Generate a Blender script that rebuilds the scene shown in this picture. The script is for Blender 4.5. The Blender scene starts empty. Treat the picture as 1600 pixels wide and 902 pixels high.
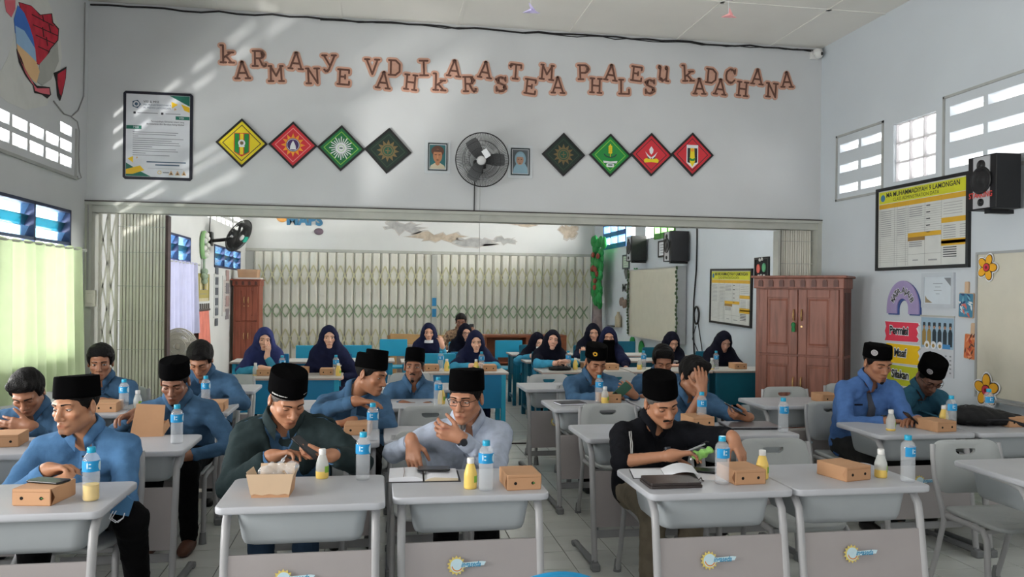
import bpy, bmesh, math, random
import numpy as np
from mathutils import Matrix, Vector
# ------------------------------------------------------------------ camera, sky, light, exposure (metres; X along the partition wall, Y into the room)
scene = bpy.context.scene
scene.view_settings.view_transform = 'Standard'; scene.view_settings.look = 'None'
scene.view_settings.gamma = 1.0; scene.view_settings.use_curve_mapping = False
scene.view_settings.exposure = EXPOSURE = -0.15
cam_data = bpy.data.cameras.new('camera'); camera = bpy.data.objects.new('camera', cam_data)
scene.collection.objects.link(camera); scene.camera = camera
cam_data.sensor_width = 36.0; cam_data.lens = 36.0*1263.0/1600.0; cam_data.shift_y = 6.0/1600.0
cam_data.clip_start = 0.05; cam_data.clip_end = 200
camera.matrix_world = Matrix.Translation((0, 0, 1.6)) @ (Matrix.Rotation(math.radians(-9.44), 4, 'Z') @ Matrix.Rotation(math.radians(90), 4, 'X') @ Matrix.Rotation(0.0105, 4, 'Z'))
world = bpy.data.worlds.new('sky'); scene.world = world; world.use_nodes = True
bg = world.node_tree.nodes['Background']; bg.inputs['Color'].default_value = (1.0, 0.985, 0.96, 1); bg.inputs['Strength'].default_value = 1.55
def area(name, loc, rot, sx, sy, energy, color=(1, 1, 1)):
    l = bpy.data.lights.new(name, 'AREA'); l.shape = 'RECTANGLE'; l.size = sx; l.size_y = sy; l.energy = energy; l.color = color
    o = bpy.data.objects.new(name, l); scene.collection.objects.link(o); o.location = loc; o.rotation_euler = rot
    return o
H90 = math.radians(90)
# daylight standing outside the window rows of both rooms
area('daylight_left_front', (-4.3, 4.4, 1.2), (0, math.radians(-112), 0), 2.2, 8.5, 1700, (1.0, 0.99, 0.96))
area('daylight_left_back', (-4.3, 13.5, 1.6), (0, math.radians(-104), 0), 2.4, 9.0, 4200, (1.0, 0.99, 0.96))
area('daylight_right_front', (6.3, 5.0, 2.4), (0, math.radians(104), 0), 2.0, 6.5, 520, (1.0, 0.96, 0.92))
area('daylight_right_back', (6.3, 13.2, 2.6), (0, math.radians(100), 0), 2.0, 8.0, 4000, (1.0, 0.98, 0.95))
# added spot lamp for reflected sunlight, thrown up through the vent stones as streaks
gl = bpy.data.lights.new('added_streak_spot', 'SPOT'); gl.energy = 2600; gl.spot_size = math.radians(30); gl.spot_blend = 0.3; gl.shadow_soft_size = 0.12; gl.color = (1.0, 0.97, 0.92)
gl_o = bpy.data.objects.new('added_streak_spot', gl); scene.collection.objects.link(gl_o); gl_o.location = (-6.0, 2.6, 0.1)
gl_o.rotation_euler = (Vector((-2.79, 7.15, 2.85))-Vector((-6.0, 2.6, 0.1))).to_track_quat('-Z', 'Y').to_euler()
# ------------------------------------------------------------------ helpers
PI = math.pi
def lin(c):
    return tuple(((x/255.0)/12.92 if x/255.0 <= 0.04045 else ((x/255.0+0.055)/1.055)**2.4) for x in c)
MATS = {}
def mat(name, rgb, rough=0.5, metal=0.0, var=0.06, vscale=6.0, bump=0.0, bscale=60.0, trans=0.0, ior=1.45, alpha=1.0, sheen=0.0, stretch=None, rgb2=None, spec=0.5, emit=0.0):
    """procedural principled material: two close tones mixed by noise, optional noise bump"""
    if name in MATS: return MATS[name]
    m = bpy.data.materials.new(name); m.use_nodes = True
    nt = m.node_tree; b = nt.nodes['Principled BSDF']
    c = lin(rgb); c2 = lin(rgb2) if rgb2 else tuple(min(1, x*(1-var)) for x in c)
    tc = nt.nodes.new('ShaderNodeTexCoord'); src = tc.outputs['Object']
    if stretch:
        mp = nt.nodes.new('ShaderNodeMapping'); mp.inputs['Scale'].default_value = stretch
        nt.links.new(src, mp.inputs['Vector']); src = mp.outputs['Vector']
    n = nt.nodes.new('ShaderNodeTexNoise'); n.inputs['Scale'].default_value = vscale; n.inputs['Detail'].default_value = 3
    nt.links.new(src, n.inputs['Vector'])
    r = nt.nodes.new('ShaderNodeValToRGB')
    r.color_ramp.elements[0].color = (*c2, 1); r.color_ramp.elements[1].color = (*c, 1)
    r.color_ramp.elements[0].position = 0.35; r.color_ramp.elements[1].position = 0.6
    nt.links.new(n.outputs['Fac'], r.inputs['Fac']); nt.links.new(r.outputs['Color'], b.inputs['Base Color'])
    b.inputs['Roughness'].default_value = rough; b.inputs['Metallic'].default_value = metal
    b.inputs['IOR'].default_value = ior; b.inputs['Transmission Weight'].default_value = trans
    b.inputs['Alpha'].default_value = alpha; b.inputs['Specular IOR Level'].default_value = spec
    if sheen: b.inputs['Sheen Weight'].default_value = sheen
    if emit:
        b.inputs['Emission Color'].default_value = (*c, 1); b.inputs['Emission Strength'].default_value = emit
    if bump:
        n2 = nt.nodes.new('ShaderNodeTexNoise'); n2.inputs['Scale'].default_value = bscale; n2.inputs['Detail'].default_value = 4
        nt.links.new(src, n2.inputs['Vector'])
        bp = nt.nodes.new('ShaderNodeBump'); bp.inputs['Strength'].default_value = bump; bp.inputs['Distance'].default_value = 0.01
        nt.links.new(n2.outputs['Fac'], bp.inputs['Height']); nt.links.new(bp.outputs['Normal'], b.inputs['Normal'])
    MATS[name] = m
    return m
def attr_mat(name, attr='col', rough=0.5, sss=0.0, bump=0.08, bscale=120):
    """colour comes from a colour attribute of the mesh, broken up by a little noise"""
    if name in MATS: return MATS[name]
    m = bpy.data.materials.new(name); m.use_nodes = True
    nt = m.node_tree; b = nt.nodes['Principled BSDF']
    a = nt.nodes.new('ShaderNodeAttribute'); a.attribute_name = attr
    n = nt.nodes.new('ShaderNodeTexNoise'); n.inputs['Scale'].default_value = 40; n.inputs['Detail'].default_value = 3
    tc = nt.nodes.new('ShaderNodeTexCoord'); nt.links.new(tc.outputs['Object'], n.inputs['Vector'])
    mr = nt.nodes.new('ShaderNodeMapRange'); mr.inputs[3].default_value = 0.9; mr.inputs[4].default_value = 1.08
    nt.links.new(n.outputs['Fac'], mr.inputs[0])
    vm = nt.nodes.new('ShaderNodeVectorMath'); vm.operation = 'SCALE'
    nt.links.new(a.outputs['Color'], vm.inputs[0]); nt.links.new(mr.outputs[0], vm.inputs['Scale'])
    nt.links.new(vm.outputs[0], b.inputs['Base Color'])
    b.inputs['Roughness'].default_value = rough
    if bump:
        n2 = nt.nodes.new('ShaderNodeTexNoise'); n2.inputs['Scale'].default_value = bscale
        nt.links.new(tc.outputs['Object'], n2.inputs['Vector'])
        bp = nt.nodes.new('ShaderNodeBump'); bp.inputs['Strength'].default_value = bump; bp.inputs['Distance'].default_value = 0.005
        nt.links.new(n2.outputs['Fac'], bp.inputs['Height']); nt.links.new(bp.outputs['Normal'], b.inputs['Normal'])
    MATS[name] = m
    return m
COL = bpy.context.scene.collection
def tag(o, label=None, cat=None, group=None, kind=None):
    if label: o['label'] = label
    if cat: o['category'] = cat
    if group: o['group'] = group
    if kind: o['kind'] = kind
    return o
def link(o, parent=None):
    COL.objects.link(o)
    if parent is not None: o.parent = parent
    return o
def thing(name, label, cat, loc=(0, 0, 0), rz=0.0, group=None, rot=None):
    o = bpy.data.objects.new(name, None); o.empty_display_size = 0.1
    link(o); o.location = loc; o.rotation_euler = rot if rot else (0, 0, rz)
    return tag(o, label, cat, group)
def dup(root, loc=None, rz=None, label=None, group=None, parent=None):
    c = root.copy(); link(c, parent)
    if loc is not None: c.location = loc
    if rz is not None: c.rotation_euler = (0, 0, rz)
    if label: c['label'] = label
    if group: c['group'] = group
    for ch in list(root.children): dup(ch, parent=c)
    return c
def np_mesh(name, V, Fq, mats, parent=None, smooth=True, colors=None, mi=None):
    me = bpy.data.meshes.new(name)
    V = np.asarray(V, np.float32); Fq = np.asarray(Fq, np.int32); k = Fq.shape[1]
    me.vertices.add(len(V)); me.vertices.foreach_set('co', V.ravel())
    me.loops.add(Fq.size); me.loops.foreach_set('vertex_index', Fq.ravel())
    me.polygons.add(len(Fq)); me.polygons.foreach_set('loop_start', np.arange(0, Fq.size, k, dtype=np.int32))
    me.polygons.foreach_set('loop_total', np.full(len(Fq), k, np.int32))
    me.polygons.foreach_set('use_smooth', np.full(len(Fq), smooth))
    for m in (mats if isinstance(mats, (list, tuple)) else [mats]): me.materials.append(m)
    if mi is not None: me.polygons.foreach_set('material_index', np.asarray(mi, np.int32))
    if colors is not None:
        a = me.color_attributes.new('col', 'FLOAT_COLOR', 'POINT')
        c4 = np.ones((len(V), 4), np.float32); c4[:, :3] = colors
        a.data.foreach_set('color', c4.ravel())
    me.update(calc_edges=True)
    o = bpy.data.objects.new(name, me)
    return link(o, parent)
class MB:
    """collects shapes and links them as ONE mesh object"""
    def __init__(s): s.v = []; s.f = []; s.m = []; s.s = []; s.M = Matrix()
    def add(s, V, F, mi=0, smooth=False):
        b = len(s.v); M = s.M
        s.v += [tuple(M @ Vector(p)) for p in V]
        for f in F: s.f.append([b+i for i in f]); s.m.append(mi); s.s.append(smooth)
    def box(s, c, d, mi=0, R=None):
        x, y, z = d[0]/2, d[1]/2, d[2]/2
        P = [Vector((a*x, b*y, e*z)) for e in (-1, 1) for b in (-1, 1) for a in (-1, 1)]
        if R is not None: P = [R @ p for p in P]
        c = Vector(c)
        s.add([c+p for p in P], [(0, 2, 3, 1), (4, 5, 7, 6), (0, 1, 5, 4), (2, 6, 7, 3), (0, 4, 6, 2), (1, 3, 7, 5)], mi)
    def b2(s, lo, hi, mi=0): s.box([(a+b)/2 for a, b in zip(lo, hi)], [abs(b-a) for a, b in zip(lo, hi)], mi)
    def loft(s, rings, mi=0, cap=(True, True), smooth=True, closed=True):
        n = len(rings[0]); V = [p for r in rings for p in r]; F = []
        for i in range(len(rings)-1):
            for j in range(n if closed else n-1):
                k = (j+1) % n; F.append((i*n+j, i*n+k, (i+1)*n+k, (i+1)*n+j))
        s.add(V, F, mi, smooth)
        if cap[0]: s.add(rings[0], [tuple(range(n-1, -1, -1))], mi)
        if cap[1]: s.add(rings[-1], [tuple(range(n))], mi)
    def prism(s, poly, z0, z1, mi=0, smooth=False, axis='z'):
        """extrudes a 2D polygon along an axis"""
        f = {'z': lambda p, h: (p[0], p[1], h), 'y': lambda p, h: (p[0], h, p[1]), 'x': lambda p, h: (h, p[0], p[1])}[axis]
        s.loft([[f(p, z0) for p in poly], [f(p, z1) for p in poly]], mi, smooth=smooth)
    def frame(s, d):
        d = Vector(d).normalized(); u = d.orthogonal().normalized(); return u, d.cross(u)
    def tube(s, path, r, n=8, mi=0, cap=True, flat=1.0, up=None):
        P = [Vector(p) for p in path]; R = r if isinstance(r, (list, tuple)) else [r]*len(P)
        rings = []; u = None
        for i, p in enumerate(P):
            d = (P[min(i+1, len(P)-1)]-P[max(i-1, 0)]).normalized()
            if u is None: u = Vector(up) if up else d.orthogonal()
            u = (u-d*u.dot(d)).normalized(); w = d.cross(u)
            rings.append([p+u*math.cos(2*PI*k/n)*R[i]*flat+w*math.sin(2*PI*k/n)*R[i] for k in range(n)])
        s.loft(rings, mi, (cap, cap))
    def cyl(s, a, b, r0, r1=None, n=12, mi=0, smooth=True): 
        s.tube([a, b], [r0, r0 if r1 is None else r1], n, mi)
    def lathe(s, prof, n=16, mi=0, c=(0, 0, 0), cap=(True, True), sx=1, sy=1):
        s.loft([[(c[0]+r*sx*math.cos(2*PI*k/n), c[1]+r*sy*math.sin(2*PI*k/n), c[2]+z) for k in range(n)] for r, z in prof], mi, cap)
    def sphere(s, c, r, nu=12, nv=8, mi=0):
        r = r if isinstance(r, (list, tuple)) else (r, r, r)
        s.loft([[(c[0]+r[0]*math.sin(t)*math.cos(2*PI*k/nu), c[1]+r[1]*math.sin(t)*math.sin(2*PI*k/nu), c[2]-r[2]*math.cos(t)) for k in range(nu)]
                for t in [PI*(0.02+0.96*i/nv) for i in range(nv+1)]], mi)
    def poly(s, P, mi=0): s.add(P, [tuple(range(len(P)))], mi)
    def build(s, name, mats, parent=None, bevel=0.0, seg=1):
        me = bpy.data.meshes.new(name); me.from_pydata(s.v, [], s.f)
        for m in (mats if isinstance(mats, (list, tuple)) else [mats]): me.materials.append(m)
        me.polygons.foreach_set('material_index', s.m); me.polygons.foreach_set('use_smooth', s.s)
        if bevel:
            bm = bmesh.new(); bm.from_mesh(me)
            es = [e for e in bm.edges if len(e.link_faces) == 2 and e.calc_face_angle(0) > 0.7]
            bmesh.ops.bevel(bm, geom=es, offset=bevel, segments=seg, affect='EDGES', profile=0.5)
            bm.to_mesh(me); bm.free()
        me.update()
        return link(bpy.data.objects.new(name, me), parent)
def rrect(w, h, r, n=4, cx=0, cy=0):
    P = []
    for sx, sy, a in ((1, 1, 0), (-1, 1, 90), (-1, -1, 180), (1, -1, 270)):
        for i in range(n+1):
            t = math.radians(a+90*i/n); P.append((cx+sx*(w/2-r)+r*math.cos(t), cy+sy*(h/2-r)+r*math.sin(t)))
    return P
def star(n, r0, r1, cx=0, cy=0, ph=0):
    return [(cx+(r1 if k % 2 == 0 else r0)*math.sin(PI*k/n+ph), cy+(r1 if k % 2 == 0 else r0)*math.cos(PI*k/n+ph)) for k in range(2*n)]
def circ(r, cx=0, cy=0, n=24, ry=None): return [(cx+r*math.cos(2*PI*k/n), cy+(ry or r)*math.sin(2*PI*k/n)) for k in range(n)]
# upright panel frame: local u to the right, v up, w out of the wall
def wallM(p, facing):
    if facing == 'front': R = Matrix(((1, 0, 0), (0, 0, -1), (0, 1, 0)))       # on a wall whose visible face looks to -Y
    elif facing == 'right': R = Matrix(((0, 0, -1), (-1, 0, 0), (0, 1, 0)))    # on the right wall, looking to -X, u runs towards the camera
    else: R = Matrix(((0, 0, 1), (1, 0, 0), (0, 1, 0)))                        # on the left wall, looking to +X, u runs away from the camera
    return Matrix.Translation(p) @ R.to_4x4()
def text_mb(mb, s, size, pos=(0, 0), z=0.0, mi=0, align='CENTER', shear=0.0, bold=0.0, sx=1.0):
    """flat print: glyph outlines of Blender's built-in font, filled and added to mb at (pos, z)"""
    cu = bpy.data.curves.new('lettering', 'FONT'); cu.body = s; cu.size = size; cu.align_x = align; cu.align_y = 'CENTER'
    cu.shear = shear; cu.offset = bold; cu.resolution_u = 3
    ob = bpy.data.objects.new('lettering', cu); COL.objects.link(ob)
    me = ob.to_mesh()
    V = [(v.co.x*sx+pos[0], v.co.y+pos[1], z) for v in me.vertices]; F = [tuple(p.vertices) for p in me.polygons]
    ob.to_mesh_clear(); bpy.data.objects.remove(ob); bpy.data.curves.remove(cu)
    if F: mb.add(V, F, mi)
# ------------------------------------------------------------------ the setting
XL, XR, YF, YP, YB, ZC = -2.79, 4.90, -3.2, 8.40, 18.0, 4.38
def translucent(name, rgb, amount=0.55, var=0.08, vscale=5):
    m = mat(name, rgb, rough=0.85, var=var, vscale=vscale, bump=0.1, bscale=300, spec=0.1); nt = m.node_tree; b = nt.nodes['Principled BSDF']
    t = nt.nodes.new('ShaderNodeBsdfTranslucent'); mx = nt.nodes.new('ShaderNodeMixShader'); mx.inputs[0].default_value = amount
    t.inputs['Color'].default_value = (*lin(rgb), 1); o = nt.nodes['Material Output']
    nt.links.new(b.outputs[0], mx.inputs[1]); nt.links.new(t.outputs[0], mx.inputs[2]); nt.links.new(mx.outputs[0], o.inputs['Surface'])
    return m
WALL = mat('white_wall_paint', (202, 205, 207), rough=0.75, var=0.05, vscale=1.2, bump=0.08, bscale=14, spec=0.2)
WALLB = mat('white_wall_paint_back', (212, 214, 212), rough=0.75, var=0.05, vscale=1.2, bump=0.08, bscale=14, spec=0.2)
WALLR = mat('bluish_wall_paint', (201, 208, 214), rough=0.7, var=0.05, vscale=1.0, bump=0.08, bscale=12, spec=0.2)
CEIL = mat('ceiling_board', (232, 230, 224), rough=0.85, var=0.07, vscale=0.8, bump=0.05, bscale=8)
GROUT = mat('floor_grout', (120, 120, 116), rough=0.9)
TILE = mat('floor_tile_glaze', (216, 219, 215), rough=0.16, var=0.07, vscale=2.5, stretch=(1, 3, 1), spec=0.5)
STEEL = mat('pale_painted_steel', (182, 184, 176), rough=0.5, var=0.12, vscale=4)
STEELD = mat('dark_painted_steel', (58, 52, 50), rough=0.5)
GREENW = mat('green_wall_paint', (108, 150, 98), rough=0.7)
def struct(o): return tag(o, kind='structure')
def holed(name, plane, lo, hi, th, holes, m, out=1):
    """a wall slab with rectangular openings; plane 'x' spans (Y, Z), plane 'y' spans (X, Z); th = (from, to) across"""
    us = sorted({lo[0], hi[0], *[h[0] for h in holes], *[h[2] for h in holes]}); vs = sorted({lo[1], hi[1], *[h[1] for h in holes], *[h[3] for h in holes]})
    mb = MB()
    for i in range(len(us)-1):
        j = 0
        while j < len(vs)-1:
            ins = lambda jj: any(h[0] <= us[i]+1e-6 and us[i+1] <= h[2]+1e-6 and h[1] <= vs[jj]+1e-6 and vs[jj+1] <= h[3]+1e-6 for h in holes)
            if ins(j): j += 1; continue
            k = j
            while k+1 < len(vs)-1 and not ins(k+1): k += 1
            a, b = (us[i], vs[j]), (us[i+1], vs[k+1])
            mb.b2((th[0], a[0], a[1]) if plane == 'x' else (a[0], th[0], a[1]), (th[1], b[0], b[1]) if plane == 'x' else (b[0], th[1], b[1])); j = k+1
    return struct(mb.build(name, m))
# floor with its tiles
mb = MB(); mb.b2((XL-.3, YF, -.12), (XR+.3, YB+.3, -.004)); floor = struct(mb.build('floor', GROUT))
TX, TY = 0.292, 0.31
mb = MB(); pr = rrect(TX-.006, TY-.006, .002, 1); mb.loft([[(x, y, -.004) for x, y in pr], [(x, y, -.001) for x, y in pr], [(x*.988, y*.988, 0) for x, y in pr]], 0, (False, True), False)
tile0 = mb.build('tile', TILE, floor)
spots = []
for j in range(-9, 46):
    for i in range(-16, 16):
        x, y = 1.155+TX*(i+.5), 4.568+TY*(j+.5)
        if XL-.05 < x-TX/2 and x+TX/2 < XR+.15 and y < YB: spots.append((x, y))
def seen(p):     # tiles the photograph shows: in front of the partition or in the open aisle behind it
    x, y = p; d = y*.986+x*.164; l = x*.986-y*.164
    return y > 4.0 and abs(l) < d*.66
spots.sort(key=lambda p: (not seen(p), abs(p[1]) if p[1] > 3.9 else 30))
near = spots[:296]; far = spots[296:]; tmesh = tile0.data
for k, (x, y) in enumerate(near):
    o = tile0 if k == 0 else link(bpy.data.objects.new('tile', tmesh), floor); o.location = (x, y, random.uniform(-.0006, .0004))
mb = MB()
for x, y in far: mb.loft([[(x+a, y+b, -.003) for a, b in pr], [(x+a*.99, y+b*.99, 0) for a, b in pr]], 0, (False, True), False)
tag(mb.build('distant_tiles', TILE, floor), kind='stuff')
mb = MB(); mb.b2((XL, YP+.02, -.003), (XR, YP+.1, .006)); mb.b2((XL, YP-.004, .0), (XR, YP+.02, .012), 1)
struct(mb.build('trim_1', [STEEL, STEELD]))
# ceiling, with joint battens between its boards
mb = MB(); mb.b2((XL-.2, YF, ZC), (XR+.2, YP+.1, ZC+.1)); ceiling = struct(mb.build('ceiling', CEIL))
k = 0
for y in (7.25, 6.05, 4.85): mb = MB(); mb.b2((XL, y-.02, ZC-.006), (XR, y+.02, ZC)); mb.build('ceiling_batten', CEIL, ceiling)
for x in (-1.6, -.4, .8, 2.0, 3.2, 4.3): mb = MB(); mb.b2((x-.02, YF+2, ZC-.006), (x+.02, YP, ZC)); mb.build('ceiling_batten', CEIL, ceiling)
mb = MB(); mb.b2((XL-.2, YP+.1, ZC-.1), (XR+.2, YB+.2, ZC)); struct(mb.build('ceiling_back', CEIL))
# walls
lw = []
VENT_Y0 = [7.09, 6.27, 5.45, 4.63]
def vents(y0, z0, nx, nz, cw, ch, gx, gz): return [(y0+i*(cw+gx), z0+j*(ch+gz), y0+i*(cw+gx)+cw, z0+j*(ch+gz)+ch) for i in range(nx) for j in range(nz)]
LV = [(7.73, 2.70), (7.73, 2.84), (7.73, 2.985), (7.42, 2.70), (7.42, 2.84), (7.10, 2.70), (7.10, 2.84), (6.78, 2.70), (6.78, 2.84), (6.46, 2.70), (6.46, 2.84), (6.14, 2.70), (6.14, 2.84)]
lvents = [(y, z, y+.27, z+.092) for y, z in LV]
lvents += [(y-2.4, z, y+.27-2.4, z+.092) for y, z in LV]
lwin = [(6.45, .95, 7.98, 2.31), (4.2, .95, 5.9, 2.31), (1.4, .95, 3.2, 2.31)]
holed('wall_left', 'x', (YF, 0), (YP, ZC), (XL-.06, XL), lwin+lvents, WALL)
bwin = [(11.2, .95, 12.80, 2.37), (14.6, 1.98, 17.28, 2.38)]
bvents = [(14.0+i*.42, 2.8+j*.16, 14.34+i*.42, 2.9+j*.16) for i in range(9) for j in range(4)]
holed('wall_left_back', 'x', (YP, 0), (YB+.2, ZC), (XL-.16, XL), bwin+bvents, WALLB)
def grid_r(y0, y1, z0, z1, n=2):     # vent stones on the right wall: two columns by three rows of long slots
    w = (y1-y0-.05)/n; return [(y0+.02+i*(w+.02), z0+.06+j*(z1-z0)/3, y0+.02+i*(w+.02)+w-.03, z0+.06+j*(z1-z0)/3+.085) for i in range(n) for j in range(3)]
RV1, RV2 = grid_r(7.27, 8.06, 2.64, 3.30), grid_r(5.46, 6.36, 2.66, 3.34)
gb = (6.50, 2.70, 7.10, 3.26)
RV3 = grid_r(2.6, 3.5, 2.66, 3.34); gb2 = (4.0, 2.70, 4.9, 3.26)
holed('wall_right', 'x', (YF, 0), (YP, ZC), (XR, XR+.16), RV1+RV2+RV3+[gb, gb2], WALLR)
rbw = [(15.0, 2.55, 17.2, 3.15), (12.9, 2.62, 14.4, 3.2), (9.2, 2.6, 11.4, 3.3)]
holed('wall_right_back', 'x', (YP, 0), (YB+.2, ZC), (XR, XR+.16), rbw, WALLR)
mb = MB(); mb.b2((XL, YP, 2.43), (XR, YP+.16, ZC)); struct(mb.build('wall_partition', WALL))
GX0, GX1, GZ = XL+.16, XR-.02, 2.43
holed('wall_back', 'y', (XL, 0), (XR, ZC), (YB, YB+.16), [(GX0, 0, XR, GZ)], WALLB)
mb = MB(); mb.b2((XL-.1, YB+.35, 0), (XR+.1, YB+.4, 2.6)); struct(mb.build('wall_outside', mat('grey_outside_wall', (150, 150, 142), rough=.9)))
# steel head track of the partition, in two stepped channels
mb = MB(); mb.b2((XL, YP-.05, 2.405), (XR, YP+.2, 2.445)); mb.b2((XL, YP-.025, 2.335), (XR, YP+.17, 2.405), 0); mb.b2((XL, YP-.056, 2.436), (XR, YP-.05, 2.447), 1)
struct(mb.build('trim_2', [STEEL, STEELD]))
mb = MB(); mb.b2((XL, YP-.04, 0), (XL+.06, YP+.19, 2.41)); mb.b2((XR-.05, YP-.04, 0), (XR, YP+.19, 2.41)); struct(mb.build('trim_3', STEEL))
mb = MB(); mb.b2((XL, YB-.05, GZ), (XR, YB, GZ+.06)); struct(mb.build('trim_4', STEEL))
mb = MB(); mb.b2((XR-.012, 2.0, 0), (XR, YP, .13)); struct(mb.build('baseboard_right', GREENW))
# frames round the vent stones
def rim(name, y0, y1, z0, z1, x, m, d=.012):
    mb = MB(); w = .022
    for a, b in (((y0, z0), (y1, z0+w)), ((y0, z1-w), (y1, z1)), ((y0, z0), (y0+w, z1)), ((y1-w, z0), (y1, z1))): mb.b2((x-d, a[0], a[1]), (x+d, b[0], b[1]))
    return struct(mb.build(name, m))
VENTM = mat('grey_vent_stone', (168, 170, 168), rough=.85, var=.12, vscale=5, bump=.2, bscale=40)
rim('trim_5', 7.25, 8.08, 2.62, 3.33, XR, VENTM); rim('trim_6', 5.44, 6.40, 2.63, 3.36, XR, VENTM)
mb = MB(); mb.b2((XL, 4.0, 2.605), (XL+.02, 8.1, 2.63)); mb.b2((XL, 8.08, 2.605), (XL+.014, 8.1, 3.08)); struct(mb.build('trim_7', VENTM))
# glass block window: nine blocks
GLASSB = mat('glass_block', (235, 238, 240), rough=.35, trans=.85, var=.02)
mb = MB(); y0, z0, y1, z1 = gb
for i in range(4): mb.b2((XR+.03, y0+(y1-y0)*i/3-.006, z0), (XR+.13, y0+(y1-y0)*i/3+.006, z1)); mb.b2((XR+.03, y0, z0+(z1-z0)*i/3-.006), (XR+.13, y1, z0+(z1-z0)*i/3+.006))
w1 = struct(mb.build('window_1', mat('white_mortar', (225, 222, 225), rough=.8)))
for i in range(3):
    for j in range(3):
        m2 = MB(); cw, ch = (y1-y0)/3-.014, (z1-z0)/3-.014; cy_, cz_ = y0+(y1-y0)*(i+.5)/3, z0+(z1-z0)*(j+.5)/3
        q = rrect(cw, ch, .03, 4); m2.loft([[(XR+x, cy_+a*k, cz_+b*k) for a, b in q] for x, k in ((.045, .82), (.05, .97), (.06, 1), (.1, 1), (.11, .97), (.115, .82))], 0); m2.build('glass_block', GLASSB, w1)
# left windows: dark blue frame, louvre panes tilted, curtained casement under it
BLUEF = mat('dark_blue_window_frame', (28, 42, 78), rough=.5)
PANE = mat('blue_tinted_louvre', (150, 196, 226), rough=.1, trans=.75, alpha=1)
PANED = mat('teal_tinted_louvre', (22, 92, 112), rough=.15, trans=.35)
def louvre_window(name, y0, y1, z0, z1, xs, low):
    mb = MB(); xa, xb = XL-.1, XL+.012
    for z in (z0, z1-.028): mb.b2((xa, y0, z), (xb, y1, z+.028))
    n = len(xs)
    for y in (y0, *xs, y1-.03): mb.b2((xa, y, z0), (xb, y+.03, z1))
    if low: mb.b2((xa, y0, .95), (xb, y1, .99)); [mb.b2((xa, y, .95), (xb, y+.03, z0)) for y in (y0, *xs, y1-.03)]
    w = struct(mb.build(name, BLUEF)); ys = [y0, *xs, y1]
    for i in range(len(ys)-1):
        a, b = ys[i]+.03, ys[i+1]
        for k, mm in enumerate((PANE, PANED, PANE)):
            m2 = MB(); zc = z0+.028+(z1-z0-.056)*(k+.5)/3; h = (z1-z0-.056)/3
            m2.box((XL-.05, (a+b)/2, zc), (.005, b-a-.004, h*1.06), 0, Matrix.Rotation(math.radians(24), 3, 'Y')); m2.build('louvre_pane', mm, w)
        if low:
            m2 = MB(); m2.b2((XL-.055, a, .99), (XL-.05, b, z0)); m2.build('window_pane', mat('clear_pane', (236, 240, 240), rough=.05, alpha=.12, var=.01), w)
louvre_window('window_2', 6.45, 7.98, 1.985, 2.31, [7.17], True)
louvre_window('window_3', 11.2, 12.80, 1.99, 2.37, [12.0], True)
louvre_window('window_4', 14.6, 17.28, 1.99, 2.38, [15.5, 16.4], False)
louvre_window('window_5', 4.2, 5.9, 1.985, 2.31, [5.05], True)
# blue and green framed vent windows high on the back right wall
def lattice_window(name, y0, y1, z0, z1, ny, nz, m):
    mb = MB()
    for i in range(ny+1): mb.b2((XR-.012, y0+(y1-y0)*i/ny-.03, z0-.03), (XR+.1, y0+(y1-y0)*i/ny+.03, z1+.03))
    for j in range(nz+1): mb.b2((XR-.012, y0, z0+(z1-z0)*j/nz-.05), (XR+.1, y1, z0+(z1-z0)*j/nz+.05))
    return struct(mb.build(name, m))
lattice_window('window_6', 15.6, 17.2, 2.6, 3.1, 3, 2, mat('blue_vent_frame', (38, 92, 158), rough=.6))
lattice_window('window_7', 12.9, 13.9, 2.62, 3.2, 3, 2, mat('green_vent_frame', (74, 140, 58), rough=.6))
# curtains on rods
def curtain(name, label, y0, y1, z0, z1, m, n=9, x=XL+.07, seed=0, rod=None, flare=1.05):
    t = thing(name, label, 'curtain', (x, (y0+y1)/2, z0)); rs = random.Random(seed); yc = (y0+y1)/2
    V = []; ny, nz = 90, 10; ph = [rs.uniform(0, 6) for _ in range(4)]
    mb = MB(); rows = []
    for j in range(nz+1):
        v = j/nz; row = []
        for i in range(ny+1):
            u = i/ny; fo = math.sin(u*n*2*PI+ph[0]+.9*math.sin(u*5+ph[1])+.25*v); a = .018+.02*(1-v)
            row.append((a*fo+.012*math.sin(u*23+ph[2])*(1-v), (y0+(y1-y0)*u-yc)*(1+(flare-1)*(1-v)), (z1-z0)*v+(.012*math.sin(u*n*2*PI+ph[3]) if j == nz else 0)))
        rows.append(row)
    mb.loft(rows, 0, (False, False), True, False); mb.build('drape', m, t)
    mb = MB(); mb.cyl((0, y0-.1-yc, z1-z0-.012), (0, y1+.1-yc, z1-z0-.012), .009, n=8)
    for k in range(n*2): mb.lathe([(.014, -.004), (.018, 0), (.014, .004)], 8, 0, (0, y0+(y1-y0)*(k+.5)/(n*2)-yc, z1-z0-.012))
    mb.sphere((0, y1+.11-yc, z1-z0-.012), .018, 8, 6); mb.build('curtain_rod', STEEL, t)
    return t
curtain('green_curtain', 'pale green curtain over the left window nearest the camera', 5.9, 8.06, .72, 1.965, translucent('pale_green_curtain', (196, 212, 172), .11), 10, seed=3)
curtain('lavender_curtain', 'pale lavender curtain hanging behind the left folding gate', 11.1, 13.0, .93, 1.985, translucent('pale_lavender_curtain', (176, 178, 204), .025), 8, seed=5)
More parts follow.
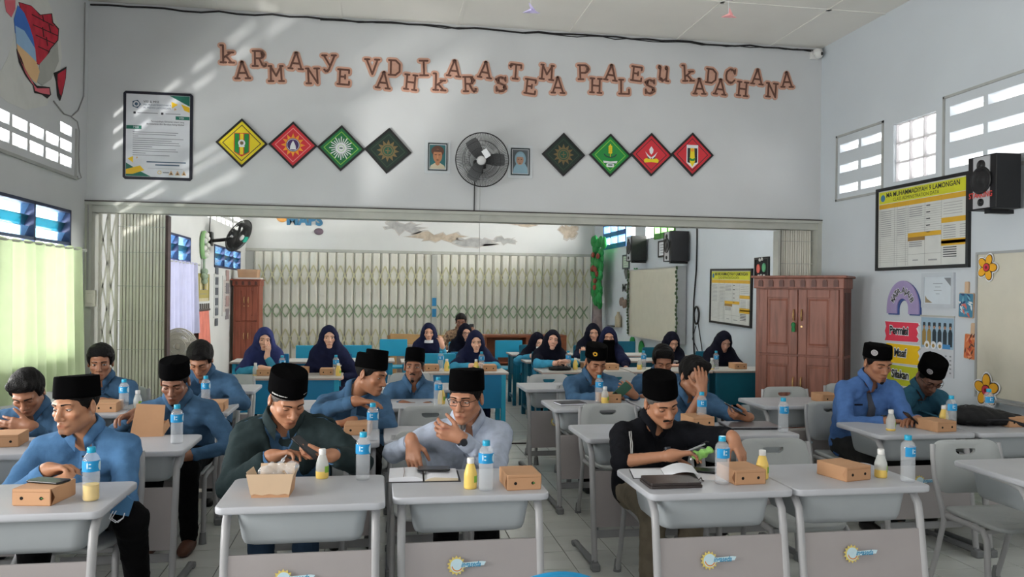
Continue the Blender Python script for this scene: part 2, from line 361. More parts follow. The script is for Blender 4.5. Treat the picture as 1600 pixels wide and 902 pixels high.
# ------------------------------------------------------------------ folding steel gates
SLAT = mat('gate_slat_paint', (218, 217, 206), rough=.55, var=.16, vscale=3, stretch=(1, 1, .3))
LINKG = mat('gate_link_green', (138, 158, 128), rough=.6); LINKY = mat('gate_link_yellow', (190, 187, 152), rough=.6)
def slat_mesh(w, h, d, m):
    mb = MB(); mb.loft([[(x, y, z) for x, y in ((-w/2, 0), (-w*.3, -d), (w*.3, -d), (w/2, 0), (w*.3, -d+.006), (-w*.3, -d+.006))] for z in (0, h)], 0, (True, True), False)
    return mb
back = thing('folding_gate', 'wide closed folding steel gate filling the back wall', 'gate', (0, YB-.1, 0))
sp = .19; n = int((GX1-GX0)/sp)-1; first = None
for i in range(n+1):
    x = GX0+.03+i*sp
    if first is None:
        first = slat_mesh(sp*.96, GZ-.03, .055, SLAT).build('slat', SLAT, back); o = first
    else: o = link(bpy.data.objects.new('slat', first.data), back)
    o.location = (x+sp/2, 0, .02)
lk = {}
for b, (zb, hh, m) in enumerate(((.35, .42, LINKY), (1.02, .28, LINKG), (1.72, .42, LINKY))):
    for i in range(n):
        x = GX0+.03+i*sp
        for sgn in (-1, 1):
            key = (b, sgn)
            if key not in lk:
                mb = MB(); a = math.atan2(hh, sp*1.0)*sgn; mb.box((0, 0, 0), (math.hypot(hh, sp), .008, .026), 0, Matrix.Rotation(-a, 3, 'Y')); lk[key] = mb.build('lattice_link', m, back); o = lk[key]
            else: o = link(bpy.data.objects.new('lattice_link', lk[key].data), back)
            o.location = (x+sp, -.062-.009*(sgn > 0), zb+hh/2)
mb = MB(); mb.b2((1.17, -.09, 0), (1.29, -.05, GZ-.02)); mb.build('meeting_stile', STEEL, back)
mb = MB(); mb.b2((1.185, -.105, 1.28), (1.275, -.088, 1.46)); mb.b2((1.185, -.105, 1.04), (1.275, -.088, 1.22)); mb.build('lock_plate', mat('blue_lock_plate', (38, 128, 178), rough=.4), back)
GATE = mat('ivory_gate_paint', (222, 220, 208), rough=.5, var=.14, vscale=3, stretch=(2, 2, .4))
def folded(name, label, x0, x1, n, y, open_n=0, dark=False):
    g = thing(name, label, 'gate', ((x0+x1)/2, y, 0)); xc = (x0+x1)/2; w = (x1-x0)/n; f0 = None; xs = []
    for i in range(n):
        x = x0-xc+w*(i+.5)
        if f0 is None:
            mb = MB(); mb.loft([[(px, py, z) for px, py in ((-w*.41, .0), (-w*.36, -.012), (w*.36, -.012), (w*.41, 0), (w*.41, .05), (w*.36, .05), (w*.34, .004), (-w*.34, .004), (-w*.36, .05), (-w*.41, .05))] for z in (0, 2.31)], 0, (True, True), False)
            f0 = mb.build('slat', GATE, g); o = f0
        else: o = link(bpy.data.objects.new('slat', f0.data), g)
        o.location = (x, 0 if i % 2 else .006, .02)
    for k, z in enumerate((.55, 1.0, 1.28, 1.62, 1.95, 2.2)):
        mb = MB(); mb.b2((x0-xc, -.062, z), (x1-xc, -.056, z+.006)); mb.build('tie_rod', STEEL, g)
    return g
lg = folded('folding_gate', 'folded ivory steel gate stacked at the left end of the opening', -2.50, -2.07, 14, YP+.06)
# the unfolded lattice end beside the left jamb
mb = MB()
f0 = None
for i in range(3):
    mb = MB(); mb.b2((-.01, -.02, 0), (.012, .02, 2.31)); o = mb.build('upright', GATE, lg) if f0 is None else link(bpy.data.objects.new('upright', f0.data), lg); f0 = f0 or o
    o.location = (-2.68+.075*i+2.285, 0, .02)
l0 = None
for i in range(2):
    for j in range(5):
        for sgn in (-1, 1):
            mb = MB(); mb.box((0, 0, 0), (.014, .006, .46), 0, Matrix.Rotation(sgn*.165, 3, 'Y')); o = mb.build('lattice_link', GATE, lg); o.location = (-2.645+.075*i+2.285, -.03, .27+.45*j)
mb = MB(); mb.b2((.22, -.06, .02), (.245, .06, 2.32)); mb.build('leading_stile', mat('rusty_dark_stile', (74, 56, 54), rough=.6, var=.3, vscale=12), lg)
rg = folded('folding_gate', 'folded rust streaked steel gate above the wooden cupboard', 4.43, 4.82, 14, YP+.06)
mb = MB(); mb.b2((-.225, -.06, .02), (-.2, .06, 2.32)); mb.build('leading_stile', STEEL, rg)
# ------------------------------------------------------------------ furniture
DESKT = mat('pale_grey_desk_plastic', (186, 188, 194), rough=.42, var=.05, vscale=5)
TRAYM = mat('grey_tray_plastic', (170, 176, 180), rough=.5, var=.05, vscale=4)
TUBEM = mat('grey_lacquered_tube', (172, 172, 174), rough=.35, var=.06)
PANELM = mat('warm_grey_panel', (164, 158, 158), rough=.55, var=.04)
CHAIRM = mat('grey_chair_plastic', (176, 180, 180), rough=.45, var=.06, vscale=4)
FOOTM = mat('dark_grey_foot_plastic', (128, 130, 132), rough=.55)
LOGO = [mat('logo_sun_yellow', (226, 204, 112), rough=.5), mat('logo_blue', (38, 140, 184), rough=.5), mat('logo_pale_blue', (200, 226, 236), rough=.5), mat('logo_orange', (220, 140, 60), rough=.5)]
def make_desk(label):
    t = thing('school_desk', label, 'desk'); w, d, h = .66, .51, .75       # front edge at y = 0, student side at y = d
    mb = MB(); q = rrect(w, d, .035, 5, 0, d/2); z = h
    mb.loft([[(x*k, d/2+(y-d/2)*k, zz) for x, y in q] for k, zz in ((.975, z-.03), (.995, z-.027), (1, z-.02), (1, z-.006), (.994, z-.0015), (.985, z))], 0, (True, True)); mb.build('tabletop', DESKT, t)
    mb = MB(); ro = []
    for k, kk, zz in ((1, 1, z-.03), (1, 1, z-.045), (.93, .95, z-.15), (.9, .9, z-.172), (.84, .82, z-.18)): ro.append([(x*k, .27+(y)*kk, zz) for x, y in rrect(.52, .40, .05, 5)])
    mb.loft(ro, 0, (False, True)); mb.build('tray', TRAYM, t)
    for e in (-1, 1):
        x = e*.292; mb = MB()
        mb.tube([(x*.93, .30, z-.035), (x*.97, .16, z-.037), (x, .085, z-.05), (x, .05, z-.09), (x, .035, z-.16), (x, -.045, .05)], .0175, 10, 0); mb.build('leg', TUBEM, t)
        mb = MB(); mb.tube([(x, -.06, .04), (x, .02, .035), (x, .22, .028), (x, .40, .024)], [.026, .026, .022, .02], 8, 0, True, .8); mb.box((x, -.055, .022), (.05, .06, .044)); mb.box((x, .41, .016), (.046, .05, .032)); mb.build('foot', FOOTM, t, .006)
    mb = MB(); mb.box((0, .06, .175), (.56, .016, .045)); mb.build('stretcher', TUBEM, t, .003)
    mb = MB(); mb.loft([[(-.282, .022, .555), (.282, .022, .555), (.282, .032, .555), (-.282, .032, .555)], [(-.282, -.022, .24), (.282, -.022, .24), (.282, -.012, .24), (-.282, -.012, .24)]], 0, (True, True), False); p = mb.build('modesty_panel', PANELM, t, .003)
    tl = math.atan2(.044, .315); mb = MB(); mb.M = Matrix.Translation((-.03, -.0015, .462)) @ Matrix.Rotation(H90-tl, 4, 'X')
    mb.prism(star(14, .03, .04, -.035, 0), 0, .0015, 0); mb.prism(circ(.0275, -.033, .0, 20), .0015, .002, 2); mb.prism([(.024*math.cos(a)-.032, .024*math.sin(a)) for a in [PI*(1.05+.9*i/12) for i in range(13)]]+[(.02*math.cos(a)-.032, .021*math.sin(a)+.002) for a in [PI*(1.95-.9*i/12) for i in range(13)]], .002, .0024, 3)
    mb.prism([(-.03, -.0095), (.08, -.0025), (.088, .012), (.07, .0145), (-.02, .010)], .002, .0026, 2)
    text_mb(mb, 'ingaseda', .031, (.024, .003), .003, 1, shear=.35, bold=.0007, sx=.78); mb.build('maker_logo', LOGO, p)
    return t
def make_chair(label):
    t = thing('school_chair', label, 'chair')                              # sitter faces -Y; origin on the floor under the seat
    mb = MB(); zs = .435; rows = []
    q = rrect(.41, .41, .09, 6)
    mb.loft([[(x*k, y*k-.0, zs+zz+.02*(y/.2)**2*(y < 0)*-.6+.012*(abs(x)/.2)**2) for x, y in q] for k, zz in ((.9, -.028), (.985, -.02), (1, -.008), (.985, 0), (.8, -.006), (.4, -.012))], 0, (True, True)); mb.build('seat', CHAIRM, t)
    # back rest: curved shell with a crescent hand hole
    W, Hh = .44, .285; z0 = .508; out = rrect(W, Hh, .085, 6); m = len(out)
    hole = []
    for x, z in out:
        a = math.atan2(z/Hh, x/W); hx = .066*math.cos(a); hz = .092+(.004*math.sin(a) if math.sin(a) > 0 else .036*math.sin(a)); hole.append((hx, hz))
    def sp(x, z, o): return (x, .205+.1*(z+Hh/2)/Hh*.55+.02*(1-(x/.22)**2)+o, z0+Hh/2+z)
    mb = MB(); rings = [[sp(x*.985, z*.985, -.012) for x, z in out]]
    rings = [[sp(x, z, -.012) for x, z in hole], [sp((x+a)/2, (z+b)/2, -.014) for (x, z), (a, b) in zip(hole, out)], [sp(a*.98, b*.98, -.013) for a, b in out], [sp(a, b, -.004) for a, b in out], [sp(a, b, .006) for a, b in out], [sp(a*.975, b*.975, .013) for a, b in out], [sp((x+a)/2, (z+b)/2, .013) for (x, z), (a, b) in zip(hole, out)], [sp(x, z, .01) for x, z in hole], [sp(x, z, -.012) for x, z in hole]]
    mb.loft(rings, 0, (False, False)); mb.build('backrest', CHAIRM, t)
    for e in (-1, 1):
        x = e*.212; mb = MB(); mb.tube([(x*.97, .258, .775), (x, .245, .70), (x*1.02, .222, .59), (x*1.03, .185, .5), (x*1.02, .16, .43), (x*1.0, .15, .38), (x, .2, .2), (x, .26, .02)], .0145, 8, 0, True, 1.15); mb.build('rear_leg', TUBEM, t)
        mb = MB(); mb.tube([(x*.95, .15, .405), (x*.95, -.02, .405), (x*.97, -.13, .40), (x, -.165, .36), (x, -.175, .2), (x, -.19, .02)], .0145, 8, 0, True, 1.1); mb.build('front_leg', TUBEM, t)
        for y in (.262, -.192): mb = MB(); mb.tube([(x, y, .07), (x, y+(.01 if y > 0 else -.01), .0)], [.019, .024], 8, 0); mb.build('foot_cap', FOOTM, t)
    for y in (.12, -.12): mb = MB(); mb.box((0, y, .395), (.4, .03, .02)); mb.build('seat_bar', TUBEM, t)
    return t
# desks: (x centre, front edge y, label)
desks = [(-1.36, 3.28, 'grey desk nearest the camera on the left, under a phone on a snack box'),
 (-2.03, 4.46, 'grey desk cut by the left picture edge in the second row'),
 (-1.33, 4.46, 'grey desk carrying an upright open lunch box, second row on the left'),
 (-2.02, 5.80, 'grey desk by the green curtain in the third row, under a closed lunch box'),
 (-1.34, 5.80, 'grey desk in front of the man with centre parted hair'),
 (-1.34, 7.02, 'empty grey desk in the fourth row below the lavender curtain side'),
 (-.29, 3.28, 'grey front row desk with an opened cardboard lunch tray on it'),
 (.40, 3.35, 'grey front row desk with an open notebook and a phone'),
 (-.31, 4.58, 'grey desk in front of the man leaning sideways, second row centre'),
 (.375, 4.62, 'grey desk right behind the man in the pale grey shirt'),
 (.375, 5.92, 'grey desk in front of the man with a raised tall cap looking at the camera'),
 (-.32, 5.92, 'grey desk behind the leaning man, third row centre left'),
 (.36, 7.02, 'empty grey desk in the fourth row left of the aisle'),
 (1.475, 3.27, 'grey front row desk with a dark leather folder on it'),
 (2.14, 3.27, 'unmanned grey front row desk right of the black shirted man'),
 (1.545, 4.57, 'empty grey desk beside the aisle, second row'),
 (2.23, 4.57, 'grey desk with a closed laptop on it'),
 (1.61, 5.77, 'grey desk with a black notebook by the aisle, third row'),
 (2.29, 5.79, 'grey desk in front of the man behind the black shirted man, third row'),
 (1.62, 6.97, 'empty grey desk by the aisle nearest the blue tables'),
 (2.30, 6.99, 'grey desk in the fourth row behind the man with the green phone'),
 (3.29, 3.27, 'grey front row desk at the right picture edge'),
 (3.365, 4.49, 'grey desk with a snack box in front of the man with a tie'),
 (4.045, 4.49, 'grey desk under the black bag at the right'),
 (3.26, 5.76, 'grey desk standing before the wooden cupboard'),
 (3.94, 5.78, 'grey desk behind the man with a tie, against the right wall')]
d0 = None
for x, y, lab in desks:
    if d0 is None: d0 = make_desk(lab); o = d0
    else: o = dup(d0, label=lab)
    o.location = (x, y, 0); o['group'] = 'grey school desks in rows'
# chairs: (x, y, rotation, label)
chairs = [(-1.38, 4.10, 0, 'grey chair under the man in bright blue nearest the camera'),
 (-2.08, 5.45, 0, 'grey chair under the man with chin on hand at the left edge'), (-1.28, 5.52, 0, 'grey chair under the capped man with the open lunch box'),
 (-2.06, 6.80, 0, 'grey chair under the short fringed man by the green curtain'), (-1.35, 6.78, 0, 'grey chair under the man with centre parted hair'),
 (-1.36, 7.72, 0, 'greenish lit empty grey chair in front of the blue tables on the left'),
 (-.38, 4.36, 0, 'grey chair under the man in the dark jacket'), (.30, 4.42, 0, 'grey chair under the man in the pale grey shirt'),
 (-.12, 5.62, 0, 'grey chair under the man leaning sideways'), (.375, 5.44, 0, 'empty grey chair tucked behind the man in the pale grey shirt'),
 (.30, 6.86, 0, 'grey chair under the man with a tall cap looking at the camera'), (.33, 7.78, 0, 'empty grey chair below the blue table left of the aisle'),
 (1.59, 4.22, 0, 'grey chair under the man in the black shirt'), (2.2, 3.98, 0, 'empty grey chair with a crescent handle behind the front desk right of the black shirt'),
 (1.67, 5.46, 0, 'empty grey chair with a crescent handle by the aisle'), (2.2, 5.55, 0, 'grey chair under the man holding his forehead'),
 (1.80, 6.76, 0, 'grey chair under the man with the green phone'), (2.45, 6.9, 0, 'grey chair under the man hidden behind the black shirted man'),
 (1.68, 7.56, 0, 'empty grey chair at the aisle nearest the blue tables'), (2.42, 7.72, 0, 'empty grey chair behind the green phone man'),
 (3.28, 3.82, 0, 'empty grey chair in front at the right with its whole seat in view'), (3.42, 5.42, 0, 'grey chair under the man with a tie'),
 (4.05, 5.62, 0, 'grey chair under the man in the teal shirt'), (3.54, 6.36, 0, 'empty grey chair before the wooden cupboard doors'),
 (4.26, 6.58, 0, 'empty grey chair at the right corner of the wooden cupboard')]
c0 = None
for x, y, r, lab in chairs:
    if c0 is None: c0 = make_chair(lab); o = c0
    else: o = dup(c0, label=lab)
    o.location = (x, y, 0); o.rotation_euler = (0, 0, math.radians(r)); o['group'] = 'grey school chairs'
# blue tables of the back room
BLUE = mat('blue_gloss_paint', (28, 128, 178), rough=.4, var=.1, vscale=3); TEAL = mat('teal_gloss_paint', (24, 104, 128), rough=.4, var=.12, vscale=3)
SKY = mat('bright_sky_blue_paint', (44, 168, 204), rough=.4, var=.08, vscale=3); TOPW = mat('worn_white_table_top', (202, 198, 192), rough=.35, var=.1, vscale=4); EDGE = mat('pink_grey_table_edge', (176, 158, 150), rough=.6)
def blue_table(x0, x1, y, label, m, deep=.52, h=.725):
    t = thing('painted_table', label, 'table', ((x0+x1)/2, y, 0), group='blue painted tables of the back room'); w = x1-x0
    mb = MB(); mb.box((0, deep/2, h-.004), (w, deep, .008), 0); mb.box((0, deep/2, h-.0155), (w, deep, .015), 1); mb.build('tabletop', [TOPW, EDGE], t)
    mb = MB(); mb.b2((-w/2+.05, .035, .33), (w/2-.05, .055, h-.023)); mb.build('front_panel', m, t)
    for e in (-1, 1):
        mb = MB(); mb.b2((e*(w/2-.045), .06, .42), (e*(w/2-.065), deep-.06, h-.023)); mb.build('side_panel', m, t)
        for y_ in (.03, deep-.08): mb = MB(); mb.b2((e*(w/2-.025), y_, 0), (e*(w/2-.075), y_+.05, h-.023)); mb.build('leg', SKY if m is BLUE else m, t, .004)
        mb = MB(); mb.b2((e*(w/2-.035), .08, .1), (e*(w/2-.065), deep-.08, .14)); mb.build('foot_rail', m, t)
    return t
tables = [(-1.46, -.36, 8.52, 'blue painted table with two snack boxes below the girls on the left', BLUE, .52, .70), (.33, 1.42, 8.70, 'blue painted table left of the aisle with a broad blue front', BLUE),
 (1.80, 2.80, 8.72, 'teal painted table right of the aisle in the first back row', TEAL), (2.83, 3.78, 8.72, 'teal painted table under the bottles behind the man holding his forehead', TEAL), (3.82, 4.78, 8.74, 'teal painted table beside the wooden cupboard', TEAL),
 (-1.75, -.75, 10.15, 'blue painted table behind the girl leaning on her hand', BLUE), (-.72, .22, 10.2, 'blue painted table behind the upright girl on the left', BLUE), (.3, 1.3, 10.05, 'blue painted table at the woman with a lowered face mask', BLUE),
 (1.86, 2.82, 10.02, 'teal painted table by the aisle in the second back row', TEAL), (2.9, 3.9, 10.1, 'teal painted table behind the veiled woman', TEAL),
 (1.87, 2.8, 11.2, 'teal painted table by the aisle in the third back row', TEAL), (3.4, 4.4, 11.0, 'teal painted table below the wall chart of the back room', TEAL), (.45, 1.4, 11.6, 'blue painted table in front of the tan board', BLUE)]
for a in tables: blue_table(*a)
def blue_chair(x, y, label, m, rz=0):
    t = thing('painted_chair', label, 'chair', (x, y, 0), math.radians(rz), 'blue painted wooden chairs')
    for e in (-1, 1):
        mb = MB(); mb.b2((e*.19-.02, .17, 0), (e*.19+.02, .21, .84)); mb.build('rear_leg', m, t, .003)
        mb = MB(); mb.b2((e*.19-.02, -.2, 0), (e*.19+.02, -.16, .44)); mb.build('front_leg', m, t, .003)
    mb = MB(); mb.b2((-.21, -.21, .44), (.21, .21, .465)); mb.build('seat', m, t, .005)
    mb = MB(); mb.b2((-.21, .165, .60), (.21, .19, .86)); mb.build('backrest', m, t, .006)
bchairs = [(-1.22, 9.52, 'blue chair under the girl leaning on her hand', BLUE), (-.50, 9.52, 'blue chair under the upright girl on the left', BLUE), (-.86, 10.95, 'bright blue empty chair between the two girls on the left', SKY), (-.28, 11.0, 'bright blue empty chair right of the upright girl', SKY),
 (.72, 11.05, 'sky blue chair under the woman with the lowered mask', SKY), (1.1, 9.75, 'blue chair under the woman in front of the batik shirt', BLUE), (.72, 9.5, 'bright blue empty chair left of the woman with the snack box', SKY), (1.25, 11.7, 'pale blue chair under the woman in spectacles', SKY), (.25, 12.4, 'sky blue chair before the tan board', SKY),
 (2.12, 9.75, 'teal chair under the woman with raised chin', TEAL), (2.2, 11.1, 'teal chair under the woman drinking', TEAL), (2.0, 12.1, 'bright teal empty chair left of the drinking woman', SKY), (2.55, 12.0, 'bright teal empty chair behind the raised chin woman', SKY),
 (2.8, 9.95, 'teal chair under the veiled woman', TEAL), (2.95, 10.95, 'teal chair under the woman with a phone at her chest', TEAL), (3.35, 11.6, 'teal empty chair behind the veiled woman', TEAL), (3.75, 11.9, 'teal empty chair under the whiteboard edge', TEAL), (3.83, 10.55, 'teal chair under the woman behind the fringed man', TEAL), (4.3, 9.8, 'teal chair under the woman beside the cupboard', TEAL)]
for a in bchairs: blue_chair(*a)
# ------------------------------------------------------------------ wooden cupboards
WOOD = mat('reddish_brown_wood', (146, 92, 76), rough=.45, var=.35, vscale=3.5, stretch=(6, 6, .7), bump=.1, bscale=30); WOODD = mat('dark_brown_wood_edge', (94, 56, 48), rough=.5, var=.25, vscale=4, stretch=(5, 5, .8))
BRASS = mat('aged_brass', (196, 160, 110), rough=.35, metal=.8)
def cupboard(x0, x1, y, dep, h, label, doors=True, m=WOOD):
    t = thing('wooden_cupboard', label, 'cupboard', ((x0+x1)/2, y, 0)); w = x1-x0
    mb = MB(); mb.b2((-w/2, .02, .06), (w/2, dep, h-.1)); mb.b2((-w/2-.01, 0, 0), (w/2+.01, dep, .08)); mb.build('body', m, t, .004)
    mb = MB(); mb.b2((-w/2-.04, -.045, h-.025), (w/2+.04, dep+.01, h)); mb.b2((-w/2-.015, -.02, h-.13), (w/2+.015, dep, h-.025)); cr = mb.build('cornice', m, t, .006)
    k = int(w/.105); d0 = None
    for i in range(k):
        xx = -w/2+.06+i*(w-.12)/(k-1)
        if d0 is None: mb = MB(); mb.prism([(-.022, -.035), (.022, -.035), (.022, .02), (.012, .035), (-.012, .035), (-.022, .02)], -.034, -.016, 0, axis='y'); d0 = mb.build('dentil', WOODD, cr); o = d0
        else: o = link(bpy.data.objects.new('dentil', d0.data), cr)
        o.location = (xx, 0, h-.078)
    for e in range(2):                                                     # panelled right side
        pass
    for r, (za, zb) in enumerate(((.10, h*.545), (h*.555, h-.14))):
        for c in range(2):
            xa = -w/2+.035+c*(w-.07)/2+.004; xb = xa+(w-.07)/2-.008; fr = .085
            mb = MB(); mb.b2((xa, 0, za), (xa+fr, .022, zb)); mb.b2((xb-fr, 0, za), (xb, .022, zb)); mb.b2((xa+fr, 0, za), (xb-fr, .022, za+fr)); mb.b2((xa+fr, 0, zb-fr), (xb-fr, .022, zb)); dr = mb.build('door', m, t, .004)
            mb = MB(); mb.b2((xa+fr, .012, za+fr), (xb-fr, .02, zb-fr)); mb.loft([[(x, .012-dy, z) for x, z in ((xa+fr+o_, za+fr+o_), (xb-fr-o_, za+fr+o_), (xb-fr-o_, zb-fr-o_), (xa+fr+o_, zb-fr-o_))] for o_, dy in ((.012, 0), (.03, .008), (.031, .008))], 0, (False, True), False); mb.build('door_panel', m, dr)
            hx = xb-.035 if c == 0 else xa+.035; hz = (zb-.26) if r else (zb-.27)
            mb = MB(); mb.tube([(hx, .002, hz+.055), (hx, -.02, hz+.045), (hx, -.028, hz), (hx, -.02, hz-.045), (hx, .002, hz-.055)], [.008, .007, .009, .007, .008], 8); mb.build('handle', BRASS, dr)
            if r: mb = MB(); mb.cyl((hx, .001, hz-.115), (hx, -.006, hz-.115), .011, n=10); mb.build('lock', BRASS, dr)
    return t
cp = cupboard(4.00, 4.86, 7.55, .40, 1.80, 'reddish brown wooden four door cupboard by the right wall'); cp.location = (4.20, 7.60, 0); cp.rotation_euler = (0, 0, math.radians(-43))
for (za, zb) in ((.12, .97), (1.0, 1.63)):      # recessed panels on its visible right cheek
    mb = MB(); mb.b2((.428, .08, za), (.436, .34, zb)); mb.build('side_panel', WOODD, cp)
kt = thing('key_tassel', 'green key tassel hanging from the upper left cupboard door', 'tassel', (4.157, 7.604, 1.28), math.radians(-43)); mb = MB(); mb.tube([(0, .012, .13), (0, -.005, .08), (0, -.006, .03)], .003, 6); mb.build('cord', BRASS, kt)
mb = MB(); mb.sphere((0, -.008, .02), (.022, .014, .028), 10, 8); mb.loft([[(r*math.cos(a), -.008+r*.6*math.sin(a), z) for a in [2*PI*i/10 for i in range(10)]] for r, z in ((.012, .005), (.02, -.02), (.017, -.05))], 0, (True, True)); mb.build('tassel_bulb', mat('green_tassel', (50, 128, 78), rough=.8), kt)
cupboard(-2.72, -2.24, 16.1, .5, 1.80, 'narrow reddish wooden cupboard in the far left corner', m=mat('bright_reddish_wood', (150, 82, 62), rough=.5, var=.3, vscale=3, stretch=(5, 5, .7)))
cb = thing('cardboard_box', 'open cardboard box on top of the far left cupboard', 'box', (-2.47, 16.34, 1.80)); CARD = mat('brown_cardboard', (190, 150, 116), rough=.8, var=.1, vscale=6)
mb = MB(); mb.b2((-.24, -.2, 0), (.24, .2, .03)); mb.build('lid', mat('white_paper_sheet', (225, 222, 215), rough=.8), cb); mb = MB(); mb.loft([[(x*k, y*k, z) for x, y in rrect(.36, .3, .01, 1)] for k, z in ((1, .032), (1.08, .19), (1.05, .19), (.96, .04))], 0, (True, True), False); mb.build('box_body', CARD, cb)
# low brown shelf and tan board at the back
bs = thing('low_bookcase', 'low brown wooden bookcase with an empty open shelf at the back', 'bookcase', (2.68, 14.5, 0)); BW = mat('orange_brown_wood', (140, 78, 48), rough=.5, var=.25, vscale=3, stretch=(1, 3, 5)); w, h = 1.52, .82
for lo, hi, nm in (((-w/2, 0, h-.04), (w/2, .4, h), 'top'), ((-w/2, .01, 0), (-w/2+.04, .4, h-.04), 'side_panel'), ((w/2-.04, .01, 0), (w/2, .4, h-.04), 'side_panel'), ((-w/2+.04, .37, 0), (w/2-.04, .39, h-.04), 'back_panel'), ((-w/2+.04, .01, .30), (w/2-.04, .38, .33), 'shelf'), ((.0, .01, .33), (.03, .38, h-.04), 'divider'), ((.03, .0, h-.27), (w/2-.04, .03, h-.04), 'drawer'), ((-w/2+.04, .02, .02), (w/2-.04, .05, .28), 'lower_door')):
    mb = MB(); mb.b2(lo, hi); mb.build(nm, BW if nm != 'lower_door' else mat('grey_glass_door', (120, 116, 108), rough=.3), bs, .003)
tb = thing('board_panel', 'large tan fibre board leaning against the back gate', 'board', (.82, 14.2, 0)); mb = MB(); mb.loft([[(-.66, -.18+dy, 0), (.66, -.18+dy, 0), (.63, .0+dy, .83), (-.6, .0+dy, .86)] for dy in (0, .02)], 0, (True, True), False); mb.build('fibre_board', mat('tan_fibre_board', (182, 146, 98), rough=.8, var=.1, vscale=3), tb)
mb = MB(); mb.box((-.62, -.12, .42), (.05, .03, .84)); mb.build('edge_batten', mat('tan_batten', (150, 112, 72), rough=.8), tb)
tc = thing('carton', 'grey printed carton standing in front of the tan board', 'box', (.52, 13.2, 0)); mb = MB(); mb.b2((-.2, 0, 0), (.26, .3, .72)); mb.build('carton_body', mat('greyish_carton', (150, 132, 118), rough=.8), tc, .006); mb = MB(); mb.M = wallM((-.1, -.002, .62), 'front'); mb.prism(rrect(.1, .04, .015), 0, .002); text_mb(mb, 'KIP', .05, (.2, 0), .002, 1); mb.build('carton_print', [mat('dark_print', (40, 44, 60), rough=.6), mat('red_print', (190, 90, 90), rough=.6)], tc)
# blue plastic chair whose rounded back just enters the frame at the bottom
pc = thing('plastic_chair', 'bright blue plastic chair, only its rounded back top in the frame', 'chair', (.455, 2.28, 0)); BP = mat('bright_blue_plastic', (20, 150, 205), rough=.3, var=.05)
def bsh(u, v): x = u*(.20-.015*v); return (x, -.27-.03*v+.06*(u*u), .42+v*(.470-.10*u*u))
rows = [[bsh(-1+2*i/20, j/10) for i in range(21)] for j in range(11)]
mb = MB(); mb.loft(rows, 0, (False, False), True, False); mb.loft([[(x, y+.012, z-.004) for x, y, z in r] for r in rows], 0, (False, False), True, False); mb.tube(rows[-1], .011, 8); mb.build('backrest', BP, pc)
mb = MB(); mb.loft([[(x*k, y*k, .42+z) for x, y in rrect(.42, .44, .08, 5)] for k, z in ((.95, -.03), (1, -.01), (.98, 0), (.7, -.012))], 0, (True, True)); mb.build('seat', BP, pc)
for e in (-1, 1):
    for y in (-.2, .2): mb = MB(); mb.tube([(e*.17, y*.9, .41), (e*.215, y*1.12, 0)], [.03, .02], 8); mb.build('leg', BP, pc)
# ------------------------------------------------------------------ people: bodies and clothes grown from distance fields
def nrm(v): v = np.asarray(v, float); return v/(np.linalg.norm(v)+1e-9)
def V3(*a): return np.array(a, float)
class RC:                                        # round cone between two joints
    def __init__(s, a, b, r1, r2, k=0.02, sub=False, e=(1, 1, 1)):
        s.a, s.b, s.r1, s.r2, s.k, s.sub = np.array(a, float), np.array(b, float), r1, r2, k, sub
        m = max(r1, r2)+k+0.012; s.lo = np.minimum(s.a, s.b)-m; s.hi = np.maximum(s.a, s.b)+m
    def d(s, X, Y, Z):
        ab = s.b-s.a; L = float(ab@ab)+1e-12; px, py, pz = X-s.a[0], Y-s.a[1], Z-s.a[2]
        t = np.clip((px*ab[0]+py*ab[1]+pz*ab[2])/L, 0, 1)
        return np.sqrt((px-t*ab[0])**2+(py-t*ab[1])**2+(pz-t*ab[2])**2)-(s.r1+(s.r2-s.r1)*t)
class EL:                                        # turned ellipsoid
    def __init__(s, c, r, R=None, k=0.02, sub=False):
        s.c, s.r, s.R, s.k, s.sub = np.array(c, float), np.array(r, float), (np.eye(3) if R is None else R), k, sub
        e = np.sqrt((s.R**2)@(s.r**2))+k+0.012; s.lo = s.c-e; s.hi = s.c+e
    def d(s, X, Y, Z):
        p = (X-s.c[0], Y-s.c[1], Z-s.c[2]); q = [(s.R[0, i]*p[0]+s.R[1, i]*p[1]+s.R[2, i]*p[2]) for i in range(3)]
        k0 = np.sqrt(sum((q[i]/s.r[i])**2 for i in range(3))); k1 = np.sqrt(sum((q[i]/s.r[i]**2)**2 for i in range(3)))+1e-9
        return k0*(k0-1)/k1
class CUT:                                       # keeps only where fn(X,Y,Z) < 0
    def __init__(s, fn, k=0.004): s.fn, s.k, s.lo = fn, k, None
def smin(a, b, k):
    h = np.maximum(k-np.abs(a-b), 0)/k
    return np.minimum(a, b)-h*h*k*0.25
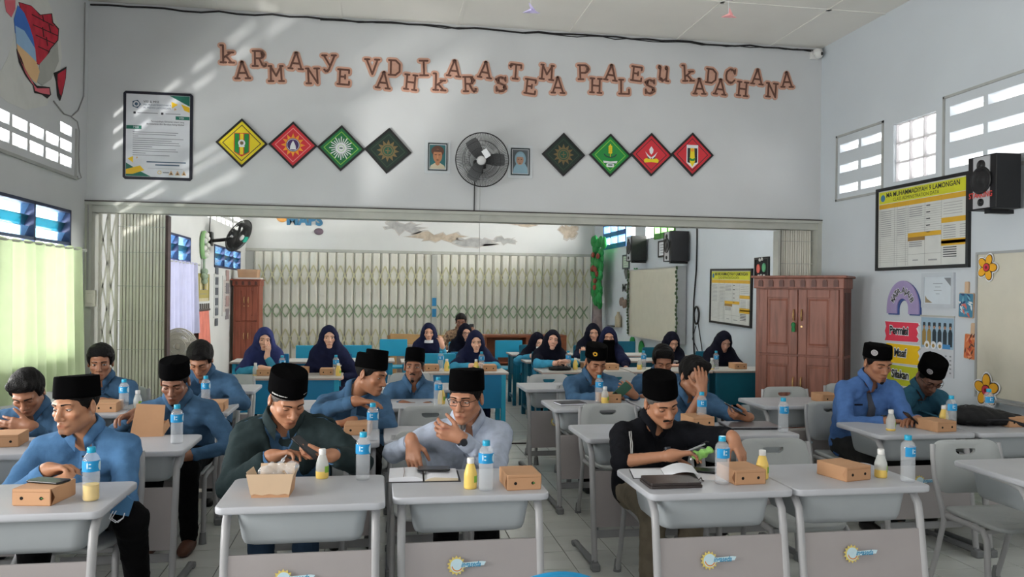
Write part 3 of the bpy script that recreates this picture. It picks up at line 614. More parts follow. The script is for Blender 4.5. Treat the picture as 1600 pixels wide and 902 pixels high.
class Field:
    def __init__(s): s.p = []; s.disp = None
    def add(s, *a): s.p += a; return s
    def bounds(s):
        P = [q for q in s.p if q.lo is not None and not q.sub]
        return np.min([q.lo for q in P], 0), np.max([q.hi for q in P], 0)
    def grid(s, ax):
        xs, ys, zs = ax; F = np.full((len(xs), len(ys), len(zs)), 0.3, np.float32)
        X, Y, Z = xs[:, None, None], ys[None, :, None], zs[None, None, :]
        for q in s.p:
            if q.lo is None:
                F = -smin(-F, -q.fn(X, Y, Z).astype(np.float32), q.k); continue
            sl = tuple(slice(np.searchsorted(a, l), np.searchsorted(a, h)) for a, l, h in zip(ax, q.lo, q.hi))
            if any(t.stop <= t.start for t in sl): continue
            d = q.d(X[sl[0]], Y[:, sl[1]], Z[:, :, sl[2]]); f = F[sl]
            F[sl] = -smin(-f, d, q.k) if q.sub else smin(f, d, q.k)
        if s.disp is not None: F = F+np.where(np.abs(F) < 0.05, s.disp(X, Y, Z), 0)
        return F
    def at(s, P):
        P = np.asarray(P, float); X, Y, Z = P[..., 0], P[..., 1], P[..., 2]; F = np.full(X.shape, 0.3)
        for q in s.p:
            if q.lo is None: F = -smin(-F, -q.fn(X, Y, Z), q.k); continue
            d = q.d(X, Y, Z); F = -smin(-F, d, q.k) if q.sub else smin(F, d, q.k)
        return F if s.disp is None else F+s.disp(X, Y, Z)
    def march(s, o, d, lift=0.0, n=40):
        o = np.array(o, float); d = nrm(d); t = 0.0
        for _ in range(n):
            v = float(s.at(o+d*t)); t += v*0.8
            if abs(v) < 4e-4: break
        return o+d*(t-lift)
def axis(lo, hi, coarse, fine):
    """sample positions: coarse everywhere, fine inside the given (a, b, step) spans"""
    P = [lo]; x = lo
    while x < hi:
        st = coarse
        for a, b, f in fine:
            if a-coarse*0.6 <= x < b: st = min(st, f)
        x += st; P.append(x)
    return np.array(P)
def nets(F, ax):
    """surface nets on a rectilinear grid"""
    S = F < 0; n = F.shape; cn = (n[0]-1, n[1]-1, n[2]-1); tot = cn[0]*cn[1]*cn[2]
    ids, pos, faces = [], [], []
    for a in range(3):
        b, c = (a+1) % 3, (a+2) % 3
        s0 = [slice(None)]*3; s1 = [slice(None)]*3; s0[a] = slice(0, -1); s1[a] = slice(1, None)
        cr = np.argwhere(S[tuple(s0)] != S[tuple(s1)])
        cr = cr[(cr[:, b] > 0) & (cr[:, b] < n[b]-1) & (cr[:, c] > 0) & (cr[:, c] < n[c]-1)]
        if not len(cr): continue
        nx = cr.copy(); nx[:, a] += 1
        f0 = F[cr[:, 0], cr[:, 1], cr[:, 2]]; f1 = F[nx[:, 0], nx[:, 1], nx[:, 2]]; t = f0/(f0-f1)
        p = np.stack([ax[i][cr[:, i]] for i in range(3)], 1); p[:, a] += t*(ax[a][nx[:, a]]-ax[a][cr[:, a]])
        quad = []
        for db, dc in ((0, 0), (-1, 0), (-1, -1), (0, -1)):
            q = cr.copy(); q[:, b] += db; q[:, c] += dc
            i = (q[:, 0]*cn[1]+q[:, 1])*cn[2]+q[:, 2]; ids.append(i); pos.append(p); quad.append(i)
        quad = np.stack(quad, 1); fl = f0 > 0; quad[fl] = quad[fl][:, ::-1]; faces.append(quad)
    ids = np.concatenate(ids); pos = np.concatenate(pos); faces = np.concatenate(faces)
    u, inv = np.unique(ids, return_inverse=True); cnt = np.bincount(inv)
    V = np.stack([np.bincount(inv, pos[:, i])/cnt for i in range(3)], 1)
    return V, np.searchsorted(u, faces)
def grow(field, name, mats, parent, coarse, fine=(), colors=None):
    lo, hi = field.bounds()
    ax = [axis(lo[i]-coarse, hi[i]+2*coarse, coarse, [(f[0][i], f[1][i], f[2]) for f in fine]) for i in range(3)]
    V, Q = nets(field.grid(ax), ax)
    return np_mesh(name, V, Q, mats, parent, True, colors(V) if colors else None)
def rot(yaw, pitch, roll):
    y, p, r = (math.radians(a) for a in (yaw, pitch, roll))
    Rz = np.array([[math.cos(y), -math.sin(y), 0], [math.sin(y), math.cos(y), 0], [0, 0, 1]])
    Rx = np.array([[1, 0, 0], [0, math.cos(p), -math.sin(p)], [0, math.sin(p), math.cos(p)]])
    Ry = np.array([[math.cos(r), 0, math.sin(r)], [0, 1, 0], [-math.sin(r), 0, math.cos(r)]])
    return Rz@Rx@Ry
def ik(S, W, a, b, pole):
    d = np.linalg.norm(W-S)
    if d > (a+b)*0.985: k = d/((a+b)*0.985); a *= k; b *= k
    x = (a*a-b*b+d*d)/(2*d); h = math.sqrt(max(a*a-x*x, 1e-6)); u = (W-S)/d
    p = np.array(pole, float); p = nrm(p-u*(p@u))
    return S+u*x+p*h
SKIN = attr_mat('skin', rough=0.48)
HAIRM = mat('black_hair', (17, 15, 15), rough=0.6, var=0.5, vscale=90, bump=0.9, bscale=140, spec=0.2)
GREYHAIR = mat('greying_hair', (104, 98, 94), rough=0.6, var=0.55, vscale=120, bump=0.6, bscale=160)
VELVET = mat('black_velvet', (9, 9, 10), rough=1.0, var=0.25, bump=0.1, bscale=250, spec=0.03)
def cloth(name, rgb, var=0.18, rough=0.9, vs=16): return mat(name, rgb, rough=rough, var=var, vscale=vs, bump=0.6, bscale=22, spec=0.12)
DENIM = cloth('blue_chambray', (72, 104, 136))
DENIM_B = cloth('bright_blue_chambray', (86, 128, 172))
TROUSER = cloth('black_trousers', (13, 13, 15))
SHOEM = mat('black_shoe', (22, 20, 20), rough=0.45)
GLASSM = mat('dark_spectacle_metal', (38, 33, 32), rough=0.3, metal=0.6)
BUTTON = mat('dark_button', (40, 44, 56), rough=0.4)
def head_prims(H, R, s=1.0, jaw=1.0, male=True):
    T = lambda x, y, z: H+R@(np.array((x, y, z))*s)
    P = [EL(T(0, .014, .034), np.array((.073, .094, .084))*s, R, .01), EL(T(0, -.03, -.03), np.array((.057*jaw, .06, .085))*s, R, .03)]
    for q in (-1, 1):
        P += [RC(T(q*.048*jaw, .008, -.056), T(q*.01, -.066, -.096), .018*s, .016*s, .03),
              EL(T(q*.041, -.062, -.026), np.array((.021, .018, .016))*s, R, .02)]
    P += [RC(T(-.006, -.074, -.098), T(.006, -.074, -.098), .017*s, .017*s, .018), EL(T(0, -.076, -.066), np.array((.027, .017, .02))*s, R, .015),
          RC(T(-.042, -.074, .022), T(-.008, -.086, .02), .0095*s, .01*s, .02), RC(T(.042, -.074, .022), T(.008, -.086, .02), .0095*s, .01*s, .02)]
    for q in (-1, 1): P.append(EL(T(q*.031, -.099, -.003), np.array((.018, .019, .0125))*s, R, .014, True))
    P += [RC(T(0, -.086, .006), T(0, -.109, -.036), .0085*s, .0125*s, .012)]
    for q in (-1, 1): P.append(RC(T(q*.006, -.101, -.041), T(q*.0155, -.094, -.042), .009*s, .009*s, .006))
    P += [RC(T(-.023, -.085, -.0725), T(0, -.0955, -.0645), .0042*s, .007*s, .006), RC(T(.023, -.085, -.0725), T(0, -.0955, -.0645), .0042*s, .007*s, .006),
          RC(T(-.012, -.089, -.0775), T(.012, -.089, -.0775), .0078*s, .0078*s, .007)]
    for q in (-1, 1):
        P += [EL(T(q*.077, .016, -.01), np.array((.0105, .019, .032))*s, R@rot(q*22, 0, 0), .008), EL(T(q*.088, .008, -.006), np.array((.007, .011, .018))*s, R@rot(q*22, 0, 0), .006, True)]
    return P, T
def hand_prims(W, f, n, right, curl=.35, spread=0.1, thumb=.5, s=.96, curls=None):
    f = nrm(f); n = np.array(n, float); n = nrm(n-f*(n@f)); t = np.cross(f, n) if right else np.cross(n, f)
    P = [RC(W-f*.02, W+f*.03, .026*s, .024*s, .015)]
    tips = []
    for i in range(4):
        k = W+f*(.09, .094, .09, .081)[i]*s+t*(.031-.0207*i)*s+n*(-.004 if i in (1, 2) else 0)*s
        P.append(RC(W+f*.02*s+t*(.016-.011*i)*s, k, .0165*s, .0115*s, .012))
        L = (.072, .08, .074, .058)[i]*s; c = (curls[i] if curls else curl)*1.5; a = c*.55; p = k
        fd = nrm(f+t*(spread*(1.5-i)*.5))
        for j, (q, r) in enumerate(((.45, .0092), (.31, .0084), (.24, .0075))):
            d = fd*math.cos(a)+n*math.sin(a); e = p+d*L*q
            P.append(RC(p, e, r*s*(1.08 if j == 0 else 1), r*s*.93, .0035 if j else .006)); p = e; a += c*(.8, .55, 0)[j]
        tips.append(p)
    b = W+f*.022*s+t*.02*s+n*.006*s; d1 = nrm(f*.62+t*.68+n*(.2+.4*thumb)); m = b+d1*.046*s
    d2 = nrm(f*.85+t*(.5-.7*thumb)+n*(.15+.6*thumb)); e = m+d2*.034*s; d3 = nrm(d2+f*.2+n*.15)
    P += [RC(b, m, .0165*s, .0115*s, .014), RC(m, e, .011*s, .0095*s, .004), RC(e, e+d3*.022*s, .0093*s, .0078*s, .003)]
    return P, tips
def folds(amp, seed, fx=1.0):
    rs = np.random.RandomState(seed); K = [(rs.normal(size=3)*np.array((22, 22, 34))*fx, rs.uniform(0, 6)) for _ in range(5)]
    def fn(X, Y, Z):
        a = 0
        for k, ph in K: a = a+np.abs(np.sin(X*k[0]+Y*k[1]+Z*k[2]+ph+1.3*np.sin(X*9+Z*7+ph)))
        return (a/5-.62)*amp*-2
    return fn
def build_person(sp):
    """one seated figure; local frame faces -Y, +X is to the right of the picture"""
    q = dict(rz=0, yaw=0, pitch=10, roll=0, s=1.04, jaw=1.0, bulk=1.0, tone=(168, 118, 88), res=1.0, cap=None, hair='short', shirt=DENIM, trousers=TROUSER,
             gaze='down', arms={}, legs=True, female=False, knee=(0, 0), sh=(0, 0, 0), cuffs=True, collar=True, sleeve={-1: 2, 1: 2}, seat=.53, twist=0)
    q.update(sp); s = q['s']; res = q['res']
    base = np.array((*q['base'], 0.0)); rz = math.radians(q['rz']); Rb = rot(q['rz'], 0, 0)
    L = lambda p: Rb.T@(np.array(p, float)-base)
    H = L(q['head']); R = Rb.T@rot(q['yaw'], q['pitch'], q['roll'])
    hp, T = head_prims(H, R, s, q['jaw'])
    nt = T(0, .03, -.06); N = nt+V3(0, .05, -.088)*s+np.array(q['sh'])
    P = V3(0, .0, q['seat']); tw = rot(q['twist'], 0, 0); bk = q['bulk']
    C = P+(N-P)*.6+V3(0, .02, 0); sx = tw@V3(1, 0, 0)
    wS = (.135 if q['female'] else .172)*s
    S = {e: N+sx*e*wS+tw@V3(0, .012, -.058)*s+V3(0, 0, q.get('shz', {}).get(e, 0)) for e in (-1, 1)}
    arms = {}
    for e in (-1, 1):
        a = dict(w=None, f=(e*-.3, -1, 0), n=(0, 0, -1), pole=(e*.8, .35, -.7), curl=.4, thumb=.5, spread=.1, curls=None); a.update(q['arms'].get(e, {}))
        W = L(a['w']) if a['w'] is not None else P+V3(e*.14, -.3, .12)
        a['W'] = W; a['E'] = ik(S[e], W, .29*s*a.get('k', 1), .25*s*a.get('k', 1), a['pole']); a['F'] = Rb.T@nrm(a['f']); a['Nn'] = Rb.T@nrm(a['n']); arms[e] = a
    # ---- torso and limbs shared by body (o < 0) and cloth (o > 0)
    def trunk(o, k=.05):
        r = []
        for e in (-1, 1):
            r += [RC(P+sx*e*.07, C+sx*e*.078*bk, .108*bk+o, .112*bk+o, k), RC(C+sx*e*.078*bk, S[e]-sx*e*.055-V3(0, 0, .03), .108*bk+o, .07+o, k),
                  RC(N+V3(0, -.004, .012), S[e]+V3(0, 0, -.004), .05+o, .05+o, .05)]
        return r
    def belly(o): return [EL(P+(C-P)*.45+V3(0, -.05*bk, .02), (.13*bk+o, .12*bk+o, .14+o), None, .05)] if bk > 1.0 else []
    def arm(e, o, t0=0, t1=2, k=.03):
        a = arms[e]; r = []; E, W = a['E'], a['W']
        u1 = min(t1, 1.0); r.append(RC(S[e], S[e]+(E-S[e])*u1, .056*bk+o, .056*bk+(.045-.056)*u1+o, k))
        if t1 > 1: u = t1-1; r.append(RC(E, E+(W-E)*u, .043+o, .043+(.029-.043)*u+o, .02))
        return r
    kn = {e: V3(e*.1+q['knee'][0], -.4+q['knee'][1], .49) for e in (-1, 1)}; an = {e: kn[e]+V3(e*.01, q.get('shin', .03), -.41) for e in (-1, 1)}
    for e in (-1, 1):
        if e in q.get('kneeX', {}): kn[e] = L(q['kneeX'][e][0]); an[e] = L(q['kneeX'][e][1])
    def legs(o, k=.03):
        r = []
        for e in (-1, 1):
            hp_ = P+V3(e*.09, -.02, 0)
            r += [RC(hp_, kn[e], .084*bk+o, .062+o, k), RC(kn[e], an[e], .06+o, .045+o, k)]
        return r
    root_name = 'person'
    # ---- body: one continuous skin surface
    B = Field(); B.add(*trunk(-.014)).add(*legs(-.014))
    B.add(RC(N+V3(0, .01, -.02), nt+V3(0, .004, .0), .058*s, .053*s, .03))
    fine = []
    for e in (-1, 1):
        a = arms[e]; B.add(*arm(e, -.006)); B.add(RC(a['W'], a['W']+a['F']*.01, .03*s, .027*s, .02))
        hps, tips = hand_prims(a['W'], a['F'], a['Nn'], e < 0, a['curl'], a['spread'], a['thumb'], .96*s, a['curls']); a['tips'] = tips; B.add(*hps)
        if not q.get('hide', {}).get(e):
            lo = np.min([h.lo for h in hps], 0); hi = np.max([h.hi for h in hps], 0); fine.append((lo+.012, hi-.012, .0047*res))
        B.add(EL(an[e]+V3(0, -.06, -.045), (.042, .11, .032), None, .03))
    Hf = Field(); Hf.add(*hp); B.add(*hp)
    fine.append((H-V3(.1, .125, .125)*s, H+V3(.1, .115, .125)*s, .0043*res))
    tone = np.array(lin(q['tone']))
    def colors(V):
        l = (V-H)@R/s; x, y, z = l[:, 0], l[:, 1], l[:, 2]; c = np.tile(tone, (len(V), 1)); fr = np.clip((-.035-y)/.02, 0, 1)*(np.abs(x) < .09)*(np.abs(z) < .14)
        def g(cx, cz, rx, rz_, p=2): return np.exp(-(((np.abs(x)-cx)/rx)**2+((z-cz)/rz_)**2)**(p/2))*fr
        def mix(c, m, col): return c*(1-m[:, None])+np.array(col)*m[:, None]
        c = mix(c, .35*g(.045, -.035, .025, .02), tone*np.array((1.1, .86, .82)))
        z = z+7*x*x; c = mix(c, .75*g(0, -.0715, .026, .0095, 4), tone*np.array((.8, .5, .5)))
        c = mix(c, .85*g(0, -.0712, .025, .002), tone*.25); z = z-7*x*x
        c = mix(c, .75*g(.0075, -.0475, .0042, .003), tone*.3)
        if q.get('stub'): c = mix(c, q['stub']*np.clip((-.045-z)/.02, 0, 1)*(np.abs(x) < .09)*(y < 0)*(z > -.14)*(1-g(0, -.0695, .021, .0085, 4)), tone*.4)
        if q.get('moust'): c = mix(c, q['moust']*g(0, -.0575, .026, .0075, 4), (.012, .01, .01))
        if q.get('goat'): c = mix(c, q['goat']*np.exp(-((x/.016)**4+((z+.1)/.02)**4))*fr, (.014, .012, .012))
        return c
    body = grow(B, root_name, SKIN, None, .02, fine, colors)
    body.location = base; body.rotation_euler = (0, 0, rz); tag(body, q['label'], 'person')
    # ---- eyes with lids, brows
    if q['gaze'] != 'none':
        for e in (-1, 1):
            c = T(e*.031, -.0725, -.002); gp = {'down': 28, 'open': 4, 'half': 16}[q['gaze']]; gy = q.get('gyaw', 0)
            Rg = R@rot(gy, gp, 0); m = 12; V = []; F = []; K = []
            def patch(r, Rm, a0, a1, na, col, flip=False):
                b = len(V); 
                for i in range(na+1):
                    t = a0+(a1-a0)*i/na
                    for j in range(m+1):
                        h = PI*(-.5+j/m); d = V3(math.sin(h)*1.12, -math.cos(h)*math.cos(t), math.cos(h)*math.sin(t)); V.append(c+Rm@d*r*s); K.append(col)
                for i in range(na):
                    for j in range(m): k = b+i*(m+1)+j; F.append((k, k+1, k+m+2, k+m+1))
            patch(.0124, Rg, -1.3, 1.3, 8, (.62, .58, .55))
            b = len(V); rr = [(0, (.006, .005, .005)), (.2, (.006, .005, .005)), (.42, (.03, .017, .01)), (.5, (.012, .009, .008))]
            for t, col in rr:
                for j in range(m): h = 2*PI*j/m; V.append(c+Rg@V3(math.sin(t)*math.cos(h), -math.cos(t), math.sin(t)*math.sin(h))*.0127*s); K.append(col)
            for i in range(3):
                for j in range(m): F.append((b+i*m+j, b+i*m+(j+1) % m, b+(i+1)*m+(j+1) % m, b+(i+1)*m+j))
            up, lw = {'down': (-.2, -.42), 'open': (.34, -.42), 'half': (.1, -.4)}[q['gaze']]
            patch(.0136, R, up, 1.35, 5, tuple(tone*.9)); patch(.0139, R, up-.05, up+.1, 1, (.02, .015, .013)); patch(.0134, R, -1.3, lw, 4, tuple(tone*.95))
            np_mesh('eye', V, F, SKIN, body, True, K)
            br = MB(); pts = []; rr = []
            for i in range(6):
                u = i/5; x = e*(.013+.037*u); z = .0185+.0055*math.sin(u*2.2)-.004*u
                pts.append(Hf.march(T(x, -.13, z), R@V3(0, 1, 0), .0008)); rr.append(.0036*(1-.5*u)*s*(.75 if q['female'] else 1))
            br.tube(pts, rr, 6, 0, True); br.build('eyebrow', HAIRM, body)
    # ---- hair
    def hairfield(o, zf, noise):
        Hh = Field(); Hh.add(EL(T(0, .016, .038), np.array((.0755+o, .0975+o, .086+o*q.get('htop', 1)))*s, R, .01))
        if q['hair'] in ('fringe', 'swept'):
            Hh.add(RC(T(-.05, -.058, .096), T(.04, -.062, .1), .027*s, .024*s, .03))
        if q['hair'] == 'parted':
            for e in (-1, 1): Hh.add(RC(T(e*.012, -.055, .1), T(e*.066, -.05, .04), .027*s, .018*s, .02))
        ky = [-.2, -.095, -.075, -.045, -.03, .0, .018, .045, .09, .2]; kz = [zf, zf, zf-.012, zf-.022, -.018, -.024, .03, -.045, -.07, -.08]
        def cut(X, Y, Z):
            p = (X-H[0], Y-H[1], Z-H[2]); y = (R[0, 1]*p[0]+R[1, 1]*p[1]+R[2, 1]*p[2])/s; z = (R[0, 2]*p[0]+R[1, 2]*p[1]+R[2, 2]*p[2])/s
            return (np.interp(y, ky, kz)-z)*.6*s
        Hh.add(CUT(cut))
        if q['cap']: Hh.add(CUT(lambda X, Y, Z: ((X-H[0])*R[0, 2]+(Y-H[1])*R[1, 2]+(Z-H[2])*R[2, 2])-.09*s))
        rs = np.random.RandomState(q.get('seed', 1))
        ks = [(rs.normal(size=3)*95, rs.uniform(0, 6)) for _ in range(5)]
        Hh.disp = lambda X, Y, Z: noise*sum(np.sin(X*k[0]+Y*k[1]+Z*k[2]*.5+ph) for k, ph in ks)
        return Hh
    if not q['female']:
        hm = GREYHAIR if q.get('greyhair') else HAIRM
        if q['cap']: grow(hairfield(.004, .05, .0003), 'hair', hm, body, .0055*res)
        else: grow(hairfield({'short': .012, 'fringe': .016, 'parted': .018, 'swept': .016}[q['hair']], {'short': .068, 'fringe': .069, 'parted': .066, 'swept': .074}[q['hair']], .0011), 'hair', hm, body, .0055*res)
    # ---- cap
    if q['cap']:
        c = q['cap']; mb = MB(); n = 40; h = c.get('h', .098); a0, b0 = c.get('a', .086), .107; tilt = c.get('tilt', 0)
        Rc = R@rot(0, -9+tilt, c.get('rollx', 0)); O = H+R@(V3(0, .014, c.get('z', .036))*s)
        def ring(k, z, ex=0): return [O+Rc@V3(a0*k*math.sin(2*PI*i/n), -b0*k*math.cos(2*PI*i/n), z+ex*abs(math.sin(2*PI*i/n)))*s for i in range(n)]
        mb.loft([ring(.94, .002), ring(1.0, 0), ring(1.004, .012), ring(.985, h*.55), ring(.955, h-.006), ring(.93, h)], 0, (False, False))
        top = ring(.93, h); mid = [O+Rc@V3(0, -b0*.93*math.cos(2*PI*i/n)*.999, h+c.get('ridge', .004))*s for i in range(n)]
        mb.loft([top, [t*.5+m_*.5+Rc@V3(0, 0, -.001) for t, m_ in zip(top, mid)], mid], 0, (False, False))
        cap = mb.build('cap', c.get('mat', VELVET), body)
        if c.get('step'):
            m2 = MB(); m2.loft([[O+Rc@(V3(a0*.9*kk*math.sin(2*PI*i/n), -b0*.62*kk*math.cos(2*PI*i/n)-.03, h-.02+zz))*s for i in range(n)] for kk, zz in ((1, 0), (1, .045), (.94, .05), (.5, .044), (.02, .042))], 0, (False, False))
            m2.build('cap_crown', VELVET, cap)
        if c.get('emblem'):
            em = MB(); ang = math.radians(c.get('eang', 10)); kind = c['emblem']; zc = h*.5
            def ep(u, v, o=.0015): 
                t = ang+u/a0; return O+Rc@V3((a0*.985+o)*math.sin(t), -(b0*.985+o)*math.cos(t), zc+v)*s
            if kind == 'sun':
                pl = star(12, .013, .021); em.add([ep(x, y) for x, y in pl]+[ep(0, 0)], [(i, (i+1) % len(pl), len(pl)) for i in range(len(pl))], 0)
                pl = circ(.0085, n=16); em.add([ep(x, y, .0025) for x, y in pl]+[ep(0, 0, .0025)], [(i, (i+1) % 16, 16) for i in range(16)], 1)
            else:
                pl = circ(.02, n=24); em.add([ep(x, y) for x, y in pl]+[ep(0, 0)], [(i, (i+1) % 24, 24) for i in range(24)], 0)
                for r_ in (.015, .009, .004):
                    pl = star(10, r_*.8, r_); em.add([ep(x, y, .0025) for x, y in pl]+[ep(x*.8, y*.8, .0025) for x, y in pl], [(i, (i+1) % 20, 20+(i+1) % 20, 20+i) for i in range(20)], 1)
            ms = [mat('gold_badge', (226, 170, 40), rough=.4), VELVET] if kind == 'sun' else [mat('silver_badge', (172, 168, 170), rough=.4), mat('grey_badge_print', (110, 108, 112), rough=.5)]
            em.build('cap_badge', ms, cap)
        if c.get('band'):
            bd = MB()
            for t0, t1, zc, w in ((-1.25, -.45, .014, .006), (.5, .8, .02, .002)):
                for i in range(14):
                    t = t0+(t1-t0)*i/13; w_ = w*(.35+.65*abs(math.cos(i*1.3)))*(1-.6*i/13)
                    p = [O+Rc@V3((a0+.0012)*math.sin(t+d), -(b0+.0012)*math.cos(t+d), zc+v)*s for d, v in ((-.035, 0), (0, -w_), (.035, 0), (0, w_))]
                    bd.poly(p)
            bd.build('white_embroidery', mat('white_thread', (205, 203, 200), rough=.7), cap)
    # ---- shirt
    sl = q['sleeve']
    Sh = Field(); Sh.add(*trunk(.006)).add(*belly(.0))
    for e in (-1, 1): Sh.add(*arm(e, .007, 0, sl[e] if sl[e] <= 1.2 else sl[e]-.14))
    for e in (-1, 1): Sh.add(EL(P+V3(e*.05, -.03, -.01), (.12*bk, .13*bk, .1), None, .04))
    nd = nrm(nt-N)
    Sh.add(RC(N+nd*.02+V3(0, -.03, 0), N+nd*.2+V3(0, -.03, .02), .058*s, .075*s, .012, True), RC(N+nd*.03+V3(0, -.09, -.03), N+nd*.12+V3(0, -.1, 0), .022, .045, .02, True))
    Sh.disp = folds(q.get('wr', .011), q.get('seed', 1)+7)
    wrap = q.get('jacket')
    shirt = grow(Sh, 'shirt' if not q.get('dress') else 'blouse', q['shirt'], body, .0135*res if res <= 1.3 else .018)
    if wrap:
        J = Field(); J.add(*trunk(.02))
        for e in (-1, 1): J.add(*arm(e, .02, 0, 1.8))
        for e in (-1, 1): J.add(EL(P+V3(e*.06, .0, -.02), (.125, .13, .12), None, .04))
        def opening(X, Y, Z):
            w = .062+.18*np.clip((Z-(N[2]-.16))/.3, 0, 1)+0.02*np.clip((.7-Z)/.2, 0, 1)
            cxl = N[0]+(Z-N[2])*.06; return np.maximum(w*.55-np.abs(X-cxl+.005), -1)*np.where(Y < N[1]-.015+0*X+0*Z, 1, -1)
        J.add(CUT(lambda X, Y, Z: np.where(Y+0*X+0*Z < (P[1]+(N[1]-P[1])*np.clip((Z-P[2])/(N[2]-P[2]), 0, 1)), opening(X, Y, Z), -.05), .004))
        J.add(RC(N+nd*.06, N+nd*.2, .066*s, .07*s, .01, True)); J.disp = folds(.009, 3)
        grow(J, 'jacket', wrap, body, .0125)
    cm = wrap or q['shirt']
    if q['collar'] and not q['female']:
        fw = nrm(V3(0, -1, 0)-nd*(-nd[1])); sd = np.cross(nd, fw); mb = MB(); o = .012 if wrap else 0; cx = .1 if wrap else 0
        rows = []
        n = 22
        def cp(t, r, z): return N+nd*(z)+(sd*math.sin(t)*r+fw*math.cos(t)*r*.96)
        for rr, zz, ff in ((.063+o, .062, .012), (.066+o, .088, .0), (.074+o, .088, .0), (.093+o*1.2, .048-o, -.02), (.09+o*1.2, .044-o, -.02)):
            row = []
            for i in range(n+1):
                u = i/n*2-1; t = PI-0-u*(PI-(.2+cx)); front = max(0, (abs(u)-.72)/.28)
                tip = front**1.5; row.append(cp(PI-u*(PI-(.22+cx)+(.0 if ff >= 0 else -.02)), rr*(1+.05*tip), zz-tip*(.05 if ff >= 0 else .072)))
            rows.append(row)
        mb.loft(rows, 0, (False, False), True, False); mb.build('collar', q.get('collarmat', cm), body)
    if q.get('placket', True) and not q['female'] and not q.get('band_collar'):
        mb = MB(); src = Sh; pts = []
        for i in range(9):
            u = i/8; o = N+(P-N)*(.12+.62*u); p = src.march(o+V3(0.004, -.45, -.02), V3(0, 1, 0), .0025); pts.append(p)
        rows = [[p+sx*w+V3(0, dy, 0) for p in pts] for w, dy in ((-.017, .006), (-.015, 0), (.015, 0), (.017, .006))]
        mb.loft(rows, 0, (False, False), True, False); pk = mb.build('placket', q.get('placketmat', q['shirt']), shirt)
        bt = MB()
        for p in pts[1::2]: bt.cyl(p+V3(0, -.001, 0), p+V3(0, -.004, 0), .0055, .0045, 8)
        bt.build('buttons', q.get('buttonmat', BUTTON), shirt)
    if q['cuffs']:
        for e in (-1, 1):
            if sl[e] > 1.5 and not q.get('hide', {}).get(e):
                a = arms[e]; d = nrm(a['W']-a['E']); mb = MB(); c0 = a['W']-d*.075; c1 = a['W']-d*.014; uo = q.get('cuffr', 0)
                u, w = [np.array(x) for x in MB().frame(d)]
                mb.loft([[c+(u*math.cos(t)+w*math.sin(t)*.94)*r for t in [2*PI*i/18 for i in range(18)]] for c, r in ((c0, .04+uo), (c0+d*.004, .0435+uo), (c1-d*.004, .042+uo), (c1, .041+uo), (c1-d*.004, .036+uo), (c1-d*.03, .034+uo))], 0, (False, False))
                mb.build('cuff', q.get('cuffmat', q['shirt']), body)
    # ---- trousers and shoes
    if q['legs']:
        Tr = Field(); Tr.add(*legs(.008)).add(RC(P+V3(-.06, .0, -.01), P+V3(.06, .0, -.01), .118*bk, .118*bk, .04)); Tr.disp = folds(.008, 5)
        grow(Tr, 'trousers' if not q['female'] else 'long_skirt', q['trousers'], body, .02)
        for e in (-1, 1):
            Fo = Field(); b = an[e]; Fo.add(RC(b+V3(0, .03, -.045), b+V3(0, -.15, -.055), .037, .03, .02), EL(b+V3(0, -.07, -.05), (.044, .13, .034), None, .03))
            Fo.add(CUT(lambda X, Y, Z, zb=b[2]-.079: zb-Z+0*X+0*Y)); grow(Fo, 'shoe', q.get('shoes', SHOEM), body, .016)
    # ---- headscarf
    if q['female']:
        Hj = Field(); Hj.add(EL(T(0, .018, .008), np.array((.094, .116, .13))*s, R, .01), RC(T(0, .03, -.02), N+V3(0, 0, .02), .092*s, .105*s, .06))
        for e in (-1, 1): Hj.add(RC(T(e*.02, .03, -.06), N+(S[e]-N)*.62+V3(0, 0, .01), .075, .09, .07))
        for e in (-1, 1): Hj.add(RC(N+V3(0, -.01, .0), S[e]+V3(0, -.01, -.01), .08, .074, .06), RC(S[e], S[e]+(arms[e]['E']-S[e])*q.get('drape', .55), .074, .07, .05),
                                 RC(C+sx*e*.07, S[e]-sx*e*.05, .135, .1, .06))
        Hj.add(EL(C+V3(0, -.03, .02), (.19, .15, .17), None, .05))
        Hj.add(EL(T(0, -.125, -.014), np.array((.058*q.get('fw', 1), .105, .086))*s, R, .012, True))
        zh = q.get('hem', N[2]-.32)
        Hj.add(CUT(lambda X, Y, Z: zh-Z+0*X+0*Y+.02*np.sin(X*20)))
        ch = T(0, -.07, -.11)
        def fl(X, Y, Z):
            th = np.arctan2(X-ch[0], -(Y-ch[1]-.1)); r = np.sqrt((X-ch[0])**2+(Z-ch[2])**2)
            w = np.clip((ch[2]+.04-Z)/.08, 0, 1); return w*.008*np.sin(9*np.arctan2(X-ch[0], Z-ch[2]-.25)+r*22)+.0035*np.sin(X*31+Z*43)*np.sin(Z*27-Y*33)
        Hj.disp = fl
        grow(Hj, 'headscarf', q['scarf'], body, .0095 if res < 2 else .012, [(H-V3(.12, .14, .14), H+V3(.12, .14, .14), .0055*min(res, 1.5))])
        # rolled edge round the face
        mb = MB(); pts = []
        for i in range(28):
            t = 2*PI*i/28; o = T(math.sin(t)*.0545*q.get('fw', 1), -.16, -.012+math.cos(t)*.08); pts.append(Hj.march(o+R@V3(math.sin(t)*.007, 0, math.cos(t)*.008), R@V3(0, 1, 0), -.002))
        pts.append(pts[0]); mb.tube(pts, .0055, 6, 0, False); mb.build('scarf_edge', q['scarf'], body)
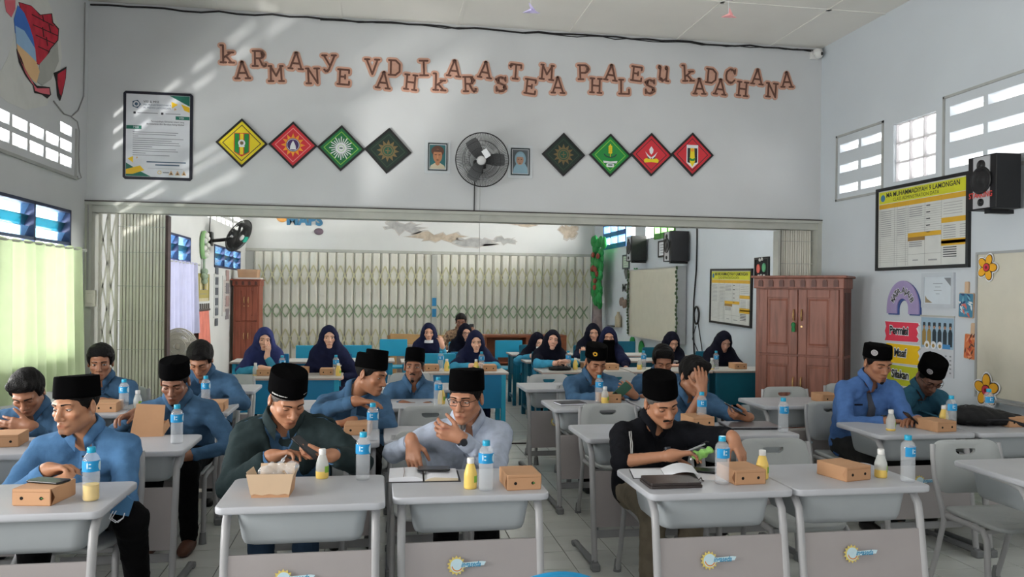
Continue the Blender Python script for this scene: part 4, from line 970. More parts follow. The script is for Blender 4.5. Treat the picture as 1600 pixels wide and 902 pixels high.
        if q.get('veil'):
            Vl = Field(); Vl.add(EL(T(0, -.06, -.055), np.array((.068, .062, .06))*s, R, .01), RC(T(0, -.075, -.06), T(0, -.09, -.3), .06, .085, .05))
            Vl.add(CUT(lambda X, Y, Z: ((X-H[0])*R[0, 2]+(Y-H[1])*R[1, 2]+(Z-H[2])*R[2, 2])+.022)); grow(Vl, 'face_veil', VELVET, body, .011)
        if q.get('pin'):
            p = Hj.march(N+V3(q['pin'][0], -.5, q['pin'][1]), V3(0, 1, 0), .002); mb = MB(); mb.sphere(p, (.013, .006, .013), 10, 6); mb.build('brooch', mat('white_brooch', (225, 222, 215), rough=.3), body)
    # ---- spectacles
    if q.get('glasses'):
        mb = MB()
        for e in (-1, 1):
            pl = rrect(.045, .03, .012, 4, e*.031, -.004); mb.tube([T(x, -.1-.0*abs(x)+abs(x)*.12, z) for x, z in pl]+[T(pl[0][0], -.1+abs(pl[0][0])*.12, pl[0][1])], .0016*s*q['glasses'], 6)
            mb.tube([T(e*.054, -.094, .002), T(e*.07, -.07, .004), T(e*.08, .01, .003), T(e*.08, .03, -.008)], .0016*s*q['glasses'], 6)
        mb.tube([T(-.009, -.1, .002), T(0, -.104, .005), T(.009, -.1, .002)], .0016*s*q['glasses'], 6)
        mb.build('spectacles', GLASSM, body)
    if not q['female']:
        rs = np.random.RandomState(5); ks = [(rs.normal(size=3)*170, rs.uniform(0, 6)) for _ in range(4)]; dsp = lambda X, Y, Z: .0009*sum(np.sin(X*k[0]+Y*k[1]+Z*k[2]*.3+ph) for k, ph in ks)
        if q.get('moust', 0) >= .4:
            Mo = Field(); u = .6+.5*q['moust']
            for e in (-1, 1): Mo.add(RC(T(e*.003, -.0975, -.0575), T(e*.021, -.0885, -.0625), .0055*s*u, .0045*s*u, .004), RC(T(e*.021, -.0885, -.0625), T(e*.029, -.0795, -.071), .0042*s*u, .0022*s, .004))
            Mo.disp = dsp; grow(Mo, 'moustache', HAIRM, body, .0026)
        if q.get('goat', 0) >= .4:
            Go = Field(); Go.add(EL(T(0, -.083, -.1085), np.array((.016, .0105, .015+.006*q['goat']))*s, R, .01)); Go.disp = dsp; grow(Go, 'goatee', HAIRM, body, .0035)
    if q.get('beard'):
        Bd = Field(); Bd.add(EL(T(0, -.07, -.118), np.array((.02, .016, .034))*s, R, .01)); rs = np.random.RandomState(2)
        ks = [(rs.normal(size=3)*160, rs.uniform(0, 6)) for _ in range(5)]; Bd.disp = lambda X, Y, Z: .0013*sum(np.sin(X*k[0]+Y*k[1]+Z*k[2]*.3+ph) for k, ph in ks)
        grow(Bd, 'goatee', GREYHAIR, body, .004)
    q.update(body=body, armsd=arms, S=S, N=N, Pv=P, C=C, T=T, L=L, Rb=Rb, basev=base, Sh=Sh, sxv=sx, shirt_o=shirt, H=H, R=R)
    q['toW'] = lambda p: Rb@np.asarray(p)+base
    return q
# ------------------------------------------------------------------ the people, one by one
_y, _r = math.radians(9.44), 0.0105
def at(px, py, Y):
    """the point at depth Y that stands at this place of the photograph (1600 x 902)"""
    u, v = px-800, py-451; c, s = math.cos(_r), math.sin(_r); dx, dz = (u*c+v*s)/1263.0, -(-u*s+v*c-6)/1263.0
    r = V3(math.sin(_y)+dx*math.cos(_y), math.cos(_y)-dx*math.sin(_y), dz); return V3(0, 0, 1.6)+r*(Y/r[1])
def A(px, py, Y, f, n=(0, 0, -1), **k): return dict(w=at(px, py, Y), f=f, n=n, **k)
def man(label, hx, hy, Y, **k):
    h = at(hx, hy, Y); k.setdefault('base', (h[0]+k.pop('bx', 0), h[1]+k.pop('by', .30)))
    return build_person(dict(label=label, head=h, **k))
def woman(label, hx, hy, Y, **k):
    k.setdefault('by', .24); k.setdefault('s', .98); k.setdefault('res', 1.8); k.setdefault('cuffs', False); k.setdefault('tone', (196, 146, 118)); k['tone'] = tuple(min(240, c+34) for c in k['tone']); k.setdefault('fw', 1.2); k.setdefault('trousers', NAVY2); k.setdefault('hem', None)
    if k['hem'] is None: del k['hem']
    return man(label, hx, hy, Y, female=True, **k)
NAVY = cloth('navy_scarf_cloth', (34, 38, 66)); NAVY2 = cloth('navy_dress_cloth', (28, 32, 58)); INDIGO = cloth('indigo_scarf_cloth', (56, 64, 112)); BLACKN = cloth('near_black_scarf_cloth', (24, 25, 38))
CYAN = cloth('cyan_sleeve_cloth', (72, 160, 196)); PALE = cloth('pale_grey_blue_shirt', (176, 186, 204)); JACKET = cloth('dark_green_grey_jacket', (46, 58, 60)); BLACKS = cloth('black_shirt_cloth', (22, 23, 28))
BLUE14 = cloth('cornflower_blue_shirt', (84, 120, 178)); TEAL15 = cloth('teal_blue_shirt', (56, 100, 122)); KHAKI = cloth('khaki_trousers', (128, 118, 102)); BATIK = mat('brown_batik_cloth', (170, 138, 108), rough=.8, vscale=30, rgb2=(70, 50, 44)); JEAN = cloth('dark_blue_jeans', (48, 66, 88)); BROWNF = mat('brown_leather_shoe', (92, 58, 44), rough=.5)
LFT, RGT, DN = (-1, -.1, 0), (1, -.1, 0), (0, 0, -1)
p1 = man('capped man in bright blue shirt at front left, gazing left with folded arms', 118, 634, 4.0, yaw=-22, pitch=4, roll=-3, gaze='half', gyaw=-10, cap=dict(h=.094, tilt=3), shirt=DENIM_B, tone=(186, 134, 102), goat=.45, moust=.25, stub=.15, jaw=.97, by=.22,
    arms={-1: A(76, 734, 3.86, (1, -.25, .12), (.05, -.25, -1), pole=(-.7, -.1, -.7), curl=.65, thumb=.2), 1: A(104, 752, 3.80, (-1, -.1, 0), DN, pole=(.75, .1, -.6))}, kneeX={1: (at(205, 812, 3.78), at(215, 905, 3.95))}, seed=3)
p2 = man('man without cap at the left edge looking down with hand at mouth', 43, 613, 5.25, yaw=4, pitch=34, roll=-4, hair='swept', tone=(158, 108, 80), jaw=1.08, bulk=1.05, by=.28,
    arms={1: A(47, 666, 5.0, (-1, -.05, .12), (0, 1, 0), curl=.25, thumb=-.3, pole=(.5, .1, -.9)), -1: A(-12, 664, 5.02, (1, 0, 0))}, seed=5)
p3 = man('man with short fringed hair looking ahead before the green curtain', 157, 566, 6.5, yaw=12, pitch=8, hair='fringe', gaze='open', tone=(152, 104, 78), arms={-1: A(160, 628, 6.2, RGT), 1: A(172, 630, 6.18, LFT)}, res=1.25, seed=6)
p4 = man('capped man in blue shirt looking down behind an open lunch box', 273, 596, 5.3, yaw=0, pitch=22, cap=dict(h=.094), tone=(140, 96, 74), goat=.4, moust=.3, by=.30,
    arms={-1: A(211, 647, 5.08, (-.6, -.7, -.1), (.4, -.2, -1), pole=(-.6, .2, -.5), curl=.5), 1: A(296, 712, 5.18, (-.8, -.4, -.2), DN, pole=(1, .1, -.25))}, hide={1: 1}, shoes=BROWNF, seed=7)
p5 = man('man with centre parted black hair looking down in a blue shirt', 313, 562, 6.45, yaw=-2, pitch=34, hair='parted', tone=(160, 110, 82), arms={-1: A(318, 632, 6.2, RGT), 1: A(336, 632, 6.16, LFT, pole=(.9, .1, -.4))}, res=1.25, seed=8)
p6 = man('capped man in dark green grey jacket looking down at his phone', 449, 623, 4.1, yaw=27, pitch=28, roll=-2, cap=dict(h=.1, band=1, a=.088), tone=(176, 124, 94), jaw=1.08, bulk=1.06, moust=.2, jacket=JACKET, greyhair=True, by=.28, cuffmat=DENIM_B, trousers=JEAN, shz={1: .01},
    arms={-1: A(425, 713, 3.94, (.95, -.15, .18), (-.1, -.35, -1), pole=(-.75, .15, -.7), curl=.45, curls=[.12, .35, .5, .6], thumb=.3), 1: A(517, 712, 3.90, (-1, -.05, 0), (0, .2, 1), k=.9, pole=(.8, .4, -.5), curl=.55)}, seed=9)
p7 = man('man in a tall stepped cap leaning sideways and facing right', 580, 585, 5.3, yaw=58, pitch=14, roll=6, gaze='half', cap=dict(h=.088, step=1), tone=(166, 114, 84), moust=.2, bx=-.1, by=.3, sh=(-.07, .02, 0),
    arms={-1: A(556, 627, 5.0, (1, -.1, -.06), (0, -.15, -1), pole=(-1, .1, -.35), curl=.3), 1: A(551, 659, 5.0, (-1, -.2, -.06), (0, 0, -1), pole=(1, .1, -.4))}, seed=10)
p8 = man('slim capped man with goatee looking straight at the camera', 647, 573, 6.5, yaw=-8, pitch=-3, roll=3, gaze='open', cap=dict(h=.11, a=.082), s=.98, jaw=.94, tone=(142, 96, 72), goat=.8, moust=.45, arms={-1: A(630, 632, 6.22, RGT), 1: A(668, 634, 6.2, LFT)}, res=1.25, seed=11)
p9 = man('bespectacled capped man with grey goatee in pale grey shirt raising one hand', 728, 621, 4.12, yaw=-27, pitch=8, gaze='half', gyaw=-8, cap=dict(h=.1), glasses=1, beard=1, shirt=PALE, tone=(176, 124, 96), moust=.12, by=.3, buttonmat=mat('pale_button', (190, 196, 206), rough=.4),
    arms={-1: A(643, 690, 4.02, (.12, -.35, -1), (.25, .5, -.1), k=.74, pole=(-.8, .3, -.45), curl=.28, curls=[.2, .25, .3, .35]), 1: A(719, 684, 3.88, (-1, .05, .38), (-.1, 1, .25), pole=(.7, -.25, -1), curl=.62, thumb=.15, curls=[.55, .6, .65, .7])}, seed=12)
p10 = man('capped man with moustache in black shirt holding a green snack', 1033, 627, 4.1, yaw=8, pitch=22, roll=-10, cap=dict(h=.102), tone=(176, 124, 94), jaw=1.1, bulk=1.08, moust=.85, goat=.25, shirt=BLACKS, trousers=KHAKI, sleeve={-1: .98, 1: 1.75}, cuffs=False, greyhair=True, by=.22, buttonmat=BLACKS,
    arms={-1: A(1049, 712, 3.80, (1, -.1, .12), (.1, -.3, -1), pole=(-.9, -.05, -.35), curl=.5, thumb=.6), 1: A(1146, 686, 3.80, (.3, -.45, -.85), (-.35, .45, -.5), k=.85, pole=(.5, .8, -.2), curl=.35, curls=[.3, .35, .4, .45])}, seed=13)
p11 = man('man without cap in spectacles resting his forehead on his hand', 1084, 588, 5.3, yaw=14, pitch=16, roll=4, hair='swept', glasses=1, tone=(160, 110, 82), sleeve={-1: 1.08, 1: 2}, bulk=1.04, by=.28,
    arms={-1: A(1097, 612, 5.08, (-.02, .1, 1), (.15, 1, -.1), pole=(-.15, -.5, -1), curl=.25, thumb=.1), 1: A(1168, 652, 4.98, (-1, -.1, .12), (0, .5, .8), k=.85, pole=(.6, .5, -.5), curl=.6)}, seed=14)
p12 = man('man with a short fringe looking down behind the black shirted man', 1036, 564, 6.7, yaw=-12, pitch=22, hair='fringe', tone=(156, 106, 80), arms={-1: A(1006, 622, 6.42, (.9, -.3, 0)), 1: A(1050, 622, 6.4, LFT)}, res=1.25, seed=15)
p13 = man('capped man with a yellow sun badge reading a green phone', 931, 565, 6.5, yaw=6, pitch=22, cap=dict(h=.098, emblem='sun', eang=-32), tone=(160, 110, 82), goat=.35, moust=.25, by=.28,
    arms={-1: A(946, 618, 6.2, (1, -.05, .05), (0, -.1, -1), pole=(-1, -.1, -.45), curl=.4), 1: A(990, 617, 6.16, (-.75, .05, .5), (-.4, .9, .3), pole=(.35, .9, -.4), curl=.6)}, res=1.1, seed=16)
p14 = man('capped man in cornflower blue shirt and grey tie using a phone', 1371, 567, 5.15, yaw=0, pitch=16, cap=dict(h=.084, emblem='disc', eang=-52), tone=(160, 110, 82), goat=.6, moust=.3, shirt=BLUE14, trousers=mat('charcoal_trousers', (34, 35, 36), rough=.85), by=.26, rz=-4,
    arms={-1: A(1385, 659, 4.92, (1, -.12, 0), (0, -.2, -1), pole=(-.9, .2, -.5), curl=.45), 1: A(1434, 657, 4.80, (-.85, -.3, .05), (0, -.2, -1), pole=(.35, .5, -.8), curl=.5)}, seed=17)
p15 = man('capped bespectacled man in teal shirt bowing his head at the right', 1453, 588, 5.35, yaw=-12, pitch=40, roll=4, cap=dict(h=.1, emblem='disc', eang=-42, a=.088), glasses=1, tone=(112, 76, 60), stub=.25, shirt=TEAL15, by=.34, arms={-1: A(1440, 668, 5.08, RGT), 1: A(1476, 668, 5.06, LFT)}, seed=18)
# women and one man of the back room
w1 = woman('girl in indigo headscarf leaning her cheek on her hand', 413, 530, 9.15, yaw=12, pitch=6, roll=6, scarf=INDIGO, shirt=CYAN, gaze='half', tone=(206, 156, 130), res=1.5, drape=.9, arms={1: A(417, 557, 8.98, (.15, .12, 1), (-.75, .55, .2), pole=(.3, -.4, -1), curl=.25), -1: A(408, 575, 8.92, (1, -.05, 0), pole=(-1, .1, -.4))}, seed=21)
w2 = woman('girl in navy headscarf sitting upright on the left with a brooch', 514, 527, 9.1, yaw=7, pitch=2, scarf=NAVY, shirt=NAVY2, gaze='open', pin=(.13, -.17), tone=(200, 150, 124), res=1.5, drape=.95, hem=.62, hide={1: 1, -1: 1}, arms={-1: dict(w=(-.6, 8.95, .66)), 1: dict(w=(-.38, 8.95, .66))}, seed=22)
w3 = woman('woman in navy headscarf with a white mask lowered under her chin', 670, 520, 10.75, yaw=-4, pitch=0, scarf=NAVY, shirt=CYAN, gaze='open', pin=(.1, -.2), tone=(186, 132, 104), arms={1: A(691, 541, 10.45, (-.25, .15, 1), (-.5, .8, .1), pole=(.3, -.2, -1), curl=.4), -1: A(660, 568, 10.45, RGT)}, seed=23)
w4 = man('man in brown batik shirt at the very back holding up a phone', 720, 503, 13.0, yaw=-6, pitch=10, hair='short', shirt=BATIK, tone=(140, 94, 72), res=2.0, cuffs=False, placket=False, arms={1: A(739, 524, 12.7, (-.1, .1, 1), (-.3, .9, 0), pole=(.6, 0, -1), curl=.6), -1: A(700, 545, 12.75, (.5, -.2, .8))}, seed=24)
w5 = woman('woman in black headscarf and spectacles behind the others', 727, 520, 11.4, yaw=8, pitch=4, scarf=BLACKN, shirt=CYAN, gaze='open', glasses=1.3, tone=(196, 142, 116), hide={1: 1, -1: 1}, arms={-1: A(716, 562, 11.1, RGT), 1: A(732, 562, 11.1, LFT)}, seed=25)
w6 = woman('woman in navy headscarf with cyan cuffs at the blue table by the aisle', 743, 534, 9.35, yaw=0, pitch=6, scarf=NAVY, shirt=CYAN, gaze='open', tone=(204, 152, 124), res=1.5, drape=.75, arms={-1: A(737, 572, 9.05, (1, -.1, .05), curl=.45, pole=(-1, 0, -.3)), 1: A(750, 571, 9.05, (-1, -.1, .05), curl=.45, pole=(1, 0, -.3))}, seed=26)
w7 = woman('woman in black headscarf turned right and drinking from a white cup', 840, 535, 10.65, yaw=16, pitch=8, scarf=BLACKN, shirt=CYAN, gaze='half', tone=(204, 156, 130), arms={-1: A(832, 556, 10.35, (.9, -.1, .3), (0, .6, -.4), pole=(-1, 0, -.4), curl=.5), 1: A(850, 560, 10.4, (-.8, -.1, .3), pole=(1, 0, -.6))}, seed=27)
w8 = woman('woman in black headscarf with raised chin and cyan sleeves', 863, 532, 9.4, yaw=-4, pitch=-8, roll=9, scarf=BLACKN, shirt=CYAN, gaze='half', pin=(.15, -.15), tone=(196, 142, 118), res=1.5, drape=.7, arms={-1: A(868, 568, 9.05, (1, -.1, .05), curl=.5, pole=(-1, 0, -.25)), 1: A(886, 565, 9.02, (-.9, -.1, .1), curl=.5, pole=(1, 0, -.4))}, seed=28)
w9 = woman('woman in navy headscarf holding a phone to her chest', 927, 520, 10.75, yaw=-8, pitch=6, scarf=BLACKN, shirt=NAVY2, gaze='open', tone=(186, 132, 106), arms={-1: A(911, 557, 10.4, (.1, .1, 1), (.3, .9, 0), curl=.6, pole=(-.8, 0, -.8)), 1: A(935, 566, 10.4, LFT)}, seed=29)
w10 = woman('woman in navy headscarf and black face veil', 951, 527, 9.75, yaw=-12, pitch=4, scarf=NAVY, shirt=NAVY2, gaze='half', veil=True, tone=(170, 118, 92), res=1.5, drape=.95, hem=.6, hide={-1: 1}, arms={1: A(978, 576, 9.3, (-.2, -1, 0), pole=(.8, .1, -.5)), -1: A(944, 574, 9.4, RGT)}, seed=30)
w11 = woman('woman in black headscarf looking down right behind the fringed man', 1050, 534, 10.2, yaw=2, pitch=22, scarf=BLACKN, shirt=NAVY2, tone=(176, 124, 98), hide={1: 1, -1: 1}, arms={-1: A(1045, 570, 9.95, RGT), 1: A(1062, 572, 9.9, LFT)}, seed=31)
w12 = woman('woman in black headscarf looking down beside the cupboard', 1131, 534, 9.55, yaw=-2, pitch=22, roll=4, scarf=BLACKN, shirt=BLACKN, pin=(.13, -.16), tone=(150, 104, 84), res=1.5, drape=.95, hem=.6, hide={1: 1, -1: 1}, arms={-1: dict(w=(4.15, 9.3, .66)), 1: dict(w=(4.4, 9.3, .66))}, seed=32)
# ---- worn extras
def wristwatch(p, e, m, back=.035):
    a = p['armsd'][e]; d = nrm(a['W']-a['E']); c = a['W']-d*back*.4; mb = MB(); u, w = [np.array(x) for x in MB().frame(d)]; n = nrm(-a['Nn']-d*(-a['Nn']@d))
    mb.loft([[c+d*z+(u*math.cos(2*PI*i/18)+w*math.sin(2*PI*i/18))*r for i in range(18)] for z, r in ((-.011, .031), (-.01, .0345), (.01, .0345), (.011, .031))], 0, (False, False)); wt = mb.build('watch_strap', m, p['body'])
    mb = MB(); mb.cyl(c+n*.031, c+n*.043, .019, .0175, 18); mb.build('watch_case', mat('dark_watch_case', (52, 56, 62), rough=.25, metal=.5), wt)
wristwatch(p10, -1, mat('black_watch_strap', (26, 27, 30), rough=.5)); wristwatch(p9, 1, mat('dark_steel_strap', (70, 76, 84), rough=.35, metal=.6)); wristwatch(p14, -1, mat('brown_watch_strap', (70, 60, 56), rough=.5))
def on_shirt(p, pts, lift=.003):
    return [p['Sh'].march(q, V3(0, 1, 0), lift) for q in pts]
# tie of the man on the right
q = p14; N, Pv, sx = q['N'], q['Pv'], q['sxv']; rows = []
for i, w in ((0, .017), (1, .02), (1.4, .016), (2, .02), (4, .027), (6, .034), (7.2, .034)):
    c = N+(Pv-N)*(.06+.085*i); m = q['Sh'].march(c+V3(.004, -.4, 0), V3(0, 1, 0), (.013 if i > 1.2 else .018) if i else .024); rows.append([m+sx*w*k+V3(0, dy, 0) for k, dy in ((-1, .004), (-.4, -.003), (.4, -.003), (1, .004))])
mb = MB(); mb.loft(rows, 0, (False, False), True, False); mb.build('necktie', mat('dark_grey_tie', (72, 76, 88), rough=.7), q['body'])
def badge(p, dx, t, w, h, m, name):
    q = p; c = q['N']+(q['Pv']-q['N'])*t+q['sxv']*dx; g = [[q['Sh'].march(c+V3(a*w, -.4, b*h), V3(0, 1, 0), .004) for a in (-.5, 0, .5)] for b in (-.5, .5)]
    mb = MB(); mb.loft(g, 0, (False, False), True, False); mb.build(name, m, p['shirt_o'])
badge(p14, -.1, .34, .06, .012, mat('black_name_tag', (28, 30, 44), rough=.4), 'name_tag'); badge(p9, .1, .62, .045, .012, mat('dark_blue_stitching', (70, 80, 120), rough=.7), 'chest_stitching')
badge(p15, .11, .3, .012, .04, mat('pale_pen', (190, 200, 210), rough=.4), 'pocket_pen'); badge(p5, .06, .45, .02, .03, mat('pink_badge', (186, 90, 140), rough=.5), 'chest_badge')
# white piping on the black shirt
a = p10['armsd'][-1]; S_, E_ = p10['S'][-1], a['E']; mb = MB()
for off in (-.007, .007):
    pts = []
    for i in range(9):
        u = i/8; c = S_+(E_-S_)*(-.04+.72*u)+V3(0, 0, .0); o = c+V3(off+.012, -.3, .05*(1-u)); pts.append(p10['Sh'].march(o, V3(0, 1, -.1), .002))
    mb.tube(pts, .0032, 6)
mb.build('white_piping', mat('white_piping', (214, 214, 214), rough=.6), p10['shirt_o'])
# lowered mask of the woman at the back
q = w3; T = q['T']; mb = MB(); mb.loft([[T(math.sin(t)*.066, -math.cos(t)*.075-.012-.02*math.cos(t), z) for t in [(-1.1+2.2*i/10) for i in range(11)]] for z in (-.135, -.12, -.095)], 0, (False, False), True, False); mb.build('face_mask', mat('white_face_mask', (224, 226, 230), rough=.7), q['body'])
# ------------------------------------------------------------------ things on the desks
CRAFT = mat('kraft_cardboard', (196, 150, 112), rough=.75, var=.07, vscale=8); CRAFTD = mat('kraft_inside', (206, 178, 148), rough=.8, var=.06); HOLE = mat('dark_hole', (14, 12, 11), rough=.9); GREENB = mat('green_leaf', (70, 130, 60), rough=.6)
PET = mat('clear_bottle_plastic', (236, 240, 244), rough=.06, alpha=.20, var=.01, spec=.9); WATER = mat('drinking_water', (214, 222, 230), rough=.02, alpha=.15, var=.05, vscale=60, spec=.6)
CAPB = mat('cyan_bottle_cap', (24, 166, 206), rough=.35); LABELB = mat('blue_bottle_label', (30, 150, 210), rough=.4, var=.1, vscale=20); LABELW = mat('pale_label_print', (206, 230, 240), rough=.4)
JUICE = mat('yellow_juice', (240, 206, 112), rough=.3, var=.05, spec=.3); CAPW = mat('white_bottle_cap', (232, 232, 230), rough=.4); LIME = mat('green_juice_label', (132, 180, 60), rough=.5); MILK = mat('cloudy_bottle_plastic', (226, 230, 228), rough=.25, alpha=.5, var=.02)
def make_bottle(label, part=1.0, tint=None):
    t = thing('water_bottle', label, 'bottle')
    pr = [(.020, .001), (.028, 0), (.032, .006), (.0325, .014)]
    for k in range(9): z = .02+k*.0125; pr += [(.0325, z), (.0308, z+.006)]
    pr += [(.0325, .136), (.0325, .175), (.0315, .182), (.027, .196), (.019, .208), (.0135, .214), (.0125, .222)]
    mb = MB(); mb.lathe(pr, 20, 0, cap=(True, True)); mb.build('bottle_body', PET, t)
    h = .195*part; w = [(r*.93, z+.002) for r, z in pr if z < h]; w.append((w[-1][0], h)); mb = MB(); mb.lathe(w, 16, 0); mb.build('water', tint or WATER, t)
    mb = MB(); mb.lathe([(.0158, .214), (.0162, .216), (.0162, .234), (.0148, .237)], 20, 0); mb.lathe([(.0166, .213), (.0166, .2165)], 16, 0); mb.build('cap', CAPB, t)
    mb = MB(); n = 22; a0, a1 = -2.75, .6
    for z0, z1, mi in ((.132, .180, 0),): mb.loft([[(.0333*math.cos(a0+(a1-a0)*i/n), .0333*math.sin(a0+(a1-a0)*i/n), z) for i in range(n+1)] for z in (z0, z1)], mi, (False, False), True, False)
    for a, z, w_, h_ in ((-1.75, .160, .16, .030), (-1.45, .166, .3, .006), (-1.45, .150, .3, .006), (-.1, .156, .7, .044)): mb.loft([[(.0336*math.cos(a+w_*(i/6-.5)), .0336*math.sin(a+w_*(i/6-.5)), z+h_*(s-.5)*math.cos((i/6-.5)*2.4)) for i in range(7)] for s in (0, 1)], 1, (False, False), True, False)
    mb.build('label', [LABELB, LABELW], t)
    return t
def make_juice(label, fill=1.0):
    t = thing('juice_bottle', label, 'bottle'); pr = [(.018, .001), (.026, 0), (.0285, .006), (.0285, .062), (.0275, .072), (.018, .105), (.0135, .115), (.013, .122)]
    mb = MB(); mb.lathe(pr, 18, 0); mb.build('bottle_body', MILK if fill < 1 else JUICE, t)
    if fill < 1:
        h = .118*fill; w = [(r*1.004, z) for r, z in pr if z < h]; w.append((.0287, h)) if h < .062 else w.append((w[-1][0]*.97, h)); mb = MB(); mb.lathe(w, 18, 0); mb.build('juice', JUICE, t)
    mb = MB(); mb.lathe([(.0155, .114), (.016, .116), (.016, .136), (.0145, .139)], 18, 0); mb.build('cap', CAPW, t)
    mb = MB(); mb.loft([[(.0292*math.cos(-1.1+1.0*i/8), .0292*math.sin(-1.1+1.0*i/8), z) for i in range(9)] for z in (.03, .06)], 0, (False, False), True, False); mb.build('label', LIME, t)
    return t
def make_box(label, leaf=False):
    t = thing('snack_box', label, 'box'); w, d, h = .150, .185, .066
    mb = MB(); mb.loft([[(x*k, y*k+d/2, z) for x, y in rrect(w, d, .003, 1)] for k, z in ((.97, 0), (1, .004), (1, h-.002), (.99, h))], 0, (True, True), False); mb.build('box_body', CRAFT, t)
    for e in (-1, 1):
        mb = MB(); mb.add([(e*w*.5, .002, h), (e*w*.5, .002, .0), (e*(w*.5+.006), .02, .03)], [(0, 1, 2), (2, 1, 0)]); mb.build('corner_flap', CRAFT, t)
        mb = MB(); mb.cyl((e*.038, -.0005, .03), (e*.038, .0005, .03), .0068, n=14); mb.build('vent_hole', HOLE, t)
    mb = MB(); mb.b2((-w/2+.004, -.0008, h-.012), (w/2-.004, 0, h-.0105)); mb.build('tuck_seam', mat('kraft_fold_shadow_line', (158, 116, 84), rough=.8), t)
    if leaf: mb = MB(); mb.sphere((.042, -.001, .03), (.005, .002, .003), 8, 6); mb.build('leaf', GREENB, t)
    return t
bo = {}
def put(kind, x, y, z, label, group, rz=0, **k):
    key = (kind, tuple(sorted(k.items())))
    if key not in bo: o = {'b': make_bottle, 'j': make_juice, 'x': make_box}[kind](label, **k); bo[key] = o
    else: o = dup(bo[key], label=label)
    o['group'] = group; o.location = (x, y, z); o.rotation_euler = (0, 0, math.radians(rz)); return o
GB, GJ, GXX = 'blue labelled water bottles', 'small juice bottles', 'kraft snack boxes'
DZ, TZ = .75, .725
SC = (1, 1, .9)
def bottle(x, y, lab, z=DZ, **k): o = put('b', x, y, z, lab, GB, random.uniform(-25, 15), **k); o.scale = SC; return o
def juice(x, y, lab, z=DZ, **k): o = put('j', x, y, z, lab, GJ, 0, **k); o.scale = (1, 1, .95); return o
def box(x, y, lab, z=DZ, rz=0, **k): return put('x', x, y, z, lab, GXX, rz, **k)
bottle(-1.123, 3.466, 'water bottle with yellowish drink left in it, in front of the bright blue shirt', part=.36, tint=JUICE)
bottle(-1.081, 4.686, 'water bottle beside the upright open lunch box'); bottle(-1.745, 6.03, 'water bottle by the snack box of the short fringed man')
bottle(-1.63, 4.86, 'water bottle half hidden behind the bright blue man\'s face'); bottle(-1.237, 6.22, 'water bottle in front of the man with centre parted hair')
bottle(-.057, 3.70, 'water bottle at the right end of the desk with the opened lunch tray'); bottle(.467, 3.44, 'water bottle between the juice and snack box of the pale shirted man', )
bottle(-.02, 4.66, 'water bottle right of the leaning man\'s hand'); bottle(.451, 6.02, 'water bottle on the desk behind the grey goateed man\'s cap')
bottle(1.71, 6.10, 'water bottle in front of the man with the green phone'); bottle(1.535, 3.427, 'water bottle in front of the black shirted man\'s dangling hand')
bottle(2.49, 4.67, 'water bottle standing alone beside the closed laptop'); bottle(2.41, 3.362, 'water bottle at the right edge of the unmanned front desk')
bottle(3.66, 4.68, 'water bottle behind the snack box of the teal shirted man'); bottle(2.094, 5.0, 'water bottle half hidden by the black cap of the moustached man')
bottle(4.2, 5.0, 'water bottle at the right picture edge before the whiteboard')
juice(-.239, 3.75, 'juice bottle a quarter full behind the opened lunch tray', fill=.3); juice(.405, 3.481, 'full yellow juice bottle beside the pale shirted man\'s water bottle'); juice(.485, 6.12, 'full yellow juice bottle left of the grey goateed man\'s cap')
juice(1.735, 6.02, 'cloudy juice bottle with a pale green label before the green phone', fill=.45); juice(1.765, 3.50, 'full yellow juice bottle behind the snack box of the black shirted man'); juice(2.34, 3.46, 'juice bottle with green label, one third full, on the unmanned desk', fill=.33)
juice(3.215, 4.655, 'nearly empty cloudy bottle in front of the man with a tie', fill=.12); juice(3.70, 4.80, 'yellow juice bottle behind the right hand water bottle'); juice(-1.66, 6.05, 'empty cloudy bottle beside the fringed man\'s water bottle', fill=.08)
juice(-1.255, 8.80, 'cloudy juice bottle before the girl leaning on her hand', .70, fill=.1)
box(-1.318, 3.40, 'snack box with a phone on it at front left', rz=-9, leaf=True); box(-1.95, 4.66, 'snack box in front of the man with hand at mouth', rz=6); box(-1.83, 5.90, 'snack box on the desk of the short fringed man', rz=2)
box(-1.12, 5.86, 'snack box before the man with centre parted hair, small at the desk end'); box(.63, 3.415, 'snack box on the right end of the pale shirted man\'s desk', rz=2, leaf=True); box(-.11, 4.83, 'snack box under the leaning man\'s hand', rz=-4)
box(1.655, 3.39, 'snack box in front of the black shirted man', rz=3); box(2.19, 3.40, 'snack box on the unmanned front desk', rz=14); box(3.54, 4.56, 'snack box between the phone and the black bag', rz=8)
box(1.80, 6.04, 'snack box under the green phone', rz=4); box(2.06, 4.88, 'snack box half hidden behind the black shirted man', rz=4); box(3.56, 5.90, 'snack box behind the shoulder of the man with a tie'); box(4.16, 4.68, 'snack box cut by the right picture edge')
for x, y, l, z in ((-1.16, 8.75, 'snack box before the girl leaning on her hand', .70), (-.52, 8.78, 'snack box before the upright girl on the left', .70), (.60, 8.90, 'snack box left of the aisle table\'s bottles', TZ), (1.235, 8.86, 'snack box at the aisle end of the blue table', TZ), (2.42, 9.0, 'snack box left of the veiled woman', TZ), (2.66, 8.92, 'snack box under the veiled woman\'s hand', TZ), (3.70, 9.0, 'snack box left of the bottles beside the cupboard', TZ), (4.22, 8.92, 'snack box against the cupboard edge', TZ), (-.80, 8.98, 'snack box between the two girls on the left', .70)): box(x, y, l, z)
